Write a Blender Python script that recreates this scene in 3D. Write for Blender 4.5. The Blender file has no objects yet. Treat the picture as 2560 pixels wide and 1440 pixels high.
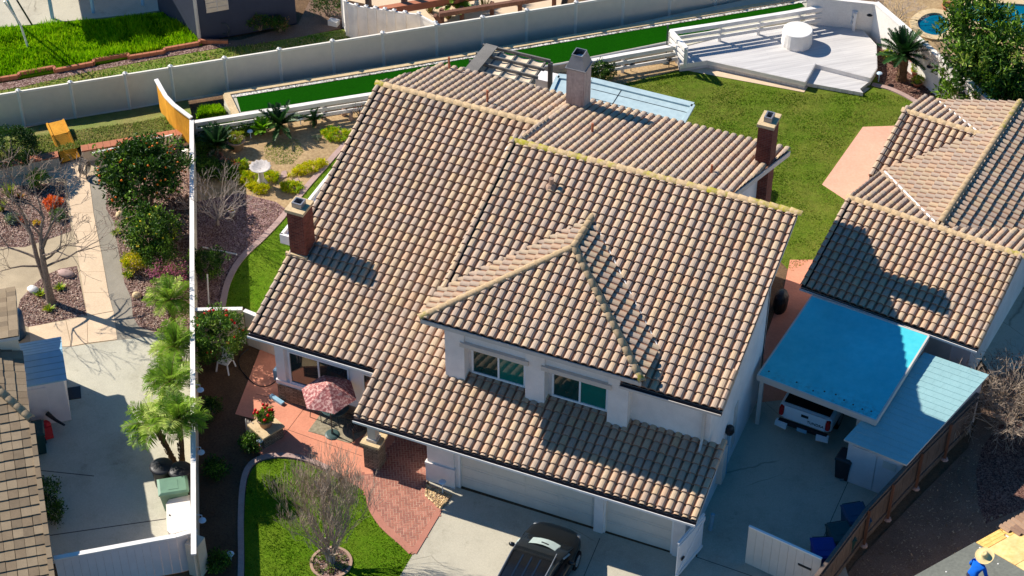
import bpy, math, random
from mathutils import Vector, Matrix
random.seed(7)
R = math.radians
sc = bpy.context.scene

# ---------------------------------------------------------------- camera, sky, sun, exposure
cam = bpy.data.cameras.new('camera'); camo = bpy.data.objects.new('camera', cam)
sc.collection.objects.link(camo); sc.camera = camo
cam.sensor_width = 36; cam.lens = 70; cam.clip_start = 1; cam.clip_end = 2000
CAM = Vector((19.809, -42.356, 50))
camo.location = CAM
_p, _y = R(41.17), R(22.83)
camo.rotation_euler = (R(90) - _p, 0, _y)

SUN_D = Vector((math.cos(R(37.2)) * math.cos(R(-7)), math.cos(R(37.2)) * math.sin(R(-7)), -math.sin(R(37.2))))
w = bpy.data.worlds.new('World'); sc.world = w; w.use_nodes = True
nt = w.node_tree; bg = nt.nodes['Background']
sky = nt.nodes.new('ShaderNodeTexSky'); sky.sky_type = 'NISHITA'; sky.sun_disc = False
sky.sun_elevation = R(37.2); sky.sun_rotation = math.atan2(-SUN_D.x, -SUN_D.y)
sky.altitude = 300; sky.air_density = 1.0; sky.dust_density = 0.2; sky.ozone_density = 2.5
hs = nt.nodes.new('ShaderNodeHueSaturation'); hs.inputs['Saturation'].default_value = 1.4
nt.links.new(sky.outputs[0], hs.inputs['Color']); nt.links.new(hs.outputs[0], bg.inputs[0])
bg.inputs[1].default_value = 0.077
sl = bpy.data.lights.new('sun', 'SUN'); sl.energy = 4.6; sl.angle = R(0.5); sl.color = (1.0, 0.93, 0.82)
so = bpy.data.objects.new('sun', sl); sc.collection.objects.link(so)
so.rotation_euler = SUN_D.to_track_quat('-Z', 'Y').to_euler(); so.location = (-40, 5, 60)
vs = sc.view_settings; vs.view_transform = 'Standard'; vs.look = 'None'; vs.exposure = 0.75; vs.gamma = 1
try: vs.use_curve_mapping = False
except Exception: pass

# ---------------------------------------------------------------- materials
def S(r, g, b):
    f = lambda c: (c / 255 / 12.92) if c <= 10 else ((c / 255 + .055) / 1.055) ** 2.4
    return (f(r), f(g), f(b), 1)
def mul(c, k): return (c[0] * k, c[1] * k, c[2] * k, 1)
class NT:
    def __init__(s, name):
        s.mat = bpy.data.materials.new(name); s.mat.use_nodes = True
        s.t = s.mat.node_tree; s.b = s.t.nodes['Principled BSDF']
        s.pos = s.n('ShaderNodeNewGeometry').outputs['Position']
    def n(s, k, **kw):
        q = s.t.nodes.new(k)
        for a, v in kw.items(): setattr(q, a, v)
        return q
    def l(s, a, b): s.t.links.new(a, b)
    def noise(s, scale, detail=4, rough=.6, vec=None):
        q = s.n('ShaderNodeTexNoise'); q.inputs['Scale'].default_value = scale
        q.inputs['Detail'].default_value = detail; q.inputs['Roughness'].default_value = rough
        s.l(vec or s.pos, q.inputs['Vector']); return q.outputs['Fac']
    def voro(s, scale, out='Color', feature='F1'):
        q = s.n('ShaderNodeTexVoronoi'); q.feature = feature; q.inputs['Scale'].default_value = scale
        s.l(s.pos, q.inputs['Vector']); return q.outputs[out]
    def ramp(s, fac, stops):
        q = s.n('ShaderNodeValToRGB'); e = q.color_ramp.elements
        while len(e) < len(stops): e.new(.5)
        for i, (p, c) in enumerate(stops): e[i].position = p; e[i].color = c
        s.l(fac, q.inputs[0]); return q.outputs[0]
    def mix(s, fac, a, b, mode='MIX'):
        q = s.n('ShaderNodeMix', data_type='RGBA', blend_type=mode)
        for i, v in ((0, fac), (6, a), (7, b)):
            if hasattr(v, 'links') or hasattr(v, 'is_linked'): s.l(v, q.inputs[i])
            else: q.inputs[i].default_value = v
        return q.outputs[2]
    def bump(s, h, strength, dist=.02):
        q = s.n('ShaderNodeBump'); q.inputs['Strength'].default_value = strength; q.inputs['Distance'].default_value = dist
        s.l(h, q.inputs['Height']); s.l(q.outputs[0], s.b.inputs['Normal'])
    def done(s, col, rough=.85, spec=.3, metal=0):
        if hasattr(col, 'is_linked'): s.l(col, s.b.inputs['Base Color'])
        else: s.b.inputs['Base Color'].default_value = col
        s.b.inputs['Roughness'].default_value = rough; s.b.inputs['Metallic'].default_value = metal
        s.b.inputs['Specular IOR Level'].default_value = spec
        return s.mat
def speck(name, cols, scale, rough=.9, big=None, bump=.0, bscale=None, dist=.02, spec=.2, metal=0):
    """noise-mottled surface: cols spread over a ramp; big = (scale, amount) slow patches"""
    t = NT(name); n = len(cols)
    c = t.ramp(t.noise(scale), [(.3 + .4 * i / max(1, n - 1), cols[i]) for i in range(n)]) if n > 1 else cols[0]
    if big:
        g = t.ramp(t.noise(big[0], 5, .65), [(.32, mul((1, 1, 1), 1 - big[1])), (.68, mul((1, 1, 1), 1 + big[1] * .4))])
        c = t.mix(1.0, c, g, 'MULTIPLY')
    if bump: t.bump(t.noise(bscale or scale, 6, .7), bump, dist)
    return t.done(c, rough, spec, metal)
def chips(name, cols, scale, bump=.6, dist=.03, rough=.95):
    t = NT(name); v = t.voro(scale)
    sep = t.n('ShaderNodeSeparateColor'); t.l(v, sep.inputs[0])
    n = len(cols)
    c = t.ramp(sep.outputs[0], [((i + .5) / n, cols[i]) for i in range(n)])
    g = t.ramp(t.noise(1.1, 4), [(.3, mul((1, 1, 1), .7)), (.7, mul((1, 1, 1), 1.1))])
    c = t.mix(1.0, c, g, 'MULTIPLY')
    t.bump(t.voro(scale, 'Distance'), bump, dist)
    return t.done(c, rough, .15)
def lawn(name, dark, mid, light, dry, dryamt=.5):
    t = NT(name)
    c = t.ramp(t.noise(28, 5, .75), [(.28, dark), (.5, mid), (.72, light)])
    c = t.mix(t.ramp(t.noise(.55, 5, .7), [(.42, (0, 0, 0, 1)), (.7, (dryamt,) * 3 + (1,))]), c, dry)
    g = t.ramp(t.noise(2.6, 4, .7), [(.3, mul((1, 1, 1), .78)), (.7, mul((1, 1, 1), 1.14))])
    c = t.mix(1.0, c, g, 'MULTIPLY')
    t.bump(t.noise(34, 6, .8), .9, .06)
    return t.done(c, .95, .12)
def brickmat(name, c1, c2, mortar, bw=.2, bh=.075, msz=.008, bump=.35):
    t = NT(name)
    sx = t.n('ShaderNodeSeparateXYZ'); t.l(t.pos, sx.inputs[0])
    ad = t.n('ShaderNodeMath', operation='ADD'); t.l(sx.outputs[0], ad.inputs[0]); t.l(sx.outputs[1], ad.inputs[1])
    cb = t.n('ShaderNodeCombineXYZ'); t.l(ad.outputs[0], cb.inputs[0]); t.l(sx.outputs[2], cb.inputs[1])
    b = t.n('ShaderNodeTexBrick'); t.l(cb.outputs[0], b.inputs['Vector'])
    b.inputs['Scale'].default_value = 1; b.inputs['Brick Width'].default_value = bw; b.inputs['Row Height'].default_value = bh
    b.inputs['Mortar Size'].default_value = msz; b.inputs['Color1'].default_value = c1; b.inputs['Color2'].default_value = c2
    b.inputs['Mortar'].default_value = mortar
    g = t.ramp(t.noise(3.0, 4), [(.3, mul((1, 1, 1), .7)), (.7, mul((1, 1, 1), 1.15))])
    t.bump(b.outputs['Fac'], -bump, .01)
    return t.done(t.mix(1.0, b.outputs['Color'], g, 'MULTIPLY'), .9, .2)
def plain(name, col, rough=.5, spec=.4, metal=0, var=.12, scale=3.0):
    t = NT(name)
    g = t.ramp(t.noise(scale, 4), [(.3, mul((1, 1, 1), 1 - var)), (.7, mul((1, 1, 1), 1 + var * .5))])
    return t.done(t.mix(1.0, col, g, 'MULTIPLY'), rough, spec, metal)
def woodmat(name, c1, c2, rough=.8, sx=2.0, sz=26.0):
    t = NT(name)
    mp = t.n('ShaderNodeMapping'); mp.inputs['Scale'].default_value = (sz, sz, sx); t.l(t.pos, mp.inputs[0])
    c = t.ramp(t.noise(1.0, 5, .65, mp.outputs[0]), [(.3, c1), (.7, c2)])
    g = t.ramp(t.noise(.9, 4), [(.3, mul((1, 1, 1), .7)), (.7, mul((1, 1, 1), 1.15))])
    return t.done(t.mix(1.0, c, g, 'MULTIPLY'), rough, .2)
def leafmat(name, col, rough=.5, spec=.35, tl=.22):
    t = NT(name)
    g = t.ramp(t.noise(9, 3), [(.3, mul(col, .7)), (.7, mul(col, 1.25))])
    t.b.inputs['Subsurface Weight'].default_value = 0
    t.done(g, rough, spec)
    tr = t.n('ShaderNodeBsdfTranslucent'); t.l(g, tr.inputs[0])
    mx = t.n('ShaderNodeMixShader'); mx.inputs[0].default_value = tl
    t.l(t.b.outputs[0], mx.inputs[1]); t.l(tr.outputs[0], mx.inputs[2])
    t.l(mx.outputs[0], t.t.nodes['Material Output'].inputs[0])
    return t.mat
def glassmat(name, col, rough=.04):
    t = NT(name); t.done(col, rough, .9); t.b.inputs['IOR'].default_value = 1.6
    return t.mat

M = {}
TILE = []
for i, c in enumerate([(196, 172, 140), (188, 164, 136), (180, 160, 140), (178, 161, 145), (176, 157, 142), (202, 166, 134),
                       (206, 178, 138), (172, 157, 144), (192, 164, 142), (196, 176, 146), (186, 162, 143), (194, 174, 144)]):
    t = NT('clay_tile_%d' % i); c = tuple(192 * .45 + c[0] * .55 if k == 0 else (168 * .45 + c[1] * .55 if k == 1 else 145 * .45 + c[2] * .55) for k in range(3)); b = mul(S(*c), .92)
    q = t.ramp(t.noise(14, 5, .7), [(.25, mul(b, .86)), (.5, b), (.78, mul(b, 1.1))])
    q = t.mix(t.ramp(t.noise(3.1, 3), [(.55, (0, 0, 0, 1)), (.75, (.3, .3, .3, 1))]), q, mul(S(160, 148, 134), .85))
    q = t.mix(1.0, q, t.ramp(t.noise(.4, 5, .65), [(.32, (.86, .85, .84, 1)), (.68, (1.06, 1.05, 1.04, 1))]), 'MULTIPLY')
    t.bump(t.noise(60, 3), .25, .01)
    TILE.append(t.done(q, .88, .22))
M['nose'] = plain('tile_nose_shade', S(160, 118, 94), .95, .1, 0, .2, 6)  # shadow under tile noses and in the pans, painted as a darker brown
def ridgemat(name, lich):
    t = NT(name)
    q = t.ramp(t.noise(12, 5, .7), [(.3, S(150, 128, 100)), (.7, S(196, 170, 134))])
    q = t.mix(t.ramp(t.noise(4.5, 5, .7), [(.5 - lich * .32, (0, 0, 0, 1)), (.72 - lich * .3, (1, 1, 1, 1))]) if lich else 0.0, q, S(146, 138, 44))
    return t.done(q, .9, .2)
M['ridge0'] = ridgemat('ridge_tile_plain', 0); M['ridge1'] = ridgemat('ridge_tile_lichen', .18); M['ridge2'] = ridgemat('ridge_tile_yellow', .48)
M['underlay'] = plain('roof_underlay', S(62, 50, 46), .95, .1)
M['stucco'] = speck('stucco_wall', [S(226, 218, 212), S(238, 230, 225)], 40, .95, (1.2, .12), .35, 90, .008)
M['stucco2'] = speck('stucco_beige', [S(212, 196, 172), S(224, 208, 186)], 30, .95, (1.0, .12), .3, 80, .008)
M['trim'] = plain('white_trim_paint', S(238, 234, 230), .5, .4, 0, .05)
M['trimtan'] = plain('tan_trim_paint', S(206, 196, 186), .6, .3, 0, .06)
M['gdoor'] = plain('garage_door_paint', S(220, 210, 196), .55, .35, 0, .05)
M['gutter_in'] = plain('gutter_inside', S(58, 52, 56), .7, .3)
M['glass'] = glassmat('window_glass', (.015, .03, .032, 1))
M['blind'] = plain('window_tint', S(14, 58, 54), .06, .7)
M['tint2'] = plain('window_teal', S(12, 104, 94), .06, .7)
M['vinyl'] = plain('window_vinyl', S(232, 234, 236), .35, .4, 0, .03)
M['brick'] = brickmat('red_brick', S(128, 66, 54), S(98, 48, 42), S(120, 92, 80))
M['stone'] = brickmat('stacked_stone', S(158, 144, 124), S(116, 104, 90), S(74, 64, 56), .34, .07, .012, .8)
M['bath'] = speck('cast_stone', [S(176, 168, 164), S(204, 196, 190)], 14, .9, (3, .15), .3, 40)
M['stonecap'] = speck('stone_cap', [S(196, 170, 130), S(216, 192, 152)], 12, .9, (2, .15), .3, 40)
def concrete(name, c1, c2, seed):
    t = NT(name)
    ps = t.n('ShaderNodeVectorMath', operation='ADD'); t.l(t.pos, ps.inputs[0]); ps.inputs[1].default_value = (seed, seed * 2, 0); pv = ps.outputs[0]
    c = t.ramp(t.noise(24, 5, .7, pv), [(.3, c1), (.7, c2)])
    c = t.mix(1.0, c, t.ramp(t.noise(.45, 6, .7, pv), [(.3, (.74, .73, .71, 1)), (.5, (.97, .97, .96, 1)), (.72, (1.06, 1.06, 1.05, 1))]), 'MULTIPLY')
    c = t.mix(t.ramp(t.noise(1.7, 6, .75, pv), [(.6, (0, 0, 0, 1)), (.78, (.6, .6, .6, 1))]), c, S(104, 96, 82))
    v = t.n('ShaderNodeTexVoronoi'); v.feature = 'DISTANCE_TO_EDGE'; v.inputs['Scale'].default_value = .33
    wv = t.n('ShaderNodeMix', data_type='VECTOR'); wv.inputs[0].default_value = .12; t.l(pv, wv.inputs[4])
    nz = t.n('ShaderNodeTexNoise'); nz.inputs['Scale'].default_value = 1.3; t.l(pv, nz.inputs['Vector']); t.l(nz.outputs['Color'], wv.inputs[5]); t.l(wv.outputs[1], v.inputs['Vector'])
    cr = t.ramp(v.outputs['Distance'], [(.0, (1, 1, 1, 1)), (.005, (0, 0, 0, 1))])
    mk = t.ramp(t.noise(.3, 2, .5, pv), [(.55, (0, 0, 0, 1)), (.6, (.6, .6, .6, 1))])
    c = t.mix(t.mix(1.0, cr, mk, 'MULTIPLY'), c, S(92, 84, 74))
    t.bump(t.noise(70, 5, .7), .25, .006)
    return t.done(c, .92, .25)
M['conc'] = concrete('driveway_concrete', S(174, 167, 150), S(194, 187, 169), 3.0)
M['conc2'] = concrete('neighbour_concrete', S(176, 171, 154), S(196, 191, 174), 11.0)
M['slab'] = speck('walk_slab', [S(206, 180, 150), S(220, 196, 166)], 20, .92, (.8, .12), .25, 60, .006)
M['peach'] = speck('peach_concrete', [S(204, 134, 108), S(216, 148, 120)], 14, .9, (.9, .14), .2, 60, .006)
M['peach2'] = speck('pale_peach_concrete', [S(216, 158, 132), S(226, 170, 146)], 10, .9, (.6, .1), .2, 60, .006)
M['curb'] = speck('curb_concrete', [S(164, 138, 130), S(184, 156, 146)], 18, .9, (2, .15), .3, 60, .006)
M['paver'] = [speck('paver_%d' % i, [mul(S(*c), .9), S(*c)], 25, .92, (3, .1), .3, 80, .005) for i, c in
              enumerate([(174, 116, 98), (166, 110, 94), (182, 124, 106), (158, 106, 92)])]
M['mortar'] = speck('paver_joint', [S(204, 172, 148), S(214, 184, 160)], 30)
M['dg'] = speck('decomposed_granite', [S(160, 142, 116), S(182, 164, 136), S(196, 178, 148)], 40, .96, (.9, .2), .5, 90, .01)
M['dggrey'] = speck('grey_fine_path', [S(140, 132, 118), S(158, 150, 136)], 45, .96, (1.0, .18), .5, 100, .01)
M['soil'] = speck('brown_soil', [S(92, 72, 54), S(112, 88, 66), S(128, 102, 76)], 18, .98, (.7, .25), .8, 30, .03)
M['soildark'] = speck('dark_planting_soil', [S(80, 60, 46), S(96, 74, 56), S(106, 84, 62)], 14, .98, (.8, .3), .9, 26, .04)
M['sand'] = speck('garden_dirt', [S(152, 126, 92), S(174, 146, 108), S(190, 164, 124)], 8, .97, (.6, .25), .7, 24, .03)
M['mulch'] = chips('bark_mulch', [S(74, 50, 46), S(112, 84, 76), S(150, 122, 112), S(92, 66, 58), S(176, 152, 140)], 22)
M['mulchp'] = chips('purple_mulch', [S(112, 82, 80), S(150, 118, 114), S(168, 140, 134), S(96, 70, 66)], 26)
M['mulchr'] = chips('reddish_mulch', [S(92, 62, 54), S(120, 86, 74), S(142, 110, 96), S(70, 46, 42)], 24)
M['drydirt'] = speck('dry_brown_lawn', [S(104, 82, 68), S(126, 102, 86), S(144, 120, 100)], 26, .98, (.8, .25), .8, 40, .03)
M['lawn'] = lawn('front_lawn', S(52, 88, 2), S(84, 122, 10), S(122, 150, 30), S(134, 142, 48), .35)
M['lawnb'] = lawn('back_lawn', S(56, 82, 10), S(92, 116, 26), S(126, 142, 50), S(140, 130, 64), .5)
M['wild'] = lawn('wild_grass', S(60, 106, 0), S(104, 152, 0), S(146, 186, 10), S(130, 150, 30), .4)
M['verge'] = lawn('verge_grass', S(90, 108, 36), S(124, 142, 60), S(154, 166, 86), S(150, 140, 84), .6)
M['bank'] = lawn('bank_cover', S(86, 100, 46), S(122, 134, 68), S(150, 152, 92), S(150, 130, 88), .7)
M['turf'] = speck('artificial_turf', [S(6, 54, 0), S(12, 70, 0), S(22, 84, 2)], 40, .95, (.5, .12), .4, 90, .01, .03)
M['pebble'] = chips('white_pebble', [S(214, 208, 198), S(170, 162, 150), S(240, 236, 228), S(120, 112, 102)], 14, .8)
M['rock'] = [plain('river_rock_%d' % i, S(*c), .7, .3, 0, .2, 8) for i, c in enumerate([(206, 172, 122), (184, 150, 110), (222, 196, 150), (160, 132, 104)])]
M['vfence'] = plain('vinyl_fence_panel', S(222, 210, 190), .5, .3, 0, .05)
M['vpost'] = plain('vinyl_fence_post', S(234, 226, 210), .5, .3, 0, .04)
M['white'] = plain('white_paint', S(232, 226, 218), .55, .3, 0, .16, 1.6)
M['deck'] = None
M['stuccow'] = speck('white_garden_wall', [S(222, 214, 204), S(236, 230, 220)], 20, .95, (.9, .14), .2, 60, .006)
M['cedar'] = woodmat('cedar_fence', S(88, 74, 66), S(122, 106, 96))
M['goldwood'] = woodmat('new_gold_wood', S(206, 138, 34), S(232, 168, 58))
M['ply'] = woodmat('plywood', S(222, 184, 116), S(240, 208, 146), .8, 3, 6)
M['plank'] = woodmat('pine_plank', S(214, 166, 86), S(236, 194, 116), .8, 3, 8)
M['brownwood'] = woodmat('brown_timber', S(104, 72, 58), S(132, 94, 76))
M['greywood'] = woodmat('grey_timber', S(104, 100, 96), S(132, 128, 122))
M['underl'] = speck('grey_roof_felt', [S(96, 98, 92), S(112, 114, 106)], 9, .8, (.5, .12))
M['bark'] = speck('grey_bark', [S(98, 84, 74), S(130, 114, 102), S(150, 136, 122)], 18, .95, None, .6, 40)
M['twig'] = plain('bare_twig', S(168, 150, 132), .9, .2, 0, .25, 9)
M['twigg'] = plain('grey_twig', S(156, 142, 134), .9, .2, 0, .2, 9)
M['trunkp'] = speck('palm_trunk', [S(70, 52, 38), S(104, 80, 58), S(128, 104, 78)], 30, .95, None, .9, 30, .04)
for k, c in dict(l_dark=(40, 70, 14), l_mid=(66, 104, 22), l_light=(118, 154, 44), l_pale=(150, 168, 64), l_lawn1=(88, 130, 16), l_lawn2=(144, 164, 50), l_lawn3=(72, 102, 8), l_lawn4=(154, 156, 74), l_bank1=(150, 158, 86), l_bank2=(128, 150, 66), l_bank3=(182, 170, 112), l_dawn1=(82, 118, 12), l_dawn2=(124, 150, 38), l_dawn3=(60, 94, 6), l_yel=(178, 188, 6), l_yel2=(216, 208, 14),
                 l_lime=(122, 178, 16), l_palm=(146, 180, 58), l_palm2=(204, 218, 122), l_sago=(28, 64, 22), l_sago2=(52, 92, 38), l_dry=(128, 100, 60),
                 l_red=(220, 24, 24), l_pink=(206, 122, 150), l_orange=(238, 128, 26), l_coral=(226, 110, 62), l_yflower=(236, 206, 30),
                 l_grey=(128, 140, 118), l_brown=(104, 76, 62), l_grass=(128, 180, 4), l_grass2=(168, 206, 22), l_grass3=(86, 136, 0)).items():
    M[k] = leafmat(k, S(*c), .6 if ('grass' in k or 'awn' in k or 'bank' in k) else .5, .15 if ('grass' in k or 'awn' in k or 'bank' in k) else .35, .42 if ('grass' in k or 'awn' in k or 'bank' in k or 'palm' in k or 'yel' in k or 'lime' in k) else .25)
M['black'] = plain('black_plastic', S(26, 26, 28), .45, .4)
M['dkmetal'] = plain('dark_metal', S(48, 58, 60), .5, .4)
M['steel'] = plain('galvanised_steel', S(150, 150, 154), .45, .5, .5)
M['greensteel'] = plain('patio_furniture_green', S(58, 82, 82), .5, .4)
M['terra'] = plain('terracotta', S(176, 112, 84), .85, .2)
M['pot'] = plain('stone_pot', S(168, 138, 118), .85, .2)
M['binblack'] = plain('black_bin', S(42, 42, 46), .5, .4)
M['bingreen'] = plain('green_bin', S(104, 138, 116), .5, .35)
M['binblue'] = plain('blue_bin', S(22, 62, 92), .5, .35)
M['bindark'] = plain('dark_green_bin', S(24, 62, 62), .5, .35)
M['binroyal'] = plain('royal_blue_bin', S(16, 44, 130), .5, .35)
t = NT('carport_shade_blue')
q = t.ramp(t.noise(3, 4), [(.3, S(72, 200, 212)), (.7, S(90, 212, 222))])  # white sheet; the blue of its skylit shade is put into the base colour
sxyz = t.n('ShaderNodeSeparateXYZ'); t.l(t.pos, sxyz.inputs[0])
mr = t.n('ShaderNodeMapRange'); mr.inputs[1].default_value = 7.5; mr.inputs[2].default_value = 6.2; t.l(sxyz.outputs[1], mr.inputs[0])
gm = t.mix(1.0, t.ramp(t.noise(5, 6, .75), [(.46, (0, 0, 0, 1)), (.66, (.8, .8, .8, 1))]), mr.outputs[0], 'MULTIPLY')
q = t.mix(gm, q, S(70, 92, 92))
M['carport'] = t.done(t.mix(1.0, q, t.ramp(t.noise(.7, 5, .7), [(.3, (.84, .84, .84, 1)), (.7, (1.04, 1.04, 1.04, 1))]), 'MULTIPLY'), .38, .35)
M['shingle'] = speck('white_shingle_shade_blue', [S(142, 182, 184), S(158, 194, 194)], 30, .9, (.8, .1), .2, 60, .005)  # white shingles, coloured with the blue they take on in shade
M['shedroof'] = plain('shed_roof_white', S(138, 176, 196), .5, .3, 0, .06)  # white shed roof; shade blue is painted into its base
M['shedwall'] = plain('shed_wall', S(222, 212, 210), .7, .3, 0, .06)
M['flatroof'] = speck('pale_blue_roofing', [S(160, 180, 186), S(176, 196, 200)], 4, .8, (.6, .1))
M['navy'] = plain('slate_blue_wall', S(52, 58, 74), .8, .3, 0, .1)
M['ltile'] = [speck('shake_tile_%d' % i, [mul(S(*c), .85), S(*c)], 20, .93, (3, .12), .3, 50, .01) for i, c in
              enumerate([(134, 116, 94), (144, 126, 102), (126, 110, 90), (150, 132, 108)])]
M['ctile'] = [speck('concrete_tile_%d' % i, [mul(S(*c), .85), S(*c)], 16, .93, None, .3, 50, .01) for i, c in
              enumerate([(150, 120, 98), (164, 134, 110), (138, 110, 92)])]
M['carpaint'] = plain('black_car_paint', (.006, .007, .008, 1), .22, .6, 0, .05)
M['carglass'] = glassmat('car_glass', (.01, .012, .014, 1))
M['chrome'] = plain('chrome_trim', S(190, 194, 198), .25, .6, .7)
M['sunshade'] = plain('silver_sunshade', S(176, 190, 184), .5, .4)
M['truck'] = plain('white_truck_paint', S(222, 226, 230), .3, .5, 0, .03)
M['lens'] = plain('red_tail_lens', S(176, 8, 14), .25, .6)
M['rubber'] = plain('tyre_rubber', S(22, 22, 24), .85, .2)
M['tonneau'] = plain('black_bed_cover', S(16, 17, 19), .8, .2)
M['skin'] = plain('skin', S(168, 116, 88), .6, .3)
M['blueshirt'] = plain('blue_shirt', S(10, 96, 196), .9, .2, 0, .15, 9)
M['straw'] = speck('straw_hat', [S(206, 178, 122), S(228, 204, 152)], 60, .9, None, .4, 90, .005)
M['jeans'] = plain('dark_jeans', S(52, 50, 72), .9, .2)
M['red'] = plain('red_plastic', S(200, 20, 30), .5, .4)
M['lampblue'] = plain('solar_panel_lamp', S(190, 210, 226), .2, .8)
M['canvas'] = plain('tan_canvas', S(212, 194, 170), .95, .1)
M['hose'] = plain('grey_hose', S(128, 120, 108), .6, .3)
M['pool'] = glassmat('pool_water', S(0, 96, 120), .02)
M['rug'] = speck('outdoor_rug', [S(120, 112, 92), S(164, 154, 132)], 9, .98)
M['bluepole'] = plain('blue_grey_tube', S(120, 160, 180), .5, .4)
def deckmat():
    t = NT('deck_boards')
    sx = t.n('ShaderNodeVectorRotate'); sx.rotation_type = 'Z_AXIS'; sx.inputs['Angle'].default_value = R(-38); t.l(t.pos, sx.inputs[0])
    mp = t.n('ShaderNodeMapping'); mp.inputs['Scale'].default_value = (.5, 7.1, 1); t.l(sx.outputs[0], mp.inputs[0])
    c = t.ramp(t.noise(1.0, 4, .6, mp.outputs[0]), [(.3, S(184, 180, 178)), (.7, S(208, 204, 200))])
    b = t.n('ShaderNodeTexBrick'); t.l(sx.outputs[0], b.inputs['Vector']); b.inputs['Scale'].default_value = 1
    b.inputs['Brick Width'].default_value = 3.2; b.inputs['Row Height'].default_value = .14; b.inputs['Mortar Size'].default_value = .006
    b.inputs['Color1'].default_value = (1, 1, 1, 1); b.inputs['Color2'].default_value = (.96, .96, .96, 1); b.inputs['Mortar'].default_value = (.78, .78, .78, 1)
    return t.done(t.mix(1.0, c, b.outputs['Color'], 'MULTIPLY'), .8, .25)
M['deck'] = deckmat()
def umbmat():
    t = NT('floral_umbrella')
    q = t.ramp(t.noise(11, 3, .6), [(.4, S(142, 84, 84)), (.5, S(168, 112, 108)), (.6, S(204, 164, 154))])
    return t.done(q, .9, .1)
M['umb'] = umbmat()

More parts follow.
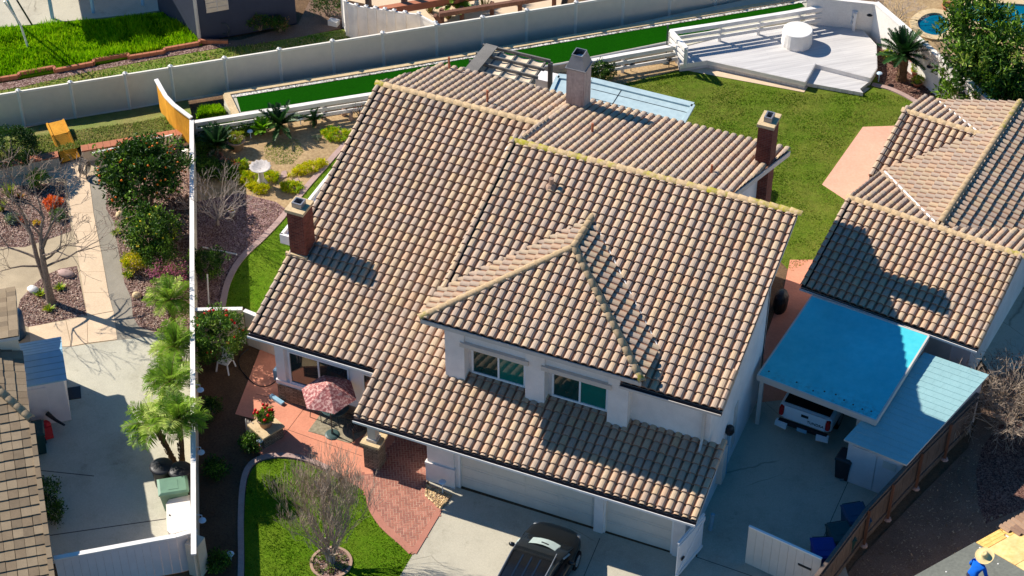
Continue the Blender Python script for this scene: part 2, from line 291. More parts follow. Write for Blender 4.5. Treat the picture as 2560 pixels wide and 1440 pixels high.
# ---------------------------------------------------------------- mesh helpers
ORG = {}
def V3(p, z=0): return Vector((p[0], p[1], p[2] if len(p) > 2 else z))
class MB:
    def __init__(s): s.v = []; s.f = []; s.m = []
    def face(s, pts, m=0):
        i = len(s.v); s.v.extend(Vector(p) for p in pts); s.f.append(tuple(range(i, i + len(pts)))); s.m.append(m); return s
    def add(s, vs_, fs, m=0):
        i = len(s.v); s.v.extend(Vector(p) for p in vs_)
        for f in fs: s.f.append(tuple(i + k for k in f)); s.m.append(m)
        return s
    def bx(s, x0, x1, y0, y1, z0, z1, m=0):
        return s.add([(x0, y0, z0), (x1, y0, z0), (x1, y1, z0), (x0, y1, z0), (x0, y0, z1), (x1, y0, z1), (x1, y1, z1), (x0, y1, z1)],
                     [(0, 3, 2, 1), (4, 5, 6, 7), (0, 1, 5, 4), (1, 2, 6, 5), (2, 3, 7, 6), (3, 0, 4, 7)], m)
    def prism(s, poly, z0, z1, m=0, ms=None):
        p = [(q[0], q[1]) for q in poly]
        a = sum(p[i][0] * p[(i + 1) % len(p)][1] - p[(i + 1) % len(p)][0] * p[i][1] for i in range(len(p)))
        if a < 0: p = p[::-1]
        n = len(p); zf = (lambda x, y: z1) if not callable(z1) else z1
        i = len(s.v)
        s.v += [Vector((x, y, z0)) for x, y in p] + [Vector((x, y, zf(x, y))) for x, y in p]
        s.f += [tuple(range(i + n, i + 2 * n)), tuple(range(i + n - 1, i - 1, -1))]; s.m += [m, m]
        for k in range(n):
            j = (k + 1) % n; s.f.append((i + k, i + j, i + n + j, i + n + k)); s.m.append(m if ms is None else ms)
        return s
    def bar(s, a, b, w_, h, m=0, up=(0, 0, 1)):
        a, b = Vector(a), Vector(b); d = (b - a).normalized(); u = Vector(up)
        sd = d.cross(u)
        if sd.length < 1e-4: sd = d.cross(Vector((0, 1, 0)))
        sd.normalize(); u = sd.cross(d).normalized(); sd *= w_ / 2; u *= h / 2
        return s.add([a - sd - u, a + sd - u, a + sd + u, a - sd + u, b - sd - u, b + sd - u, b + sd + u, b - sd + u],
                     [(3, 2, 1, 0), (4, 5, 6, 7), (0, 1, 5, 4), (1, 2, 6, 5), (2, 3, 7, 6), (3, 0, 4, 7)], m)
    def tube(s, pts, rad, n=6, m=0, cap=True):
        pts = [Vector(p) for p in pts]; k = len(pts)
        rad = rad if isinstance(rad, (list, tuple)) else [rad] * k
        i0 = len(s.v); ref = None
        for j, p in enumerate(pts):
            d = (pts[min(j + 1, k - 1)] - pts[max(j - 1, 0)]).normalized()
            if ref is None: ref = d.orthogonal().normalized()
            x = (ref - d * ref.dot(d))
            x = x.normalized() if x.length > 1e-5 else d.orthogonal().normalized()
            ref = x; y = d.cross(x)
            for q in range(n):
                a = 2 * math.pi * q / n; s.v.append(p + (x * math.cos(a) + y * math.sin(a)) * rad[j])
        for j in range(k - 1):
            for q in range(n):
                r = (q + 1) % n; b = i0 + j * n
                s.f.append((b + q, b + r, b + n + r, b + n + q)); s.m.append(m)
        if cap:
            s.f.append(tuple(i0 + q for q in range(n - 1, -1, -1))); s.m.append(m)
            s.f.append(tuple(i0 + (k - 1) * n + q for q in range(n))); s.m.append(m)
        return s
    def lathe(s, c, prof, n=12, m=0):
        c = Vector(c); i0 = len(s.v); k = len(prof)
        for r, z in prof:
            for q in range(n):
                a = 2 * math.pi * q / n; s.v.append(c + Vector((r * math.cos(a), r * math.sin(a), z)))
        for j in range(k - 1):
            for q in range(n):
                r = (q + 1) % n; b = i0 + j * n
                s.f.append((b + q, b + r, b + n + r, b + n + q)); s.m.append(m)
        s.f.append(tuple(i0 + q for q in range(n - 1, -1, -1))); s.m.append(m)
        s.f.append(tuple(i0 + (k - 1) * n + q for q in range(n))); s.m.append(m)
        return s
    def blob(s, c, r, n=8, k=5, m=0, jit=.0):
        c = Vector(c); r = r if isinstance(r, (tuple, list)) else (r, r, r)
        i0 = len(s.v)
        for j in range(k + 1):
            ph = -math.pi / 2 + math.pi * j / k
            for q in range(n):
                a = 2 * math.pi * q / n; f = 1 + random.uniform(-jit, jit)
                s.v.append(c + Vector((r[0] * f * math.cos(ph) * math.cos(a), r[1] * f * math.cos(ph) * math.sin(a), r[2] * f * math.sin(ph))))
        for j in range(k):
            for q in range(n):
                t = (q + 1) % n; b = i0 + j * n; s.f.append((b + q, b + t, b + n + t, b + n + q)); s.m.append(m)
        return s
    def build(s, name, mats, parent=None, smooth=False):
        mats = mats if isinstance(mats, (list, tuple)) else [mats]
        if parent is not None: o3 = ORG[parent.as_pointer()]
        else:
            if s.v:
                xs = [p.x for p in s.v]; ys = [p.y for p in s.v]; zs = [p.z for p in s.v]
                o3 = Vector(((min(xs) + max(xs)) / 2, (min(ys) + max(ys)) / 2, min(zs)))
            else: o3 = Vector()
        me = bpy.data.meshes.new(name); me.from_pydata([p - o3 for p in s.v], [], s.f)
        for q in mats: me.materials.append(q)
        if len(mats) > 1: me.polygons.foreach_set('material_index', s.m)
        if smooth: me.polygons.foreach_set('use_smooth', [True] * len(me.polygons))
        me.update()
        o = bpy.data.objects.new(name, me); sc.collection.objects.link(o)
        if parent is not None: o.parent = parent
        else: o.location = o3
        ORG[o.as_pointer()] = o3
        return o
def tag(o, label, cat, group=None, kind=None):
    o['label'] = label; o['category'] = cat
    if group: o['group'] = group
    if kind: o['kind'] = kind
    return o
def thing(name, label, cat, loc, group=None):
    o = bpy.data.objects.new(name, None); sc.collection.objects.link(o); o.location = V3(loc); o.empty_display_size = .2
    ORG[o.as_pointer()] = V3(loc)
    return tag(o, label, cat, group)
def struct(name, mb, mat, kind='structure'):
    o = mb.build(name, mat); o['kind'] = kind; return o
def copy_tree(o, parent=None):
    c = o.copy(); sc.collection.objects.link(c); c.parent = parent
    for ch in o.children: copy_tree(ch, c)
    return c
def sheet(name, poly, z, mat, thick=.0):
    mb = MB(); mb.prism(poly, z - max(thick, .003), z, 0); return struct(name, mb, mat)
def inside(p, poly):
    x, y = p[0], p[1]; r = False; n = len(poly)
    for i in range(n):
        x1, y1 = poly[i][:2]; x2, y2 = poly[(i + 1) % n][:2]
        if (y1 > y) != (y2 > y) and x < (x2 - x1) * (y - y1) / (y2 - y1) + x1: r = not r
    return r
def smoothline(pts, n=6):
    pts = [Vector(p) for p in pts]; out = []
    for i in range(len(pts) - 1):
        p0, p1, p2, p3 = pts[max(i - 1, 0)], pts[i], pts[i + 1], pts[min(i + 2, len(pts) - 1)]
        for k in range(n):
            t = k / n
            out.append(.5 * ((2 * p1) + (p2 - p0) * t + (2 * p0 - 5 * p1 + 4 * p2 - p3) * t * t + (3 * p1 - p0 - 3 * p2 + p3) * t ** 3))
    out.append(pts[-1]); return out
def ribbon(mb, pts2, wid, z0, z1, m=0):
    pts = [Vector((p[0], p[1])) for p in pts2]; n = len(pts); L = []; Rr = []
    for i in range(n):
        d = (pts[min(i + 1, n - 1)] - pts[max(i - 1, 0)]).normalized(); s = Vector((-d.y, d.x)) * wid / 2
        L.append(pts[i] + s); Rr.append(pts[i] - s)
    for i in range(n - 1):
        a, b, c, d = Rr[i], Rr[i + 1], L[i + 1], L[i]
        v = [(*a, z0), (*b, z0), (*c, z0), (*d, z0), (*a, z1), (*b, z1), (*c, z1), (*d, z1)]
        f = [(4, 5, 6, 7), (0, 1, 5, 4), (2, 3, 7, 6)]
        if i == 0: f.append((3, 0, 4, 7))
        if i == n - 2: f.append((1, 2, 6, 5))
        mb.add(v, f, m)
    return mb
# ---------------------------------------------------------------- ground and paving
struct('ground', MB().prism([(-260, -160), (260, -160), (260, 320), (-260, 320)], -.8, -.42), M['soil'])
_f0, _f1 = Vector((-25.484, 12.189, 1.56)), Vector((-6.504, 27.439, 1.56)); _fd = (_f1 - _f0).normalized(); _fn = Vector((_fd.y, -_fd.x, 0)) * 1.1
_a, _b = _f0 - _fd * 80 + _fn, _f0 + _fd * 42 + _fn
struct('lot_ground', MB().prism([(_a.x, _a.y), (-160, -120), (160, -120), (160, 120), (_b.x, _b.y + 20), (_b.x, _b.y)], -.45, -.02), M['soil'])
# front
sheet('driveway', [(-1.203, 0.042), (-0.206, -1.027), (-0.197, -4.281), (-0.217, -5.747), (7.01, -4.81), (14.331, -0.335), (12.911, 2.135), (14.032, 5.806), (15.037, 8.987), (13.359, 12.616), (8.154, 13.775), (8.051, 8.113), (7.966, 0.091)], .012, M['conc'])
sheet('side_path', [(7.849, 7.806), (7.423, 10.583), (7.188, 14.365), (6.919, 16.041), (7.991, 16.492), (9.171, 15.705), (9.379, 13.312), (8.903, 10.74), (8.976, 8.502)], .016, M['peach'])
front_lawn_poly = [(p.x, p.y) for p in smoothline([(a[0], a[1], 0) for a in [(-4.392, -7.145), (-5.21, -5.644), (-6.074, -4.089), (-6.749, -2.679), (-6.947, -1.883), (-6.746, -1.384), (-6.168, -1.057), (-5.294, -0.939), (-3.933, -1.189), (-2.929, -1.213), (-2.353, -1.931), (-1.626, -2.509), (-0.766, -2.919), (-0.195, -3.231)]], 4)] + [(-0.161, -4.265), (-0.098, -5.697)]
sheet('front_lawn', front_lawn_poly, .01, M['lawn'])
struct('lawn_kerb', ribbon(MB(), smoothline([(a[0], a[1], 0) for a in [(-4.535, -7.205), (-5.32, -5.691), (-6.185, -4.136), (-6.875, -2.732), (-7.111, -1.87), (-6.9, -1.303), (-6.249, -0.903), (-5.382, -0.768), (-4.552, -0.875)]], 4), .2, -.02, .05), M['curb'])
sheet('patio', [(-9.608, 3.648), (-8.798, 0.227), (-7.982, 0.265), (-6.929, -1.336), (-6.276, -0.852), (-5.109, -0.695), (-3.848, -0.99), (-3.002, -0.592), (-3.021, 1.706), (-4.466, 5.112)], .02, M['peach'])
g = MB()
for a, b in (((-6.665, 1.54, 0.021), (-6.714, -0.256, 0.021)), ((-8.6, 1.414, 0.021), (-7.661, 1.475, 0.021)), ((-6.992, 0.269, 0.021), (-3.729, 0.114, 0.021))):
    g.bar(a, b, .016, .006)
o = struct('patio_joint', g, M['brownwood'])
sheet('planting_strip', [(-12.885, 4.549), (-10.474, 5.197), (-9.505, 3.457), (-8.798, 0.227), (-7.982, 0.265), (-6.991, -1.279), (-7.239, -1.923), (-6.919, -2.852), (-6.26, -4.167), (-4.423, -7.518), (-5.706, -8.058)], 0, M['soildark'])
g = MB()
for a, b in (((8.468, 0.251, 0.014), (10.424, 0.178, 0.014)), ((12.18, 5.58, 0.014), (12.11, 2.679, 0.014)), ((5.25, -0.208, 0.014), (5.358, -1.955, 0.014))): g.bar(a, b, .02, .006)
struct('driveway_joint', g, M['gutter_in'])
path_poly = [(-3.831, -1.023), (-3.019, -0.558), (-3.021, 1.706), (-1.965, 1.936), (-1.133, -0.112), (-0.951, -0.703), (-0.193, -1.121), (-0.193, -3.268), (-0.751, -2.951), (-1.611, -2.542), (-2.337, -1.964), (-2.913, -1.246)]
path = struct('brick_path', MB().prism(path_poly, -.02, .0205), M['mortar'])
# herringbone bricks
bw, bl, gp = .1, .2, .012
plc = []
cx = sum(p[0] for p in path_poly) / len(path_poly); cy = sum(p[1] for p in path_poly) / len(path_poly)
for i in range(-60, 61):
    for j in range(-60, 61):
        d = (i - j) % 4
        if d == 0: plc.append((i * bw + bw, j * bw + bw / 2, 0))
        if d == 3: plc.append((i * bw + bw / 2, j * bw + bw, 1))
kept = []
c, s = math.cos(R(28)), math.sin(R(28))
for (x, y, k) in plc:
    px, py = cx + x * c - y * s, cy + x * s + y * c
    hb, hl = (bl / 2, bw / 2) if k == 0 else (bw / 2, bl / 2)
    if sum(inside((px + sx * hb * c - sy * hl * s, py + sx * hb * s + sy * hl * c), path_poly) for sx in (-1, 1) for sy in (-1, 1)) >= 2:
        kept.append((px, py, R(28) + (0 if k == 0 else R(90))))
kept.sort(key=lambda b: (b[0] - CAM.x) ** 2 + (b[1] - CAM.y) ** 2)
pm = []
for m_ in M['paver']:
    q = MB().bx(-bl / 2 + gp / 2, bl / 2 - gp / 2, -bw / 2 + gp / 2, bw / 2 - gp / 2, -.02, .012)
    me = bpy.data.meshes.new('paver'); me.from_pydata(q.v, [], q.f); me.materials.append(m_); pm.append(me)
rest = MB()
for i, (x, y, a) in enumerate(kept):
    m_ = random.randrange(4); z = .012 + random.uniform(-.002, .003)
    if i < 300:
        o = bpy.data.objects.new('brick', pm[m_]); sc.collection.objects.link(o); o.parent = path
        o.location = Vector((x, y, z)) - ORG[path.as_pointer()]; o.rotation_euler = (0, 0, a + random.uniform(-.01, .01))
    else:
        mt = Matrix.Translation((x, y, z)) @ Matrix.Rotation(a, 4, 'Z')
        rest.add([mt @ Vector(v.co) for v in pm[0].vertices], [tuple(p.vertices) for p in pm[0].polygons], m_)
if rest.v: rest.build('brick_field', M['paver'], path)['kind'] = 'stuff'
struct('path_border', ribbon(MB(), smoothline([(*p, 0) for p in [(-3.831, -1.023), (-2.913, -1.246), (-2.337, -1.964), (-1.611, -2.542), (-0.751, -2.951), (-0.259, -3.22)]], 4), .24, -.02, .036), M['paver'][2])
struct('path_border', ribbon(MB(), [(-0.936, -0.736), (-0.203, -1.165), (-0.195, -3.231)], .2, -.02, .033), M['paver'][2])
# river rocks by the garage pier
rk = MB(); rp = [(-1.103, -0.242), (-0.107, -0.387), (-0.111, -0.709), (-0.2, -1.104), (-0.911, -0.726)]
for i in range(900):
    x = random.uniform(min(p[0] for p in rp), max(p[0] for p in rp)); y = random.uniform(min(p[1] for p in rp), max(p[1] for p in rp))
    if inside((x, y), rp): rk.blob((x, y, .03 + random.uniform(0, .03)), (random.uniform(.03, .07), random.uniform(.03, .06), random.uniform(.02, .04)), 6, 4, random.randrange(4), .15)
rk = rk.build('river_rocks', M['rock'], None, True); tag(rk, 'bed of tan river rocks beside the garage pier', 'rocks', kind='stuff')

# side garden and side lawn
sheet('garden_soil', [(-18.46, 14.341), (-12.871, 18.793), (-12.019, 17.052), (-12.318, 15.963), (-12.43, 13.632), (-12.514, 11.343), (-13.212, 9.955), (-15.681, 9.46)], .0, M['sand'])
sheet('garden_mulch', [(-16.125, 10.239), (-14.754, 11.459), (-13.136, 11.497), (-12.526, 11.228), (-12.529, 10.351), (-12.693, 8.993), (-12.792, 8.004), (-12.673, 7.02), (-12.471, 6.089), (-12.085, 4.96), (-12.885, 4.549)], .006, M['mulchp'])
kerb_pts = smoothline([(a[0], a[1], 0) for a in [(-12.018, 5.086), (-12.438, 6.154), (-12.662, 7.127), (-12.706, 8.04), (-12.546, 9.214), (-12.442, 10.659), (-12.44, 12.659), (-12.383, 14.113), (-12.318, 15.666), (-12.195, 16.615), (-11.973, 17.224)]], 4)
struct('garden_kerb', ribbon(MB(), kerb_pts, .24, -.02, .05), M['curb'])
sheet('side_lawn', [(p.x, p.y) for p in kerb_pts] + [(-6.5, 14.5), (-6.5, 2.0)] + [(-9.815, 5.232), (-10.405, 5.226), (-11.267, 5.402)], .01, M['lawn'])
# back lawn and patios
sheet('back_lawn', [(-3.48, 24.563), (-2.357, 25.523), (-1.135, 26.495), (1.3, 27.718), (7.345, 31.259), (9.282, 28.497), (8.671, 26.128), (7.211, 25.148), (6.768, 21.284), (7.835, 20.465), (8.395, 19.051), (8.067, 16.785), (7.337, 15.187), (5.482, 16.75), (1.762, 17.908), (-3.131, 21.711)], .01, M['lawnb'])
sheet('back_patio', [(7.23, 25.521), (9.87, 26.816), (10.968, 22.344), (8.018, 20.402), (6.744, 21.075)], .02, M['peach2'])
sheet('garden_step_path', [(-10.684, 22.018), (-3.957, 26.837), (-2.448, 26.803), (-3.162, 24.697), (-3.855, 22.651), (-6.463, 20.927)], .006, M['dg'])
sheet('lawn_edge_soil', [(-5.461, 24.872), (-2.049, 28.317), (-1.063, 26.658), (-3.11, 24.558), (-4.012, 24.016)], .014, M['sand'])
sheet('palm_bed', [(6.966, 28.961), (4.535, 34.225), (6.376, 33.587), (9.083, 30.014), (11.123, 28.021), (9.615, 27.852), (8.947, 28.166), (8.046, 28.548)], .015, M['mulchr'])
struct('bed_kerb', ribbon(MB(), smoothline([(a[0], a[1], 0) for a in [(6.782, 28.657), (7.495, 28.636), (8.295, 28.398), (9.053, 28.022)]], 5), .22, -.02, .06), M['curb'])

# left neighbour: dirt, walk, beds, drive
sheet('left_yard', [(-26.417, 8.321), (-18.584, 14.289), (-11.542, 2.133), (-16.585, 0.476), (-19.726, -1.312)], 0, M['dg'])
sheet('bed_mulch', [(-20.651, 10.171), (-20.64, 11.925), (-18.375, 13.923), (-11.973, 2.888), (-13.029, 3.013), (-13.686, 2.88), (-14.33, 2.896), (-14.852, 3.306), (-15.462, 4.205), (-16.147, 4.844), (-16.944, 5.866), (-17.786, 6.955), (-18.475, 7.875), (-19.194, 8.476), (-19.75, 9.412)], .006, M['mulch'])
sheet('bed_mulch', [(-25.228, 7.163), (-21.713, 9.295), (-19.714, 6.731), (-20.377, 5.811), (-20.882, 5.175), (-23.214, 4.246)], .006, M['mulch'])
sheet('bed_mulch', [(-18.819, 1.441), (-19.285, 2.471), (-19.314, 3.334), (-19.214, 4.01), (-18.879, 4.612), (-18.371, 5.006), (-16.491, 2.713), (-18.154, 1.287)], .006, M['mulch'])
sheet('grey_path', [(-20.937, 10.051), (-20.651, 10.171), (-19.75, 9.412), (-19.194, 8.476), (-18.475, 7.875), (-17.786, 6.955), (-16.944, 5.866), (-16.147, 4.844), (-15.462, 4.205), (-14.852, 3.306), (-14.33, 2.896), (-13.686, 2.88), (-13.029, 3.013), (-14.694, 1.932), (-15.123, 2.467), (-16.578, 4.36), (-17.791, 5.899), (-18.978, 7.527)], .008, M['dggrey'])
wk = MB(); wk.prism([(-21.898, 9.646), (-20.846, 10.089), (-14.73, 1.964), (-16.278, 2.511)], -.02, .004)
wk = struct('garden_walk', wk, M['dggrey'])
rows = [436, 484, 532, 580, 629, 680, 732, 790]
le = [(-21.911, 9.756, 0), (-21.123, 8.722, 0), (-20.353, 7.712, 0), (-19.6, 6.726, 0), (-18.823, 5.753, 0), (-18.052, 4.755, 0), (-17.287, 3.761, 0), (-16.453, 2.68, 0)]
re_ = [(-21.023, 10.129, 0), (-20.26, 9.085, 0), (-19.515, 8.065, 0), (-18.743, 7.087, 0), (-17.961, 6.115, 0), (-17.186, 5.12, 0), (-16.417, 4.127, 0), (-15.696, 3.292, 0)]
for i in range(7):
    a, b, c, d = Vector(le[i]), Vector(re_[i]), Vector(re_[i + 1]), Vector(le[i + 1])
    q = MB(); k = .992; mid = (a + b + c + d) / 4
    q.prism([mid + (p - mid) * k for p in (a, b, c, d)], -.01, .016 + random.uniform(0, .004)); q.build('slab', M['slab'], wk)
for poly in ([(-16.441, 2.661), (-15.67, 3.279), (-14.728, 1.988), (-15.62, 1.4)], [(-17.053, 2.161), (-16.443, 2.636), (-15.634, 1.394), (-16.071, 1.021)], [(-18.126, 1.298), (-17.054, 2.136), (-16.098, 1.01), (-17.387, 0.326)]):
    MB().prism(poly, -.01, .017).build('slab', M['slab'], wk)
sheet('neighbour_drive', [(-17.607, 0.187), (-16.059, 1.003), (-14.705, 1.951), (-13.018, 2.994), (-11.973, 2.888), (-7.243, -5.358), (-10.917, -8.235), (-11.731, -8.764), (-17.45, -2.623)], .012, M['conc2'])
g = MB()
for a, b in (((-13.674, -4.812, 0.014), (-11.814, -4.316, 0.014)), ((-11.991, -7.409, 0.014), (-8.525, -5.076, 0.014))): g.bar(a, b, .03, .006)
struct('drive_joint', g, M['gutter_in'])
sheet('wall_walk', [(-25.806, 8.001), (-22.456, 10.221), (-21.933, 10.851), (-20.979, 10.119), (-21.812, 9.51), (-25.228, 7.163)], .01, M['slab'])
# raised bank behind the retaining walls, falling to the fence foot
bk = MB(); bk.prism([(-25.878, 7.703), (-22.504, 10.193), (-23.082, 11.218), (-22.546, 11.653), (-21.771, 10.97), (-20.711, 12.008), (-18.342, 13.903), (-18.889, 14.861), (-19.951, 14.107), (-20.796, 13.355), (-21.894, 12.528), (-23.062, 11.826), (-24.362, 10.829), (-26.926, 9.213)], -.3, .5)
cr_ = [Vector((*p, .5)) for p in [(-18.889, 14.861), (-19.951, 14.107), (-20.796, 13.355), (-21.894, 12.528), (-23.062, 11.826), (-24.362, 10.829), (-26.926, 9.213)]]
ft_ = [Vector((*p, -.25)) for p in [(-20.104, 16.547), (-21.162, 15.722), (-22.024, 14.95), (-23.163, 14.064), (-24.201, 13.192), (-25.526, 12.018), (-27.947, 10.148)]]
for k in range(6): bk.face([cr_[k], cr_[k + 1], ft_[k + 1], ft_[k]])
struct('bank', bk, M['bank'])
# raised court strip behind the rail fence
struct('court_bank', MB().prism([(-17.95, 15.98), (-17.202, 15.492), (-12.359, 19.149), (-5.983, 24.279), (-1.891, 27.261), (2.993, 32.265), (3.371, 35.513), (-6.714, 26.107), (-12.329, 21.476), (-18.342, 16.756)], -.3, .45), M['conc2'])
struct('court_turf', MB().prism([(-17.797, 16.75), (-17.041, 15.791), (-12.454, 19.347), (-6.023, 24.378), (-1.972, 28.02), (2.513, 32.752), (2.296, 32.98), (-6.593, 25.804), (-12.194, 21.191)], .3, .46), M['turf'])
struct('court_kerb', ribbon(MB(), [(-18.307, 16.632), (-12.297, 21.412), (-6.688, 26.038), (-2.334, 29.59), (2.435, 33.508)], .26, .2, .52), M['stonecap'])
struct('pebble_strip', ribbon(MB(), [(-17.988, 16.576), (-12.219, 21.247), (-6.617, 25.863), (-2.269, 29.407), (2.446, 33.224)], .2, .2, .48), M['pebble'])
struct('court_kerb', ribbon(MB(), [(-18.184, 16.621), (-17.029, 15.429)], .3, .2, .53), M['stonecap'])
struct('court_edging', ribbon(MB(), [(-16.987, 15.631), (-12.39, 19.218), (-5.957, 24.211), (-1.913, 27.845)], .08, .2, .5), M['steel'])
struct('court_grass', MB().prism([(-18.667, 14.836), (-18.851, 15.499), (-18.182, 16.093), (-17.643, 15.606)], -.2, .318), M['wild'])

# far yards
sheet('wild_lawn', [(-33.452, 17.147), (-29.682, 18.524), (-28.661, 19.234), (-25.635, 21.143), (-24.043, 22.347), (-23.134, 21.491), (-21.911, 20.789), (-21.562, 20.353), (-22.866, 19.261), (-25.231, 17.259), (-26.437, 16.089), (-27.682, 15.007), (-30.358, 12.748)], -0.190, M['wild'], .3)
sheet('verge_lawn', [(-30.012, 12.256), (-27.123, 14.625), (-24.631, 17.113), (-22.498, 18.978), (-20.583, 20.595), (-19.347, 21.286), (-17.727, 22.792), (-16.304, 23.946), (-15.234, 23.6), (-16.172, 22.486), (-21.841, 18.024), (-25.237, 15.161), (-29.5, 11.527)], -.21, M['verge'], .3)
sheet('mulch_strip', [(-30.272, 12.625), (-27.517, 14.914), (-25.036, 17.108), (-22.753, 19.241), (-21.598, 20.236), (-20.393, 20.982), (-20.568, 20.568), (-22.482, 18.951), (-24.599, 17.061), (-27.09, 14.575), (-29.978, 12.207)], -0.195, M['mulch'], .3)
sheet('wall_bed', [(-21.754, 20.512), (-20.186, 21.343), (-18.391, 23.487), (-19.003, 26.466), (-17.061, 25.466), (-16.499, 23.934), (-17.698, 22.735), (-20.076, 20.775)], -0.200, M['drydirt'], .3)
sheet('far_patio', [(-33.167, 16.743), (-35.812, 20.504), (-24.976, 25.066), (-23.959, 22.562), (-25.669, 21.199), (-28.661, 19.234), (-30.145, 18.259)], -0.160, M['conc'], .3)
sheet('far_terrace', [(-18.751, 28.44), (-8.891, 32.591), (-7.976, 29.29), (-12.516, 25.611), (-13.421, 26.285), (-17.188, 26.133)], -0.210, M['slab'], .3)
sheet('pool_yard', [(3.628, 37.514), (13.276, 41.576), (15.707, 28.724), (13.544, 27.814), (10.271, 30.19), (6.789, 33.412)], .02, M['sand'])
# pool and spa
def pool(name, poly, z):
    r = struct(name, MB().prism(poly, -.01, z - .06), M['pool'])
    return r
spa = [(p.x, p.y) for p in smoothline([(a[0], a[1], 0) for a in [(7.215, 34.115), (7.445, 34.81), (7.898, 35.213), (8.461, 35.167), (8.961, 34.605), (8.968, 33.811), (8.573, 33.198), (7.952, 33.142), (7.457, 33.52), (7.215, 34.115)]], 5)]
pool('spa_water', spa, .09)
struct('spa_coping', ribbon(MB(), spa, .34, 0, .12), M['stonecap'])
big = [(p.x, p.y) for p in smoothline([(a[0], a[1], 0) for a in [(8.886, 35.772), (9.136, 36.592), (10.467, 37.224), (12.203, 37.668), (13.982, 37.846), (14.469, 35.27), (12.113, 34.62), (10.095, 34.804), (9.202, 35.127), (8.886, 35.772)]], 5)]
pool('pool_water', big, .09)
struct('pool_coping', ribbon(MB(), big, .4, 0, .11), M['stonecap'])
# right neighbour yard
sheet('dry_lawn', [(15.602, 8.695), (14.616, 5.811), (13.398, 2.095), (12.969, -0.196), (20.697, 2.345), (18.356, 14.72), (16.285, 14.784), (15.526, 12.837)], .004, M['drydirt'])
sheet('right_mulch', [(16.053, 8.884), (16.12, 7.663), (16.521, 6.213), (16.973, 5.418), (17.998, 6.636), (18.919, 8.841), (18.225, 12.396), (16.817, 12.249)], .012, M['mulchr'])
sheet('right_side_path', [(14.748, 13.667), (14.902, 15.637), (15.23, 19.8), (17.235, 20.644), (18.274, 15.151), (15.572, 12.628)], .008, M['conc'])

# ---------------------------------------------------------------- roofs
SLOPE = 1 / 3; CO = math.cos(math.atan(SLOPE)); SI = math.sin(math.atan(SLOPE))
PIT, EXPO = .292, .36
PROF = [(0, .002), (.007, .036), (.05, .068), (.11, .078), (.17, .068), (.213, .036), (.22, .002), (.256, -.012), (.292, .002)]
LT = EXPO + .05
def tile_faces():
    fs = []; lift = .076; th = .05
    for a, b in zip(PROF, PROF[1:]):
        fs.append([(a[0], 0, a[1] + lift), (b[0], 0, b[1] + lift), (b[0], LT, b[1]), (a[0], LT, a[1])])
        fs.append([(a[0], 0, a[1] + lift - th), (b[0], 0, b[1] + lift - th), (b[0], 0, b[1] + lift), (a[0], 0, a[1] + lift)])
    return fs
TF = tile_faces()
def rake_faces():
    fs = []; prof = [(-.02, -.09), (-.02, .03), (.01, .075), (.07, .1), (.13, .085), (.15, .03)]; lift = .075
    for a, b in zip(prof, prof[1:]):
        fs.append([(a[0], 0, a[1] + lift), (b[0], 0, b[1] + lift), (b[0], LT, b[1]), (a[0], LT, a[1])])
        fs.append([(a[0], 0, a[1] + lift - .05), (b[0], 0, b[1] + lift - .05), (b[0], 0, b[1] + lift), (a[0], 0, a[1] + lift)])
    return fs
RF = rake_faces()
def mirror(fs): return [[(-p[0], p[1], p[2]) for p in reversed(f)] for f in fs]
RFM = mirror(RF)
def clip(face, poly):
    """Sutherland-Hodgman of a (u,v,w) face against a convex (u,v) polygon, counter-clockwise"""
    out = face; n = len(poly)
    for i in range(n):
        ax, ay = poly[i]; bx_, by = poly[(i + 1) % n]; inp = out; out = []
        if not inp: return []
        sd = [(bx_ - ax) * (p[1] - ay) - (by - ay) * (p[0] - ax) for p in inp]
        for k in range(len(inp)):
            p, q = inp[k], inp[(k + 1) % len(inp)]; a, b = sd[k], sd[(k + 1) % len(inp)]
            if a >= 0: out.append(p)
            if (a >= 0) != (b >= 0):
                t = a / (a - b); out.append(tuple(p[j] + (q[j] - p[j]) * t for j in range(3)))
    return out if len(out) > 2 else []
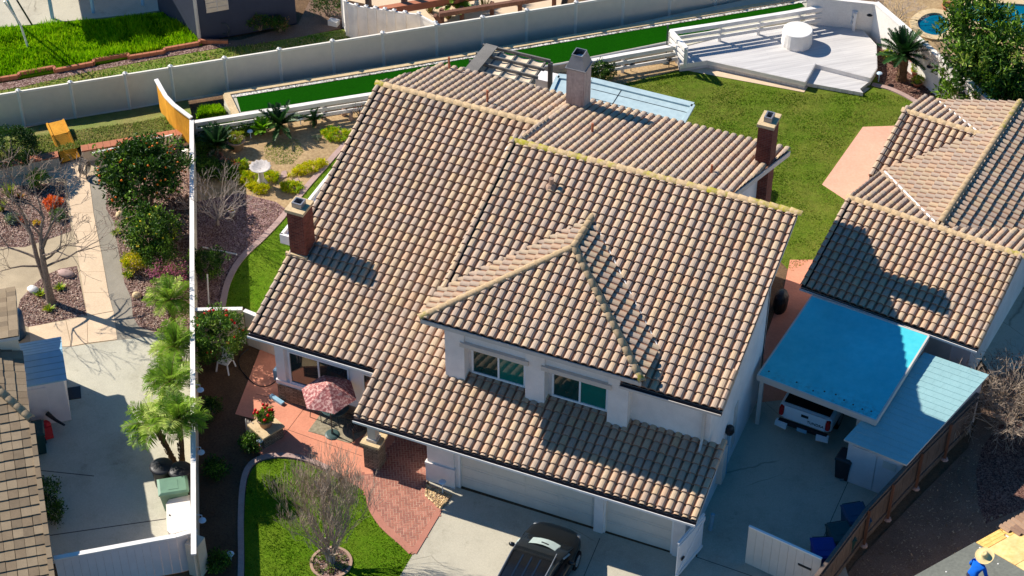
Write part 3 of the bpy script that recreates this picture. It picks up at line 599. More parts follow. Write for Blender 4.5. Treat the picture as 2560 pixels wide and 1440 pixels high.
class Roof:
    def __init__(s, root, mats, fr=None, nose=True):
        s.nm = len(mats) if nose else 0
        s.root = root; s.whole = []; s.cut = MB(); s.mats = mats; s.deck = MB()
        s.fr = fr or (lambda x, y: (x, y)); o = Vector((*s.fr(0, 0), 0)); s.ex = Vector((*s.fr(1, 0), 0)) - o; s.ey = Vector((*s.fr(0, 1), 0)) - o; s.o = o
    def W(s, x, y, z): return s.o + s.ex * x + s.ey * y + Vector((0, 0, z))
    def plane(s, poly, g, z0, u0, v0, faces=None, pit=PIT, expo=EXPO, slope=SLOPE, deck=True, jit=.007, rake=(), tiles=True):
        """poly: convex plan polygon (local x,y); g: plan up-slope direction; height = z0 + slope*(p.g)
        u0: where the first tile column starts (plan, along U); v0: plan distance of the eave along g"""
        co = 1 / math.sqrt(1 + slope * slope); si = slope * co
        gx, gy = g; ux, uy = gy, -gx
        U = s.ex * ux + s.ey * uy; Vv = (s.ex * gx + s.ey * gy) * co + Vector((0, 0, si)); N = U.cross(Vv)
        O = s.W(0, 0, z0)
        uv = [(p[0] * ux + p[1] * uy, (p[0] * gx + p[1] * gy) / co) for p in poly]
        if sum(uv[i][0] * uv[(i + 1) % len(uv)][1] - uv[(i + 1) % len(uv)][0] * uv[i][1] for i in range(len(uv))) < 0: uv = uv[::-1]
        pt = lambda u, v, w_: O + U * u + Vv * v + N * w_
        if deck:
            i = len(s.deck.v); n = len(uv)
            s.deck.v += [pt(u, v, -.03) for u, v in uv] + [pt(u, v, -.15) for u, v in uv]
            s.deck.f += [tuple(range(i, i + n)), tuple(range(i + 2 * n - 1, i + n - 1, -1))] + [(i + k, i + n + k, i + n + (k + 1) % n, i + (k + 1) % n) for k in range(n)]
            s.deck.m += [0, 1] + [1] * n
        umin, umax = min(p[0] for p in uv), max(p[0] for p in uv); vmin, vmax = min(p[1] for p in uv), max(p[1] for p in uv)
        v0 = v0 / co; eps = .012
        tf = faces or TF; wd = max(p[0] for f in tf for p in f); ln = max(p[1] for f in tf for p in f)
        def isin(u, v):
            for i in range(len(uv)):
                a, b = uv[i], uv[(i + 1) % len(uv)]; L = math.hypot(b[0] - a[0], b[1] - a[1])
                if ((b[0] - a[0]) * (v - a[1]) - (b[1] - a[1]) * (u - a[0])) / L < -eps: return False
            return True
        j0 = int(math.floor((vmin - v0) / expo)) - 1; j1 = int(math.ceil((vmax - v0) / expo)) + 1
        i0 = int(math.floor((umin - u0) / pit)) - 1; i1 = int(math.ceil((umax - u0) / pit)) + 1
        for j in range(j0, j1 if tiles else j0):
            for i in range(i0, i1):
                u, v = u0 + i * pit, v0 + j * expo; m = random.randrange(len(s.mats))
                du, dv, dw = random.uniform(-jit, jit), random.uniform(-jit, jit) * 1.5, random.uniform(0, jit)
                if all(isin(u + a, v + b) for a in (0, wd) for b in (0, expo)):
                    s.whole.append((pt(u + du, v + dv, dw), U, Vv, N, m, tf))
                elif u + wd > umin - .01 and u < umax + .01:
                    for fi, f in enumerate(tf):
                        q = clip([(u + p[0], v + p[1], p[2]) for p in f], uv)
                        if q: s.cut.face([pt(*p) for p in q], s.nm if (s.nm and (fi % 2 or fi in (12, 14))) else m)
        for (u, sgn) in rake:   # rake tiles along u = const, sgn -1: left edge
            j = 0
            while v0 + j * expo < vmax - .1:
                s.whole.append((pt(u, v0 + j * expo, .03), U, Vv, N, random.randrange(len(s.mats)), RF if sgn < 0 else RFM)); j += 1
        return pt
    def ridge(s, a, b, mats, r=.13, step=.36, lift=.06):
        a, b = Vector(a), Vector(b); d = (b - a); L = d.length; d.normalize()
        up = Vector((0, 0, 1)); sd = d.cross(up).normalized(); up = sd.cross(d)
        n = max(1, int(round(L / step))); st = L / n
        if not hasattr(s, 'rm'): s.rm = {}
        for k in range(n):
            m = mats[k % len(mats)] if isinstance(mats, list) else mats
            key = m.name
            if key not in s.rm:
                q = MB(); NN = 7
                for e, (x, rr, zz) in enumerate(((0, r * 1.06, .02), (step + .06, r * .92, -.005))):
                    for t in range(NN):
                        an = math.pi * t / (NN - 1); q.v.append(Vector((x, math.cos(an) * rr, math.sin(an) * rr * .8 + zz)))
                for t in range(NN):
                    an = math.pi * t / (NN - 1); q.v.append(Vector((0, math.cos(an) * (r * 1.06 - .03), math.sin(an) * (r * .85 - .03) + .0)))
                for t in range(NN - 1): q.f.append((t, t + 1, NN + t + 1, NN + t)); q.f.append((2 * NN + t, 2 * NN + t + 1, t + 1, t))
                me = bpy.data.meshes.new('ridge_tile'); me.from_pydata(q.v, [], q.f); me.materials.append(m); me.polygons.foreach_set('use_smooth', [True] * len(me.polygons)); s.rm[key] = me
            o = bpy.data.objects.new('ridge_tile', s.rm[key]); sc.collection.objects.link(o); o.parent = s.root
            p = a + d * (k * st) + Vector((0, 0, lift + random.uniform(-.004, .004))) - ORG[s.root.as_pointer()]
            mt = Matrix((d, -sd, up)).transposed().to_4x4(); mt.translation = p; o.matrix_local = mt
    def finish(s, keep=300, name='roof_tile'):
        s.whole.sort(key=lambda t: (t[0] - CAM).length)
        meshes = {}
        for k, (p, U, Vv, N, m, tf) in enumerate(s.whole):
            if k < keep:
                key = (id(tf), m)
                if key not in meshes:
                    me = bpy.data.meshes.new(name); vs_ = []; fs = []
                    for f in tf: i = len(vs_); vs_ += f; fs.append(tuple(range(i, i + len(f))))
                    me.from_pydata(vs_, [], fs); me.materials.append(s.mats[m]); meshes[key] = me
                    if s.nm: me.materials.append(M['nose']); me.polygons.foreach_set('material_index', [1 if (k2 % 2 or k2 in (12, 14)) else 0 for k2 in range(len(fs))])  # noses and pan strips take the brown that stands for shade
                o = bpy.data.objects.new(name, meshes[key]); sc.collection.objects.link(o); o.parent = s.root
                mt = Matrix((U, Vv, N)).transposed().to_4x4(); mt.translation = p - ORG[s.root.as_pointer()]; o.matrix_local = mt
            else:
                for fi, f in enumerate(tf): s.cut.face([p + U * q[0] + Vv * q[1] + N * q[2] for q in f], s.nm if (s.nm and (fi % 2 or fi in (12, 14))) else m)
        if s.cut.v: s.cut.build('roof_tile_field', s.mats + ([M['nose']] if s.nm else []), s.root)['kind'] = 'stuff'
        s.deck.build('roof', [M['underlay'], M['trimtan']], s.root)

# ---- the tiled house
house = thing('house', 'large two-storey house with tan barrel tile roof in the middle', 'house', (0, 6, 0))
RH = Roof(house, TILE)
KS, KM, SL_, SM_ = 2.95, 5.9, 10.79, 10.96
yl, ym = (SL_ - KS) * 1.5, 8.27          # ridge lines
zl, zm = KS + yl / 3, KM + ym / 3
ye, ys = 1.13, -.66                                   # left eave, garage eave
XL, XR = -8.42, 8.62
up = (0, 1)
GA = .2
RH.plane([(XL + GA, ye), (-1.18, ye), (-1.18, yl), (XL + GA, yl)], up, KS, XL + GA, ye)
RH.plane([(XL, ye), (XL + GA, ye), (XL + GA, yl), (XL, yl)], up, KS, XL, ye, rake=((XL, -1),), tiles=False)
RH.plane([(-3.5, ys), (XR, ys), (XR, ye), (-3.5, ye)], up, KS, XL + GA, ye - 5 * EXPO * CO, rake=((-3.5, -1),))
RH.plane([(-1.18, ye), (XR, ye), (XR, 2.0), (-1.18, 2.0)], up, KS, XL + GA, ye, rake=((XR, 1),))
# main upper roof around the dormer
XML, XMR = -1.52, 8.7
yme = .95
dxl, dxr, dyf, dze = -1.56, 6.06, .77, 6.68           # dormer eaves
dm = (dxl + dxr) / 2; dh = (dxr - dxl) / 2; dzr = dze + dh / 3; dpk = dyf + dh
dyv = (dzr - KM) * 3                                  # dormer ridge meets the main slope
dye = (dze - KM) * 3                                  # dormer eaves meet the main slope
RH.plane([(XML + GA, dye + .1), (dm, dyv), (dm, ym), (XML + GA, ym)], up, KM, XML + GA, yme)
RH.plane([(XML, dye), (XML + GA, dye + .05), (XML + GA, ym), (XML, ym)], up, KM, XML, dye, rake=((XML, -1),), tiles=False)
RH.plane([(dm, dyv), (dxr, dye), (XMR, dye), (XMR, ym), (dm, ym)], up, KM, XML + GA, yme)
RH.plane([(5.3, yme), (XMR, yme), (XMR, dye), (dxr, dye), (5.3, dye - .2)], up, KM, XML + GA, yme, rake=((XMR, 1),))
# dormer
RH.plane([(dxl, dyf), (dxr, dyf), (dm, dpk)], up, dze - dyf / 3, dxl + .05, dyf)
RH.plane([(dxl, dyf), (dm, dpk), (dm, dyv), (dxl, dye)], (1, 0), dze - dxl / 3, -dyv, dxl)
RH.plane([(dxr, dyf), (dxr, dye), (dm, dyv), (dm, dpk)], (-1, 0), dze + dxr / 3, dyf, -dxr)
# back slopes
RH.plane([(XL, yl), (-1.75, yl), (-1.75, 15.35), (XL + .9, 15.35)], (0, -1), SL_, .05, -15.35)
RH.plane([(-1.75, ym), (6.05, ym), (6.66, 15.02), (-1.75, 15.02)], (0, -1), SM_, .05, -15.02)
for k in range(10):
    y = 11.9 - k * EXPO * CO
    if y > ym + .1: RH.whole.append((Vector((-1.75, y, SM_ - y / 3 + .03)), Vector((-1, 0, 0)), Vector((0, -CO, SI)), Vector((0, SI, CO)), k % len(TILE), RFM))
r0, r1, r2 = M['ridge0'], M['ridge1'], M['ridge2']
RH.ridge((XL - .05, yl, zl), (-1.7, yl, zl), [r2, r0, r0, r0, r0, r0, r0, r0, r0, r0, r0, r0, r0, r0, r0, r0, r0, r0, r0])
RH.ridge((XML - .05, ym, zm), (XMR + .1, ym, zm), [r2, r2, r1, r2, r1, r1, r1, r2, r0, r1, r1, r0, r0, r1, r1, r1, r1, r0, r1, r1, r2, r1, r0, r0, r1, r1, r2, r2, r1])
RH.ridge((dm, dpk - .1, dzr), (dm, dyv + .2, dzr), r0)
RH.ridge((dxl - .05, dyf - .05, dze - .02), (dm, dpk, dzr), [r1] + [r0] * 20)
RH.ridge((dxr + .05, dyf - .05, dze - .02), (dm, dpk, dzr), [r1] + [r0] * 20)
RH.finish(300)
# valley flashing beside the dormer
MB().tube([(dxr - .02, dye + .06, dze + .07), (dm + .05, dyv + .06, dzr + .06)], .035, 6).build('valley_flashing', M['steel'], house)
MB().bx(dxl + .5, dxl + .95, dye + .15, dye + .4, dze + .12, dze + .2).build('valley_flashing', M['trim'], house)

# walls
def wall_yz(mb, x0, x1, pts, m=0):   # polygon in (y,z) extruded in x
    n = len(pts); i = len(mb.v)
    mb.v += [Vector((x0, y, z)) for y, z in pts] + [Vector((x1, y, z)) for y, z in pts]
    mb.f += [tuple(range(i, i + n)), tuple(range(i + 2 * n - 1, i + n - 1, -1))] + [(i + k, i + n + k, i + n + (k + 1) % n, i + (k + 1) % n) for k in range(n)]
    mb.m += [m] * (n + 2)
wl = MB()
zs = lambda y, k=KS: k + y / 3 - .16
wall_yz(wl, 7.9, 8.1, [(.12, 0), (.12, zs(.12)), (1.95, zs(1.95)), (1.95, zs(1.95, KM)), (ym - .1, zs(ym - .1, KM)), (ym, 0)])
wl.bx(-1.7, 8.1, ym - .2, ym, 0, zm - .25)                         # wall under the ridge at the back
wall_yz(wl, -7.68, -7.5, [(1.6, 0), (1.6, zs(1.6)), (yl, zl - .18), (15.0, 5.6), (15.0, 0)])
wl.bx(-7.5, 5.9, 14.8, 15.0, 0, 5.6)
wall_yz(wl, 5.9, 6.1, [(ym, 0), (ym, SM_ - ym / 3 - .2), (15.0, 5.6), (15.0, 0)])
wl.bx(5.37, 7.9, 1.953, 2.1, 2.9, 6.1)                               # upper wall right of the dormer
wl.bx(-1.09, 5.35, 1.98, 2.12, 3.0, 6.55)                             # dormer wall
wl.bx(-1.1, -.98, 1.63, 4.5, 3.0, 6.56); wl.bx(5.26, 5.36, 1.63, 4.5, 3.0, 6.56)
for x0, x1 in ((-1.12, -.42), (1.78, 2.46), (4.68, 5.38)): wl.bx(x0, x1, 1.6, 1.99, 3.0, 6.6)    # pilasters
wl.bx(-.42, 1.78, 1.66, 1.985, 5.32, 6.58); wl.bx(2.46, 4.68, 1.66, 1.985, 5.32, 6.58)               # window heads
# garage front
wl.bx(-1.15, -.16, 0, .5, 0, 2.5); wl.bx(4.93, 5.25, 0, .4, 0, 2.5); wl.bx(7.7, 8.097, 0, .118, 0, 2.5)
wl.bx(-.16, 4.93, .02, .4, 2.2, 2.5); wl.bx(5.25, 7.7, .02, .4, 2.2, 2.5); wl.bx(-.16, -.02, .06, .4, 0, 2.2)
wl.bx(-1.15, -.9, .5, 5.0, 0, 2.9)
# entry and left wing
wl.bx(-3.2, -1.15, 4.2, 4.4, 0, 3.6); wl.bx(-3.4, -3.2, 1.6, 4.4, 0, 3.2)
wl.bx(-7.68, -3.2, 1.6, 1.8, 2.5, 3.3); wl.bx(-7.68, -7.2, 1.6, 1.8, 0, 2.5); wl.bx(-4.75, -4.35, 1.6, 1.8, 0, 2.5); wl.bx(-7.68, -3.2, 1.605, 1.8, 0, .85)
wl.build('wall', M['stucco'], house)
bd = MB(); bd.bx(-1.22, -.1, -.07, .3, .82, .92); bd.bx(-1.2, -.12, -.05, .25, 0, .82); bd.build('pier_base', M['stucco'], house)
# trim: left wing window wall
tr = MB(); tr.bx(-7.76, -3.2, 1.5, 1.6, .82, 1.0); tr.bx(-7.7, -7.35, 1.52, 1.62, 1.0, 3.0); tr.bx(-4.78, -4.3, 1.54, 1.62, 1.0, 3.0); tr.bx(-7.3, -4.8, 1.56, 1.62, 2.55, 2.72); tr.bx(-4.3, -3.2, 1.56, 1.62, 2.55, 2.72)
tr.build('window_trim', M['trim'], house)
MB().bx(-7.7, -3.2, 1.47, 1.6, .0, .82).build('stone_base', M['stone'], house)
hd = MB(); hd.bx(-.55, 1.9, 1.52, 1.66, 5.14, 5.32); hd.bx(2.36, 4.8, 1.52, 1.66, 5.14, 5.32); hd.build('window_head', M['trimtan'], house)
def window(x0, x1, z0, z1, y, parent, blind=False, thick=.07):
    f = MB(); f.bx(x0, x0 + .07, y - .05, y + .02, z0, z1); f.bx(x1 - .07, x1, y - .05, y + .02, z0, z1); f.bx(x0 + .07, x1 - .07, y - .05, y + .02, z0, z0 + .07); f.bx(x0 + .07, x1 - .07, y - .05, y + .02, z1 - .07, z1)
    xm = (x0 + x1) / 2; f.bx(xm - .03, xm + .03, y - .048, y + .018, z0 + .07, z1 - .07)
    fr = f.build('window', M['vinyl'], parent)
    for a, b in ((x0 + .07, xm - .03), (xm + .03, x1 - .07)):
        MB().bx(a, b, y - .01, y + .01, z0 + .07, z1 - .07).build('pane', (M['blind'] if a < xm - .2 else M['tint2']) if blind else M['glass'], fr)
window(-.3, 1.66, 3.72, 5.0, 1.96, house, True)
window(2.6, 4.58, 3.72, 5.0, 1.96, house, True)
window(-7.2, -4.8, 1.0, 2.55, 1.58, house)
window(-4.3, -3.25, 1.0, 2.55, 1.58, house)
# garage doors: four sections each
def gdoor(x0, x1, label):
    for k in range(4):
        q = MB(); z0 = .02 + k * .545; q.bx(x0, x1, .16, .2, z0, z0 + .535)
        n = max(2, int(round((x1 - x0) / 1.2)))
        for i in range(n):
            a = x0 + .12 + i * (x1 - x0 - .12) / n; b = x0 + (i + 1) * (x1 - x0 - .12) / n
            q.bx(a, b, .146, .16, z0 + .1, z0 + .44)
        q.build('garage_door_section', M['gdoor'], house)
gdoor(-.02, 4.93, ''); gdoor(5.25, 7.7, '')
tj = MB(); tj.bx(5.25, 5.31, .06, .16, 0, 2.2); tj.bx(7.62, 7.7, .06, .16, 0, 2.2); tj.bx(-.02, .04, .06, .16, 0, 2.2); tj.build('door_jamb', M['trim'], house)
# gutters: dark trough with a white lip
def gutter(a, b, lipmat='trim'):
    a, b = Vector(a), Vector(b); d = (b - a).normalized(); n = Vector((d.y, -d.x, 0))
    q = MB(); q.bar(a + n * .05 + Vector((0, 0, -.05)), b + n * .05 + Vector((0, 0, -.05)), .11, .02, 0); q.bar(a + Vector((0, 0, 0)), b, .02, .1, 0)
    gq = q.build('gutter', M['gutter_in'], house)
    MB().bar(a + n * .11 + Vector((0, 0, -.02)), b + n * .11 + Vector((0, 0, -.02)), .022, .09).build('gutter_lip', M[lipmat], gq)
gutter((XL, ye - .02, KS + ye / 3 - .08), (-3.52, ye - .02, KS + ye / 3 - .08))
gutter((-3.5, ys - .02, KS + ys / 3 - .08), (XR, ys - .02, KS + ys / 3 - .08))
gutter((5.3, yme - .02, KM + yme / 3 - .08), (XMR, yme - .02, KM + yme / 3 - .08), 'trimtan')
MB().bar((dxl, dyf - .02, dze - .1), (dxr, dyf - .02, dze - .1), .04, .16).build('fascia', M['trimtan'], house)
ds = MB(); ds.bx(7.83, 7.92, 1.84, 1.93, 3.75, 6.1); ds.tube([(7.88, 1.88, 3.8), (7.9, 1.7, 3.66), (7.92, 1.5, 3.56)], .045, 6); ds.build('downspout', M['trimtan'], house)
# rake boards on the right gable
MB().bar((XMR - .03, yme, KM + yme / 3 - .14), (XMR - .03, ym, zm - .14), .05, .2).build('barge_board', M['trimtan'], house)
MB().bar((6.07, ym + .1, SM_ - ym / 3 - .1), (6.66, 15.0, SM_ - 15.0 / 3 - .12), .05, .2).build('barge_board', M['trimtan'], house)
MB().bar((XL + .03, ye, KS + ye / 3 - .14), (XL + .03, yl, zl - .14), .05, .2).build('barge_board', M['trim'], house)
# bay box on the left gable beside the chimney
bb = MB(); bb.bx(-9.1, -8.2, 5.0, 9.4, 4.35, 4.5); bb.bx(-9.12, -9.02, 5.0, 9.4, 4.2, 4.6); bb.bx(-9.12, -8.3, 4.95, 5.05, 4.2, 4.6); bb.build('side_gutter_box', M['trim'], house)
# vents
def vent(x, y, z, r=.05, h=.4, m='terra'):
    MB().tube([(x, y, z - .1), (x, y, z + h)], r, 8).build('vent_pipe', M[m], house)
vent(.5, 6.93, KM + 6.93 / 3 + .08, .09, .34, 'pot')
vb = MB(); vb.lathe((.5, 6.9, KM + 6.9 / 3 + .02), [(.2, 0), (.17, .1), (.11, .18)], 10); vb.build('vent_base', M['pot'], house)
zb = lambda y, s=SM_: s - y / 3 + .08
vent(.14, 11.8, zb(11.8)); vent(-4.27, 12.5, zb(12.5), .045); vent(4.94, 10.85, zb(10.85), .045, .32); vent(-6.96, 15.0, zb(15.0), .045)
# chimneys
def brick_chimney(x0, x1, y0, y1, zb_, zt, nm):
    q = MB().bx(x0, x1, y0, y1, zb_, zt - .12).build('brick_chimney', M['brick'], house)
    MB().prism([(x0 - .05, y0 - .05), (x1 + .05, y0 - .05), (x1 + .05, y1 + .05), (x0 - .05, y1 + .05)], zt - .12, zt).build('chimney_cap', M['stonecap'], q)
    c = MB(); a0, a1, b0, b1 = x0 + .12, x1 - .12, y0 + .18, y1 - .2
    c.bx(a0, a1, b0, b0 + .05, zt, zt + .2); c.bx(a0, a1, b1 - .05, b1, zt, zt + .2); c.bx(a0, a0 + .05, b0 + .05, b1 - .05, zt, zt + .2); c.bx(a1 - .05, a1, b0 + .05, b1 - .05, zt, zt + .2)
    c.build('flue', M['steel'], q); MB().bx(a0 + .05, a1 - .05, b0 + .05, b1 - .05, zt, zt + .02).build('flue_hole', M['black'], q)
brick_chimney(-8.34, -7.72, 4.28, 5.02, 0, 6.5, 'l')
MB().bx(-8.5, -7.66, 4.2, 4.3, 4.1, 4.55).build('chimney_flashing', M['stonecap'], house)
brick_chimney(5.93, 6.46, 12.88, 13.68, 0, 8.42, 'r')
t = NT('weathered_stucco'); q = t.ramp(t.noise(9, 4), [(.3, S(176, 160, 152)), (.7, S(198, 182, 172))])
mp = t.n('ShaderNodeMapping'); mp.inputs['Scale'].default_value = (5, 5, .55); t.l(t.pos, mp.inputs[0])
q = t.mix(t.ramp(t.noise(1, 5, .7, mp.outputs[0]), [(.48, (0, 0, 0, 1)), (.75, (.75, .75, .75, 1))]), q, S(110, 96, 96))
M['weath'] = t.done(q, .95, .2)
gc = MB().bx(-1.72, -1.02, 13.95, 14.66, 5.4, 8.0).build('stucco_chimney', M['weath'], house)
cp = MB()
a0, a1, b0, b1 = -1.77, -.97, 13.9, 14.71
cp.bx(a0, a1, b0, b1, 8.0, 8.06)
q0 = [(a0 + .03, b0 + .03, 8.06), (a1 - .03, b0 + .03, 8.06), (a1 - .03, b1 - .03, 8.06), (a0 + .03, b1 - .03, 8.06)]
q1 = [(a0 + .2, b0 + .17, 8.58), (a1 - .2, b0 + .17, 8.58), (a1 - .2, b1 - .17, 8.58), (a0 + .2, b1 - .17, 8.58)]
for k in range(4): cp.face([q0[k], q0[(k + 1) % 4], q1[(k + 1) % 4], q1[k]])
for k in range(4):
    a, b = Vector(q1[k]), Vector(q1[(k + 1) % 4]); cp.bar(a, b, .03, .03)
cp.build('chimney_shroud', M['steel'], gc)
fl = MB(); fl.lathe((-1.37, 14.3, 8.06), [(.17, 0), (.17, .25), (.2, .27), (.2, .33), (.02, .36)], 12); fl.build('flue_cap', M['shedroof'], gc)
# entry column
col = MB(); col.bx(-3.42, -2.86, -.32, .24, 0, 1.15); col.build('stone_pillar', M['stone'], house)
cp = MB(); cp.bx(-3.5, -2.78, -.4, .32, 1.15, 1.25); cp.build('pillar_cap', M['stonecap'], house)
cp = MB(); cp.bx(-3.33, -2.95, -.23, .15, 1.25, 1.36); cp.bx(-3.29, -2.99, -.19, .11, 1.36, 2.55); cp.build('post', M['trimtan'], house)
MB().bar((-3.4, -.04, 2.6), (-1.1, -.04, 2.6), .2, .22).build('beam', M['trimtan'], house)
# house number plate text on the garage pier and twin flood light under the eave
def text_mesh(txt, size, mat, parent, loc, rot, name):
    cu = bpy.data.curves.new(name, 'FONT'); cu.body = txt; cu.size = size; cu.extrude = .006
    ob = bpy.data.objects.new(name, cu); sc.collection.objects.link(ob)
    dg = bpy.context.evaluated_depsgraph_get(); me = bpy.data.meshes.new_from_object(ob.evaluated_get(dg))
    bpy.data.objects.remove(ob); me.materials.clear(); me.materials.append(mat)
    o = bpy.data.objects.new(name, me); sc.collection.objects.link(o); o.parent = parent
    o.location = Vector(loc) - ORG[parent.as_pointer()]; o.rotation_euler = rot; return o
text_mesh('15128', .17, M['black'], house, (-.92, -.008, 2.22), (R(90), 0, 0), 'house_number')
fl = MB(); fl.lathe((5.95, -.3, 2.28), [(.02, 0), (.07, .0), (.04, .12)], 8); fl.lathe((6.15, -.3, 2.28), [(.02, 0), (.07, .0), (.04, .12)], 8); fl.bar((5.9, -.25, 2.4), (6.2, -.25, 2.4), .05, .04)
fl.build('flood_light', M['white'], house)
# right wall: service box, conduit, vertical joint
sv = MB(); sv.bx(8.1, 8.3, 3.3, 3.75, .4, 1.9); sv.build('meter_box', M['trimtan'], house)
cd = MB(); cd.tube([(8.2, 4.05, .2), (8.2, 4.05, 2.5)], .06, 8); cd.build('conduit', M['bluepole'], house)
cd = MB(); cd.lathe((8.22, 4.05, 2.15), [(.12, 0), (.17, .12), (.15, .28), (.08, .36)], 10); cd.build('wall_lamp', M['black'], house)
MB().bx(8.1, 8.13, 4.9, 5.25, .6, 2.6).build('wall_panel', M['trimtan'], house)

# flat patio-cover roof behind the house
pc = thing('patio_cover', 'pale blue flat patio roof behind the back eave', 'patio cover', (-2.396, 22.64, 0))
pcp = [(-4.244, 18.733), (-4.414, 20.024), (-3.033, 20.3), (1.322, 20.273), (1.35, 18.828), (-0.97, 18.488)]
MB().prism(pcp, 2.75, 2.95).build('roof', M['flatroof'], pc)
ed = MB()
for k in range(5): ed.bar((*pcp[k], 2.98), (*pcp[(k + 1) % 6], 2.98), .3 if k in (1, 2) else .16, .09)
ed.build('edge_flashing', M['flatroof'], pc)
e2 = MB()
for a, b in (((-1.699, 19.073, 2.952), (-1.708, 20.476, 2.952)), ((-2.636, 19.184, 2.952), (1.27, 19.066, 2.952)), ((-2.865, 19.777, 2.952), (1.288, 19.743, 2.952))): e2.bar(a, b, .035, .012)
e2.build('seam', M['dkmetal'], pc)
for q in [(pcp[3][0] - .3, pcp[3][1] - .3, 0), (pcp[1][0] + .3, pcp[1][1] - .4, 0)]: MB().bar(q, (q[0], q[1], 2.75), .14, .14).build('post', M['trim'], pc)
# ---------------------------------------------------------------- right neighbour house (turned 7.2 degrees)
RA = R(-7.2); RO = (8.47, 11.85)
def rf(u, v): return (RO[0] + u * math.cos(RA) - v * math.sin(RA), RO[1] + u * math.sin(RA) + v * math.cos(RA))
nh = thing('house', 'right-hand house with tan tile cross gables behind the carport', 'house', rf(3, 4))
RN = Roof(nh, TILE, rf)
ze, zr = 2.5, 3.82; vB = (zr - ze) * 3; uc = 3.4; zA = 3.57; vA0 = 7.26; vA = vA0 + (zA - ze) * 3
uL, uR = -.12, 6.62
zW = lambda u: zr - (uc - u) / 3          # west slope height
RN.plane([(uL + GA, 0), (uR, 0), (uR, vB), (uL + GA, vB)], (0, 1), ze, uL + GA, 0, rake=((uR, 1),))
RN.plane([(uL, 0), (uL + GA, 0), (uL + GA, vB), (uL, vB)], (0, 1), ze, uL, 0, rake=((uL, -1),), tiles=False)
# garage back slope z = zr-(v-vB)/3, cut by the valley with the west slope
RN.plane([(uL, vB), (uc, vB), (uL - .0, vB + 3 * (zr - zW(uL)))], (0, -1), zr + vB / 3, .02, -(vB + 3.6))
RN.plane([(uc, vB), (uR, vB), (uR, vB + 3.2), (uc, vB + .02)], (0, -1), zr + vB / 3, .02, -(vB + 3.6))
# west slope of the cross roof
uv_A = 3 * (zA - zr) + uc
we = -.45
RN.plane([(uc, vB), (uc, vA + .8), (uv_A, vA), (-.23, 7.59)], (1, 0), zr - uc / 3, -13.4, we)
RN.plane([(uc, vA + .8), (uc, 12.95), (.17, 12.95), (uv_A, vA)], (1, 0), zr - uc / 3, -13.4, we)
# wing A
RN.plane([(we, vA0), (we + .05, vA0), (uv_A, vA), (we, vA)], (0, 1), ze - vA0 / 3, we + .03, vA0, rake=((we, -1),))
RN.plane([(we, vA), (uv_A, vA), (.17, 12.95), (we, 12.95)], (0, -1), zA + vA / 3, .0, -(vA + 3.2))
# east slope
RN.plane([(uc, vB + .1), (uc + 4.2, vB + 3.0), (uc + 4.2, 12.95), (uc, 12.95)], (-1, 0), zr + uc / 3, .0, -(uc + 4.2))
W = RN.W
RN.ridge(W(uL - .05, vB, zr), W(uR + .08, vB, zr), [r0, r0, r0, r0, r0, r0, r0, r0, r0, r0, r0, r0, r0, r0, r0, r0, r0, r1, r1])
RN.ridge(W(we - .08, vA, zA), W(uv_A + .2, vA, zA), r0)
RN.ridge(W(uc, vB + .3, zr), W(uc, 13.0, zr), [r0] * 18 + [r1] * 8, .15)
RN.finish(300)
MB().tube([W(uv_A - .1, vA + .15, zA + .05), W(.17, 12.9, zA - (12.9 - vA) / 3 + .06)], .04, 6).build('valley_flashing', M['trim'], nh)
MB().tube([W(uc - .2, vB + .3, zr + .02), W(uL + .2, vB + 3.5, ze + .32)], .04, 6).build('valley_flashing', M['trim'], nh)
wn = MB()
def nbox(mb, u0, u1, v0, v1, z0, z1, m=0): mb.prism([rf(u0, v0), rf(u1, v0), rf(u1, v1), rf(u0, v1)], z0, z1, m)
nbox(wn, .2, 6.3, .45, 7.0, 0, 2.5); nbox(wn, .3, 7.0, 7.0, 12.6, 0, 2.45)
wn.prism([rf(6.1, .5), rf(6.3, .5), rf(6.3, 7.0), rf(6.1, 7.0)], 2.5, lambda x, y: 2.5)
i = len(wn.v)
wn.face([W(6.3, .45, 2.5), W(6.3, 7.4, 2.5), W(6.3, vB, zr - .2)]); wn.face([W(.2, .45, 2.5), W(.2, vB, zr - .2), W(.2, 7.4, 2.5)])
wn.build('wall', M['stucco'], nh)
q = MB(); a, b = W(uL, -.03, ze - .1), W(uR, -.03, ze - .1); q.bar(a, b, .1, .03); gq = q.build('gutter', M['gutter_in'], nh)
MB().bar(W(uL, -.1, ze - .07), W(uR, -.1, ze - .07), .022, .09).build('gutter_lip', M['trim'], gq)
nd = MB(); nbox(nd, 4.3, 5.6, .38, .45, 0, 2.1); nd.build('side_door', M['trimtan'], nh)

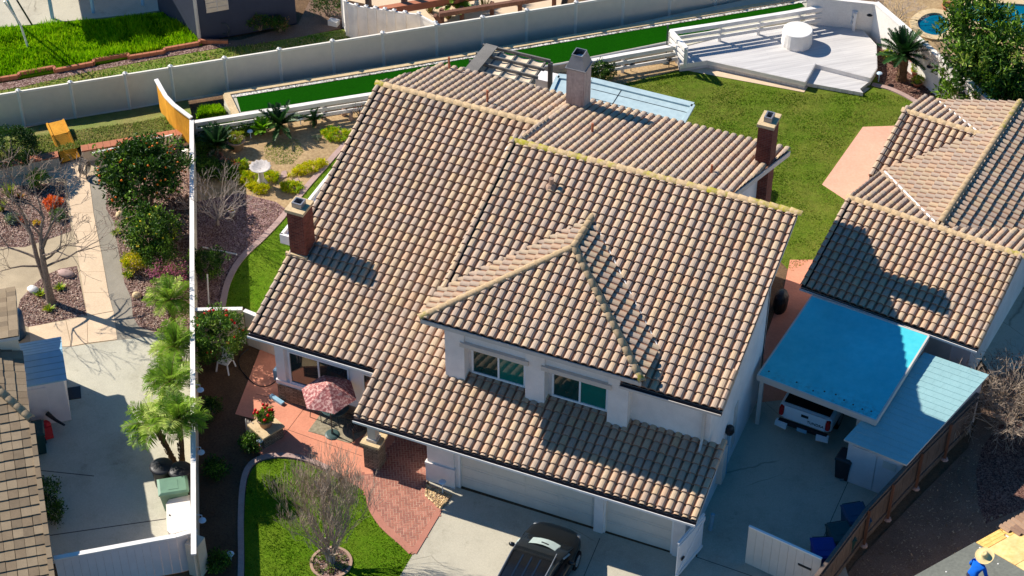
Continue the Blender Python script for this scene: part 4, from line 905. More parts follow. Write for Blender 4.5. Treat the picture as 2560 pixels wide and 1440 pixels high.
# ---------------------------------------------------------------- carport, shed, truck
cpz = 2.5
cpp = [(8.918, 11.321, 2.62), (13.306, 10.862, 2.62), (12.655, 6.306, 2.36), (8.298, 6.887, 2.36)]
cpo = thing('carport', 'carport with flat white roof sheet in shade over the pickup', 'carport', (10.562, 9.169, 0))
sh = MB(); pc_ = [Vector(p) for p in cpp]; n_ = Vector((0, 0, .05))
sh.add([p for p in pc_] + [p + n_ for p in pc_], [(3, 2, 1, 0), (4, 5, 6, 7), (0, 1, 5, 4), (1, 2, 6, 5), (2, 3, 7, 6), (3, 0, 4, 7)])
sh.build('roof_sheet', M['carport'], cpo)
for a, b in ((0, 1), (1, 2), (2, 3), (3, 0)):
    MB().bar(pc_[a] + Vector((0, 0, -.06)), pc_[b] + Vector((0, 0, -.06)), .06, .24).build('fascia', M['trimtan'], cpo)
for a in (.3, .63):
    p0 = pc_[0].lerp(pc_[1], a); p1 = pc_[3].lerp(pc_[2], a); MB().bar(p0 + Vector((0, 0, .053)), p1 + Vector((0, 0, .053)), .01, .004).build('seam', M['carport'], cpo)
for t in (.06, .3, .45, .53, .62, .7, .78, .86, .93):
    p = pc_[3].lerp(pc_[2], t) + (pc_[0] - pc_[3]) * (.05 + .05 * random.random()); MB().lathe(p + Vector((0, 0, .053)), [(.035, 0), (.03, .015), (.01, .02)], 8).build('roof_screw', M['dkmetal'], cpo)
for p in (pc_[3], pc_[2].lerp(pc_[3], .12), pc_[0], pc_[1]):
    q = p + (Vector((sum(v.x for v in pc_) / 4, sum(v.y for v in pc_) / 4, p.z)) - p) * .06
    MB().bar((q.x, q.y, 0), (q.x, q.y, p.z - .1), .14, .14).build('post', M['trimtan'], cpo)
shd = thing('storage_shed', 'long grey shed with white shingle roof beside the carport', 'shed', (13.166, 6.01, 0))
spp = [(15.652, 10.221, 2.15), (14.074, 5.068, 1.95), (11.842, 5.311, 2.05), (13.312, 10.356, 2.25)]
s_ = [Vector(p) for p in spp]
q = MB(); q.add(s_ + [p + Vector((0, 0, .06)) for p in s_], [(3, 2, 1, 0), (4, 5, 6, 7), (0, 1, 5, 4), (1, 2, 6, 5), (2, 3, 7, 6), (3, 0, 4, 7)]); q.build('roof_base', M['trimtan'], shd)
# shingles laid in courses across the lean-to roof
nn = (s_[1] - s_[0]).cross(s_[3] - s_[0]).normalized()
if nn.z < 0: nn = -nn
bil = lambda a, b: s_[0].lerp(s_[3], a).lerp(s_[1].lerp(s_[2], a), b) + nn * .064
la, lb = (s_[3] - s_[0]).length, (s_[1] - s_[0]).length; ni, nj = int(la / .3), int(lb / .28)
for j in range(nj):
    off_ = .5 if j % 2 else 0
    for i in range(-1 if off_ else 0, ni):
        a0, a1 = max(0, (i + off_) / ni) + .0008, min(1, (i + 1 + off_) / ni) - .0008; b0_, b1_ = (j + .001) / nj, (j + 1) / nj
        if a1 - a0 < .01: continue
        v = [bil(a0, b0_), bil(a1, b0_), bil(a1, b1_), bil(a0, b1_)]; h = [.006, .006, .018, .018]
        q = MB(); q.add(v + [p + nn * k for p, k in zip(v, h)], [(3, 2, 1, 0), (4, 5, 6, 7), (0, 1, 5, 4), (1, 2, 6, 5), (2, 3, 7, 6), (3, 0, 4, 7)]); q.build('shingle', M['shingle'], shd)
wsd = MB(); wsd.prism([(s_[0].lerp(s_[2], .04)).xy, (s_[1].lerp(s_[3], .04)).xy, (s_[2].lerp(s_[0], .04)).xy, (s_[3].lerp(s_[1], .04)).xy], 0, 1.95); wsd.build('wall', M['shedwall'], shd)
fa = s_[2].lerp(s_[0], .04); fb = s_[1].lerp(s_[3], .04); fd = (fb - fa).normalized(); fn = Vector((fd.y, -fd.x, 0))
for t0, t1, nm in ((.08, .5, 'door_leaf'), (.52, .94, 'door_leaf')):
    a = fa.lerp(fb, t0) + fn * .02; b = fa.lerp(fb, t1) + fn * .02; MB().bar((a.x, a.y, .95), (b.x, b.y, .95), .03, 1.7).build(nm, M['shedwall'], shd)
a = fa.lerp(fb, .62) + fn * .05; b = fa.lerp(fb, .85) + fn * .05; MB().bar((a.x, a.y, 1.5), (b.x, b.y, 1.5), .02, .3).build('notice_panel', M['trimtan'], shd)
br = MB()
b0 = Vector((11.889, 5.513, 0)); br.bar(b0 + Vector((0, 0, .04)), b0 + Vector((.35, .12, .3)), .22, .05); br.tube([b0 + Vector((.35, .12, .3)), b0 + Vector((.5, .35, 1.1))], .02, 6)
tag(br.build('push_broom', M['steel'], None), 'grey broom leaning by the shed corner', 'broom')
gq_ = Vector((7.398, 13.161, 0)); q = MB(); q.lathe(gq_, [(.3, 0), (.34, .2), (.34, .55), (.28, .72), (.12, .8), (.02, .82)], 12)
for v in q.v: k_ = 1 + .08 * math.sin(v.z * 9 + v.x * 7); v.x = gq_.x + (v.x - gq_.x) * k_ * .8; v.y = gq_.y + (v.y - gq_.y) * k_ * 1.2
tag(q.build('covered_grill', M['black'], None), 'black covered grill on the path between the two houses', 'grill')
off0 = lambda p: (p[0], p[1], 0)
wb = thing('wheelie_bin', 'tall black wheelie bin against the grey shed corner', 'bin', (11.949, 5.702, 0))
def bin_(root, loc, rot, w_, d_, h, mat, lidmat=None, wheels=True):
    L = Vector(loc); Rz = Matrix.Rotation(rot, 4, 'Z')
    def tf(p): return L + Rz @ Vector(p)
    q = MB(); v = []
    for z, k in ((0.06, .8), (h * .9, 1.0)):
        for sx, sy in ((-1, -1), (1, -1), (1, 1), (-1, 1)): v.append(tf((sx * w_ / 2 * k, sy * d_ / 2 * k, z)))
    q.add(v, [(3, 2, 1, 0), (4, 5, 6, 7), (0, 1, 5, 4), (1, 2, 6, 5), (2, 3, 7, 6), (3, 0, 4, 7)]); q.build('body', mat, root)
    q = MB(); v = []
    for z, k in ((h * .9, 1.06), (h * .95, 1.08), (h, .9)):
        for sx, sy in ((-1, -1), (1, -1), (1, 1), (-1, 1)): v.append(tf((sx * w_ / 2 * k, sy * d_ / 2 * k, z)))
    q.add(v, [(3, 2, 1, 0), (8, 9, 10, 11)] + [(k + a, k + (a + 1) % 4, k + 4 + (a + 1) % 4, k + 4 + a) for k in (0, 4) for a in range(4)])
    ld = q.build('lid', lidmat or mat, root)
    q = MB(); a, b = tf((-w_ * .3, 0, h + .004)), tf((w_ * .3, 0, h + .004)); q.bar(a, b, d_ * .35, .012); q.build('lid_panel', lidmat or mat, ld)
    MB().bar(tf((-w_ * .42, d_ * .56, h * .93)), tf((w_ * .42, d_ * .56, h * .93)), .04, .04).build('handle', M['black'], root)
    if wheels:
        for sx in (-1, 1):
            MB().tube([tf((sx * w_ * .4 - .03, d_ * .42, .1)), tf((sx * w_ * .4 + .03, d_ * .42, .1))], .1, 12).build('wheel', M['rubber'], root)
bin_(wb, (11.949, 5.702, 0), R(-7), .55, .6, 1.05, M['binblack'])
for (pos, mat, lab, rot) in ((off0((12.967, 3.233, 1)), 'binblue', 'blue lidded wheelie bin by the wood fence, farthest of three', R(35)), (off0((12.735, 2.217, 1)), 'bindark', 'dark green wheelie bin between two blue ones by wood fence', R(35)), (off0((12.416, 1.35, 1)), 'binroyal', 'royal blue bin behind the beige gate', R(25))):
    r_ = thing('wheelie_bin', lab, 'bin', pos, 'bins along the wood fence'); bin_(r_, pos, rot, .75, .85, 1.1, M[mat])

def loft(mb, secs, n=20, m=0, p=.45, y_axis=True, tf=lambda v: v):
    """secs: list of (y, half width, z bottom, z top); rounded-box cross sections joined along y"""
    i0 = len(mb.v)
    for (y, hw, z0, z1) in secs:
        cz = (z0 + z1) / 2; hz = (z1 - z0) / 2
        for k in range(n):
            a = 2 * math.pi * (k + .5) / n; c, s = math.cos(a), math.sin(a)
            mb.v.append(tf(Vector((hw * math.copysign(abs(c) ** p, c), y, cz + hz * math.copysign(abs(s) ** p, s)))))
    for j in range(len(secs) - 1):
        for k in range(n):
            r = (k + 1) % n; b = i0 + j * n; mb.f.append((b + k, b + n + k, b + n + r, b + r)); mb.m.append(m)
    mb.f.append(tuple(i0 + k for k in range(n))); mb.m.append(m)
    mb.f.append(tuple(i0 + (len(secs) - 1) * n + k for k in range(n - 1, -1, -1))); mb.m.append(m)
    return mb
def wheel(root, tf, x, y, r=.37, w_=.24):
    q = MB(); q.tube([tf(Vector((x - w_ / 2, y, r))), tf(Vector((x + w_ / 2, y, r)))], r, 20)
    t_ = q.build('wheel', M['rubber'], root)
    s = 1 if x > 0 else -1
    MB().tube([tf(Vector((x + s * (w_ / 2 - .02), y, r))), tf(Vector((x + s * (w_ / 2 + .012), y, r)))], r * .62, 14).build('rim', M['chrome'], t_)

# pickup truck: tail towards the camera, y forward from the tail
tp = Vector((10.108, 6.848, 0)); tr_ = Matrix.Rotation(R(-5), 4, 'Z')
trk = thing('pickup_truck', 'white pickup truck parked tail-out under the carport', 'pickup truck', tp)
T = lambda v: tp + tr_ @ v
q = MB(); loft(q, [(0.12, .93, .62, 1.22), (.2, .98, .58, 1.25), (2.1, 1.0, .55, 1.27), (2.2, .99, .55, 1.27)], 20, 0, .3, tf=T); q.build('bed', M['truck'], trk, False)
q = MB(); q.add([T(Vector(p)) for p in ((-.84, .24, 1.262), (.84, .24, 1.262), (.84, 2.12, 1.285), (-.84, 2.12, 1.285), (-.84, .24, 1.29), (.84, .24, 1.29), (.84, 2.12, 1.31), (-.84, 2.12, 1.31))], [(4, 5, 6, 7), (0, 1, 5, 4), (1, 2, 6, 5), (2, 3, 7, 6), (3, 0, 4, 7)]); q.build('bed_cover', M['tonneau'], trk)
q = MB(); loft(q, [(2.2, .96, .55, 1.85), (2.5, .94, .55, 1.95), (4.0, .93, .55, 1.94), (4.7, .95, .55, 1.3), (5.7, .93, .5, 1.15), (5.8, .85, .5, .95)], 20, 0, .4, tf=T); q.build('cab', M['truck'], trk, True)
q = MB(); q.add([T(Vector(p)) for p in ((-.76, .07, .66), (.76, .07, .66), (.76, .07, 1.25), (-.76, .07, 1.25), (-.76, .12, .66), (.76, .12, .66), (.76, .12, 1.25), (-.76, .12, 1.25))], [(0, 1, 2, 3), (3, 2, 6, 7), (0, 4, 5, 1), (0, 3, 7, 4), (1, 5, 6, 2)]); tg = q.build('tailgate', M['truck'], trk)
q = MB(); q.bar(T(Vector((-.13, .06, 1.06))), T(Vector((.13, .06, 1.06))), .03, .1); q.build('handle', M['black'], tg)
text_mesh('TUNDRA', .15, M['black'], trk, T(Vector((.1, .062, .8))), (R(90), 0, R(-5)), 'tailgate_lettering')
for s in (-1, 1):
    q = MB(); loft(q, [(.02, .075, .78, 1.18), (.1, .08, .76, 1.2), (.2, .08, .78, 1.18)], 10, 0, .4, tf=lambda v: T(v + Vector((s * .86, 0, 0)))); q.build('tail_light', M['lens'], trk)
    q = MB(); q.bar(T(Vector((s * .55, -.1, .48))), T(Vector((s * .98, -.06, .5))), .16, .22); q.build('bumper_corner', M['truck'], trk)
    wheel(trk, T, s * .84, 1.2, .4); wheel(trk, T, s * .84, 4.7, .4)
q = MB(); q.bar(T(Vector((-.9, .0, .55))), T(Vector((.9, .0, .55))), .16, .12); q.build('bumper', M['black'], trk)
q = MB(); q.bar(T(Vector((-.18, -.09, .5))), T(Vector((.18, -.09, .5))), .02, .16); q.build('licence_plate', M['shedroof'], trk)
q = MB(); q.add([T(Vector(p)) for p in ((-.78, 2.19, 1.35), (.78, 2.19, 1.35), (.7, 2.3, 1.85), (-.7, 2.3, 1.85))], [(0, 1, 2, 3)]); q.build('rear_window', M['carglass'], trk)

# dark car nose-in at the garage
cpz_ = Vector((4.05, -.75, 0)); C2 = lambda v: cpz_ + Vector((v.x, -v.y, v.z))
car = thing('parked_car', 'black people carrier parked nose-in at the wide garage door', 'car', cpz_ + Vector((0, -2.3, 0)))
q = MB(); loft(q, [(.0, .3, .34, .6), (.05, .5, .28, .7), (.18, .72, .24, .8), (.42, .88, .2, .9), (.9, .96, .2, 1.0), (1.6, .98, .2, 1.06), (2.6, .98, .2, 1.1), (4.4, .97, .2, 1.12), (4.9, .9, .25, 1.05), (5.0, .8, .3, .9)], 26, 0, .42, tf=C2); q.build('body', M['carpaint'], car, True)
q = MB(); loft(q, [(1.05, .86, 1.0, 1.06), (1.65, .83, 1.02, 1.37), (2.25, .78, 1.05, 1.66), (2.6, .76, 1.05, 1.72), (4.3, .75, 1.05, 1.7), (4.85, .74, 1.05, 1.3)], 24, 0, .38, tf=C2); q.build('window_band', M['carglass'], car, True)
q = MB(); loft(q, [(2.15, .72, 1.58, 1.66), (2.5, .72, 1.64, 1.755), (4.2, .7, 1.62, 1.745), (4.6, .66, 1.5, 1.6)], 20, 0, .5, tf=C2); rf_ = q.build('roof', M['carpaint'], car, True)
for s in (-1, 1):
    q = MB(); q.tube([C2(Vector((s * .68, 2.1, 1.755))), C2(Vector((s * .7, 2.6, 1.79))), C2(Vector((s * .68, 4.4, 1.77)))], .016, 6); q.build('roof_rail', M['chrome'], car)
    for k in (.3, .5):
        pass
    q = MB(); q.blob(C2(Vector((s * 1.03, 1.7, 1.06))), (.13, .08, .08), 10, 6); q.build('side_mirror', M['carpaint'], car, True)
    wheel(car, C2, s * .86, .95, .34); wheel(car, C2, s * .86, 3.9, .34)
    q = MB(); q.blob(C2(Vector((s * .74, .36, .78))), (.1, .14, .05), 10, 6); q.build('headlight', M['chrome'], car, True)
for x in (-.3, .0, .3):
    q = MB(); q.bar(C2(Vector((x, 2.5, 1.757))), C2(Vector((x, 4.2, 1.747))), .05, .012); q.build('roof_rib', M['carglass'], car)
# folded silver sunshade seen behind the windscreen, laid just under the glass surface
q = MB(); N_ = 9
for j in range(N_):
    t = -1 + 2 * j / (N_ - 1)
    for (y, z, hw) in ((1.14 + .3 * t * t, 1.115, .9), (1.62 + .3 * t * t, 1.36, .86)): q.v.append(C2(Vector((t * hw, y, z + .045 - .03 * t * t))))
for j in range(N_ - 1): q.f.append((2 * j, 2 * j + 2, 2 * j + 3, 2 * j + 1)); q.m.append(0)
q.build('sunshade', M['sunshade'], car)
q = MB(); q.bar(C2(Vector((-.1, 1.46, 1.32))), C2(Vector((.16, 1.5, 1.34))), .05, .03); q.build('rear_view_mirror', M['black'], car)

# beige gates by the drive
def slat_gate(name, label, a, b, h, z0, mat, brace=False, n=8, hinge=False):
    a, b = Vector(a), Vector(b); a.z = b.z = 0; r_ = thing(name, label, 'gate', a); d = (b - a); L = d.length; d.normalize(); nrm = Vector((d.y, -d.x, 0))
    for k in range(n):
        p = a + d * (k * L / n + .004); q_ = a + d * ((k + 1) * L / n - .004); MB().bar((p.x, p.y, z0 + h / 2), (q_.x, q_.y, z0 + h / 2), .03, h).build('board', mat, r_)
    MB().bar(a + Vector((0, 0, z0 + h + .02)), b + Vector((0, 0, z0 + h + .02)), .08, .05).build('top_rail', M['trim'], r_)
    if brace:
        for zz in (.18, h - .12): MB().bar(a + nrm * .04 + Vector((0, 0, z0 + zz)), b + nrm * .04 + Vector((0, 0, z0 + zz)), .04, .09).build('rail', M['trim'], r_)
        MB().bar(a + nrm * .04 + Vector((0, 0, z0 + .22)), b + nrm * .04 + Vector((0, 0, z0 + h - .2)), .035, .08).build('brace', M['trim'], r_)
        p = a + nrm * .06 + d * .2; MB().bar((p.x, p.y, z0 + .8), (p.x + d.x * .16, p.y + d.y * .16, z0 + .8), .04, .09).build('latch', M['black'], r_)
    if hinge:
        p = b - d * .75 + nrm * .03; q_ = b - d * .28 + nrm * .03; MB().bar((p.x, p.y, z0 + h * .62), (q_.x, q_.y, z0 + h * .62), .03, .07).build('strap_hinge', M['black'], r_)
    return r_
slat_gate('drive_gate', 'beige board gate standing open beside the garage corner', (8.161, -0.947, 0), (8.515, 0.606, 0), 1.7, .05, M['trim'], True, 7)
slat_gate('drive_gate', 'wide beige board gate closing the side drive', (10.036, 0.623, 0), (12.591, 0.186, 0), 1.75, .05, M['gdoor'], False, 9, True)
lp = Vector((12.39, -0.368, 1.2)); q = MB(); q.blob(lp, .11, 10, 7); q.tube([lp + Vector((0, 0, -1.2)), lp], .03, 6); tag(q.build('globe_lamp', M['white'], None, True), 'white globe lamp at the foot of the wide beige gate', 'lamp')
pl = Vector((8.453, 0.296, 0)); q = MB(); q.bar(pl, pl + Vector((-.25, .05, 1.0)), .05, .08); tag(q.build('timber_prop', M['brownwood'], None), 'brown timber propped against the open gate', 'plank')
pl = Vector((8.514, 1.565, 0)); q = MB(); q.tube([pl, pl + Vector((.05, 0, .8))], .07, 8); tag(q.build('drain_pipe', M['bluepole'], None), 'short pale pipe standing by the side wall', 'pipe')

# ---------------------------------------------------------------- fences and walls
def cedar_fence():
    r_ = thing('wood_fence', 'brown cedar board fence running along the right drive', 'fence', (14.593, 5.902, 0))
    pts = [(15.472, 9.619, 1.75), (14.32, 6.143, 1.75), (13.362, 2.943, 1.75), (12.637, -0.505, 1.75), (12.406, -2.01, 1.75)]
    pts = [Vector((p[0], p[1], 0)) for p in pts]
    for k in range(len(pts) - 1):
        a, b = pts[k], pts[k + 1]; L = (b - a).length; d = (b - a).normalized(); nrm = Vector((-d.y, d.x, 0)); n = int(L / .145)
        for i in range(n):
            p = a + d * (i * L / n + .004); q_ = a + d * ((i + 1) * L / n - .004); h = 1.72 + random.uniform(-.02, .02)
            o_ = nrm * random.uniform(-.006, .006)
            MB().bar(p + o_ + Vector((0, 0, h / 2)), q_ + o_ + Vector((0, 0, h / 2)), .022, h).build('picket', M['cedar'], r_)
        for zz in (.35, 1.5): MB().bar(a + nrm * .04 + Vector((0, 0, zz)), b + nrm * .04 + Vector((0, 0, zz)), .05, .09).build('rail', M['cedar'], r_)
        MB().bar(a + Vector((0, 0, 1.78)), b + Vector((0, 0, 1.78)), .13, .04).build('cap_rail', M['cedar'], r_)
    for k, p in enumerate((pts[1], pts[2], pts[3], pts[1].lerp(pts[0], .5), pts[1].lerp(pts[2], .55))):
        q = p + Vector((.08, -.05, 0)); MB().bar(q, q + Vector((0, 0, 1.74)), .09, .09).build('post', M['brownwood'], r_)
        MB().lathe(q, [(.14, 0), (.12, .06), (.05, .08)], 8).build('post_footing', M['curb'], r_)
cedar_fence()

def panel_fence(name, label, pts, zb, h, pm_, qm, capw=.1, post=.13, gap_top=True, cap=True):
    r_ = thing(name, label, 'fence', (pts[0][0], pts[0][1], zb))
    pts = [Vector((p[0], p[1], zb)) for p in pts]
    for k, p in enumerate(pts):
        q = MB(); q.bar(p, p + Vector((0, 0, h + .04)), post, post); po = q.build('post', qm, r_)
        q = MB(); q.prism([(p.x - .085, p.y - .085), (p.x + .085, p.y - .085), (p.x + .085, p.y + .085), (p.x - .085, p.y + .085)], zb + h + .04, zb + h + .075)
        t_ = p + Vector((0, 0, h + .13)); c4 = [Vector((p.x + sx * .08, p.y + sy * .08, zb + h + .075)) for sx, sy in ((-1, -1), (1, -1), (1, 1), (-1, 1))]
        for e in range(4): q.face([c4[e], c4[(e + 1) % 4], t_])
        q.build('post_cap', M['white'], po)
    for a, b in zip(pts, pts[1:]):
        d = (b - a).normalized() * (post / 2); MB().bar(a + d + Vector((0, 0, h * .5)), b - d + Vector((0, 0, h * .5)), .045, h - .16).build('panel', pm_, r_)
        MB().bar(a + d + Vector((0, 0, h - .05)), b - d + Vector((0, 0, h - .05)), capw * .8, .1).build('top_rail', qm, r_)
        MB().bar(a + d + Vector((0, 0, .06)), b - d + Vector((0, 0, .06)), capw * .8, .12).build('bottom_rail', qm, r_)
    return r_
fa_, fb_ = Vector((-25.484, 12.189, 1.56)), Vector((-6.504, 27.439, 1.56)); fdir = (fb_ - fa_).normalized()
ts = [(Vector(p) - fa_).dot(fdir) for p in ((-25.484, 12.189, 1.56), (-23.799, 13.522, 1.56), (-22.032, 14.989, 1.56), (-20.56, 16.214, 1.56), (-18.756, 17.649, 1.56), (-16.901, 19.113, 1.56), (-15.089, 20.566, 1.56), (-13.298, 21.885, 1.56), (-11.485, 23.454, 1.56), (-9.877, 24.777, 1.56), (-8.264, 26.005, 1.56), (-6.504, 27.439, 1.56))]
st = (ts[-1] - ts[0]) / (len(ts) - 1)
ts = [ts[0] - st] + ts + [ts[-1] + st * k for k in range(1, 6)]
panel_fence('vinyl_fence', 'long taupe vinyl privacy fence along the back of both yards', [(fa_ + fdir * t) for t in ts], -.28, 1.84, M['vfence'], M['vpost'])
panel_fence('vinyl_fence', 'short bright white stepped vinyl fence beyond the taupe fence', [(-16.396, 24.155, 1.6), (-15.902, 23.52, 1.6), (-15.337, 23.411, 1.6), (-14.874, 23.467, 1.6), (-14.46, 23.538, 1.6), (-14.029, 23.615, 1.6), (-13.602, 23.657, 1.6), (-13.111, 23.727, 1.6), (-12.505, 23.879, 1.6), (-11.543, 23.5, 1.6)], -.24, 1.84, M['white'], M['white'], .1, .12)

def cap_fence(name, label, pts, h, bm, capm, zb=0.0, bw_=.15):
    r_ = thing(name, label, 'fence', (pts[0][0], pts[0][1], zb)); pts = [Vector((p[0], p[1], zb)) for p in pts]
    cnt = 0
    for a, b in zip(pts, pts[1:]):
        L = (b - a).length; d = (b - a).normalized(); n = max(1, int(L / bw_))
        for i in range(n):
            p = a + d * (i * L / n + .003); q_ = a + d * ((i + 1) * L / n - .003)
            MB().bar(p + Vector((0, 0, h / 2)), q_ + Vector((0, 0, h / 2)), .03, h).build('board', bm, r_); cnt += 1
        MB().bar(a + Vector((0, 0, h + .03)), b + Vector((0, 0, h + .03)), .17, .06).build('cap_rail', capm, r_)
    return r_
cap_fence('boundary_fence', 'long white-capped board fence between the left neighbour and the side garden', [(-5.927, -7.393, 1.8), (-9.459, -1.254, 1.8), (-12.645, 4.27, 1.8), (-17.624, 12.956, 1.8)], 1.76, M['stucco2'], M['white'], 0, .3)
cap_fence('boundary_fence', 'golden board fence with white cap climbing to the taupe fence', [(-17.655, 12.988, 1.85), (-18.735, 13.478, 1.9), (-19.366, 13.881, 1.9), (-20.35, 14.776, 1.75)], 1.85, M['goldwood'], M['white'], 0)
cap_fence('drive_gate', 'pale board gate closing the left neighbour drive', [(-9.97, -9.229, 1.75), (-7.569, -7.411, 1.75), (-6.866, -6.893, 1.75), (-6.377, -6.407, 1.75)], 1.72, M['shedwall'], M['white'], 0, .24)
pb = MB(); pv = Vector((-6.376, -6.696, 0)); pb.bx(pv.x - .2, pv.x + .25, pv.y - .2, pv.y + .3, 0, 1.5); tag(pb.build('fence_pier', M['stucco2'], None), 'stucco pier at the near end of the boundary fence', 'pier')
cap_fence('side_gate', 'cream side gate fence between boundary fence and house', [(-11.784, 2.974, 1.7), (-10.222, 3.679, 1.7)], 1.66, M['vfence'], M['white'])
cap_fence('side_gate', 'cream angled gate panel beside the hibiscus', [(-10.126, 3.624, 1.7), (-8.727, 3.461, 1.7)], 1.66, M['vfence'], M['white'])

def rail_fence(name, label, pts, zb, h, rails=3, rw=.16):
    r_ = thing(name, label, 'rail fence', (pts[0][0], pts[0][1], zb)); pts = [Vector((p[0], p[1], zb)) for p in pts]
    for k, p in enumerate(pts): MB().bar(p, p + Vector((0, 0, h - .02)), .12, .12).build('post', M['white'], r_)
    for a, b in zip(pts, pts[1:]):
        d = (b - a).normalized(); nrm = Vector((d.y, -d.x, 0)) * .08
        for k in range(rails):
            z = h - .09 - k * (h - .1) / rails
            MB().bar(a + nrm + Vector((0, 0, z)), b + nrm + Vector((0, 0, z)), .045, rw).build('rail', M['white'], r_)
        MB().bar(a + Vector((0, 0, h)), b + Vector((0, 0, h)), .2, .04).build('top_board', M['white'], r_)
rail_fence('rail_fence', 'white three-rail fence between the cactus garden and the green court', [(-18.131, 13.918, 0.9), (-16.116, 15.495, 0.9), (-13.93, 17.246, 0.9), (-12.17, 18.61, 0.9)], 0, .9)
rail_fence('rail_fence', 'white three-rail fence from the stucco chimney to the deck', [(-5.112, 23.929, 0.95), (-3.474, 25.338, 0.95), (-1.533, 26.95, 0.95)], 0, .95)
# deck
dk = thing('deck', 'pale grey raised deck with clipped corners on the back lawn', 'deck', (2.387, 29.507, 0))
dpoly = [(-1.198, 26.34), (-0.207, 27.087), (4.187, 27.179), (4.203, 28.646), (6.704, 28.56), (6.754, 29.36), (6.259, 31.076), (4.925, 32.499), (4.505, 32.951), (-1.983, 27.741)]
MB().prism(dpoly, .02, .42).build('deck_boards', M['deck'], dk)
MB().prism([(4.119, 27.423), (4.161, 28.743), (6.692, 28.635), (6.437, 27.886), (6.641, 27.653)], .02, .2).build('step', M['deck'], dk)
fsc = MB()
for k in range(len(dpoly) - 1): fsc.bar((*dpoly[k], .3), (*dpoly[k + 1], .3), .05, .22)
fsc.build('skirt_board', M['white'], dk)
sheet('deck_apron', [(-1.144, 26.361), (-0.246, 27.397), (4.285, 27.413), (4.245, 26.948), (-0.874, 26.54)], .03, M['slab'])
sheet('deck_apron', [(4.258, 28.113), (6.78, 28.335), (6.636, 27.891), (4.298, 27.612)], .034, M['slab'])
rail_fence('deck_railing', 'white three-rail railing along the far edge of the deck', [(-2.02, 27.274, 1.35), (-0.184, 28.69, 1.35), (1.246, 29.839, 1.35), (2.72, 31.011, 1.35), (4.515, 32.533, 1.35), (5.05, 31.785, 1.35)], .42, .93)
rail_fence('deck_railing', 'short white railing on the left end of the deck', [(-1.924, 27.213, 1.35), (-0.946, 26.295, 1.35)], .42, .93)
tc = Vector((2.998, 29.838, 0.42)); q = MB()
prof = []
q.lathe(tc, [(.67, 0), (.68, .1), (.66, .4), (.65, .7), (.645, .72), (.62, .735), (.3, .75), (.02, .755)], 36)
for v in q.v:
    if v.z < tc.z + .6:
        a = math.atan2(v.y - tc.y, v.x - tc.x); k = 1 + .025 * math.sin(a * 13) * (1 - (v.z - tc.z) / .7); v.x = tc.x + (v.x - tc.x) * k; v.y = tc.y + (v.y - tc.y) * k
tag(q.build('covered_table', M['white'], None, False), 'round table under a white cover standing on the deck', 'covered table')
# white garden wall at right
gw = thing('garden_wall', 'white rendered garden wall behind the sago palm', 'wall', (9.191, 29.575, 0))
ga, gb = (5.793, 32.181, 1.8), (12.531, 26.488, 1.8)
MB().bar((ga[0], ga[1], .9), (gb[0], gb[1], .9), .2, 1.8).build('wall_face', M['stuccow'], gw)
MB().bar((ga[0], ga[1], 1.83), (gb[0], gb[1], 1.83), .26, .06).build('coping', M['white'], gw)
gc_ = (2.873, 31.578, 1.8)
MB().bar((gc_[0], gc_[1], .9), (ga[0], ga[1], .9), .2, 1.8).build('return_wall', M['stuccow'], gw)
dgw = (Vector(gb) - Vector(ga)).normalized(); ngw = Vector((dgw.y, -dgw.x, 0)) * .2
for nm, p in (('nearest the deck railing', (5.771, 32.267, 1.2)), ('above the sago palm shadow', (9.148, 29.346, 1.2)), ('lowest, beside the yellow flower pot', (10.887, 27.955, 1.2))):
    t_ = (Vector(p) - Vector(ga)).dot(dgw); base = Vector((ga[0], ga[1], 1.2)) + dgw * t_ + ngw
    q = MB(); q.lathe(base, [(.14, 0), (.13, .03), (.05, .09)], 12); q.tube([base + Vector((0, 0, .08)), base + Vector((0, 0, .25)), base - ngw * .45 + Vector((0, 0, .3))], .014, 5)
    tag(q.build('wall_lamp', M['black'], None), 'black dome lamp on the white wall, ' + nm, 'lamp', 'dome lamps on the white wall')
# solar lamps on the boundary fence
for lab, p in (('at the fern shadow, farthest', (-9.737, -0.339, 1.3)), ('level with the palm clump', (-8.205, -2.988, 1.3)), ('above the black bins', (-6.635, -5.679, 1.3))):
    b0 = Vector(p); q = MB(); q.lathe(b0, [(.04, 0), (.13, .05), (.12, .08), (.03, .1)], 14); q.tube([b0 + Vector((0, 0, .09)), b0 + Vector((-.02, .05, .25)), b0 + Vector((-.2, -.05, .3))], .014, 5)
    tag(q.build('fence_lamp', M['lampblue'], None), 'round solar lamp on the shaded fence ' + lab, 'lamp', 'solar lamps on the boundary fence')
def path_lamp(p, lab, h=.55, mat='lampblue'):
    b0 = Vector(p); q = MB(); q.tube([b0, b0 + Vector((0, 0, h))], .018, 6); q.lathe(b0 + Vector((0, 0, h)), [(.03, -.1), (.05, -.02), (.13, 0), (.11, .03), (.03, .06)], 12)
    tag(q.build('path_lamp', M[mat], None), lab, 'lamp', 'stake lamps in the beds')
path_lamp((-0.401, -0.431, 0), 'pale stake lamp in the river rocks by the garage pier', .62)
path_lamp((-5.624, -5.819, 0), 'stake lamp in the dark strip near the lawn kerb', .3)
path_lamp((-7.187, -0.857, 0), 'stake lamp beside the stone planter block', .35)
path_lamp((-16.113, 14.875, 0), 'stake lamp beside the tan plant pot', .35)
path_lamp((-14.616, 16.508, 0), 'stake lamp between the two garden sagos', .35)
path_lamp((6.982, 28.968, 0), 'stake lamp at the deck corner by the mulch', .45)
path_lamp((-3.171, 25.573, 0), 'black stake lamp below the rail fence', .4, 'black')
path_lamp((-1.726, 26.444, 0), 'black stake lamp at the foot of the lamp pole', .45, 'black')
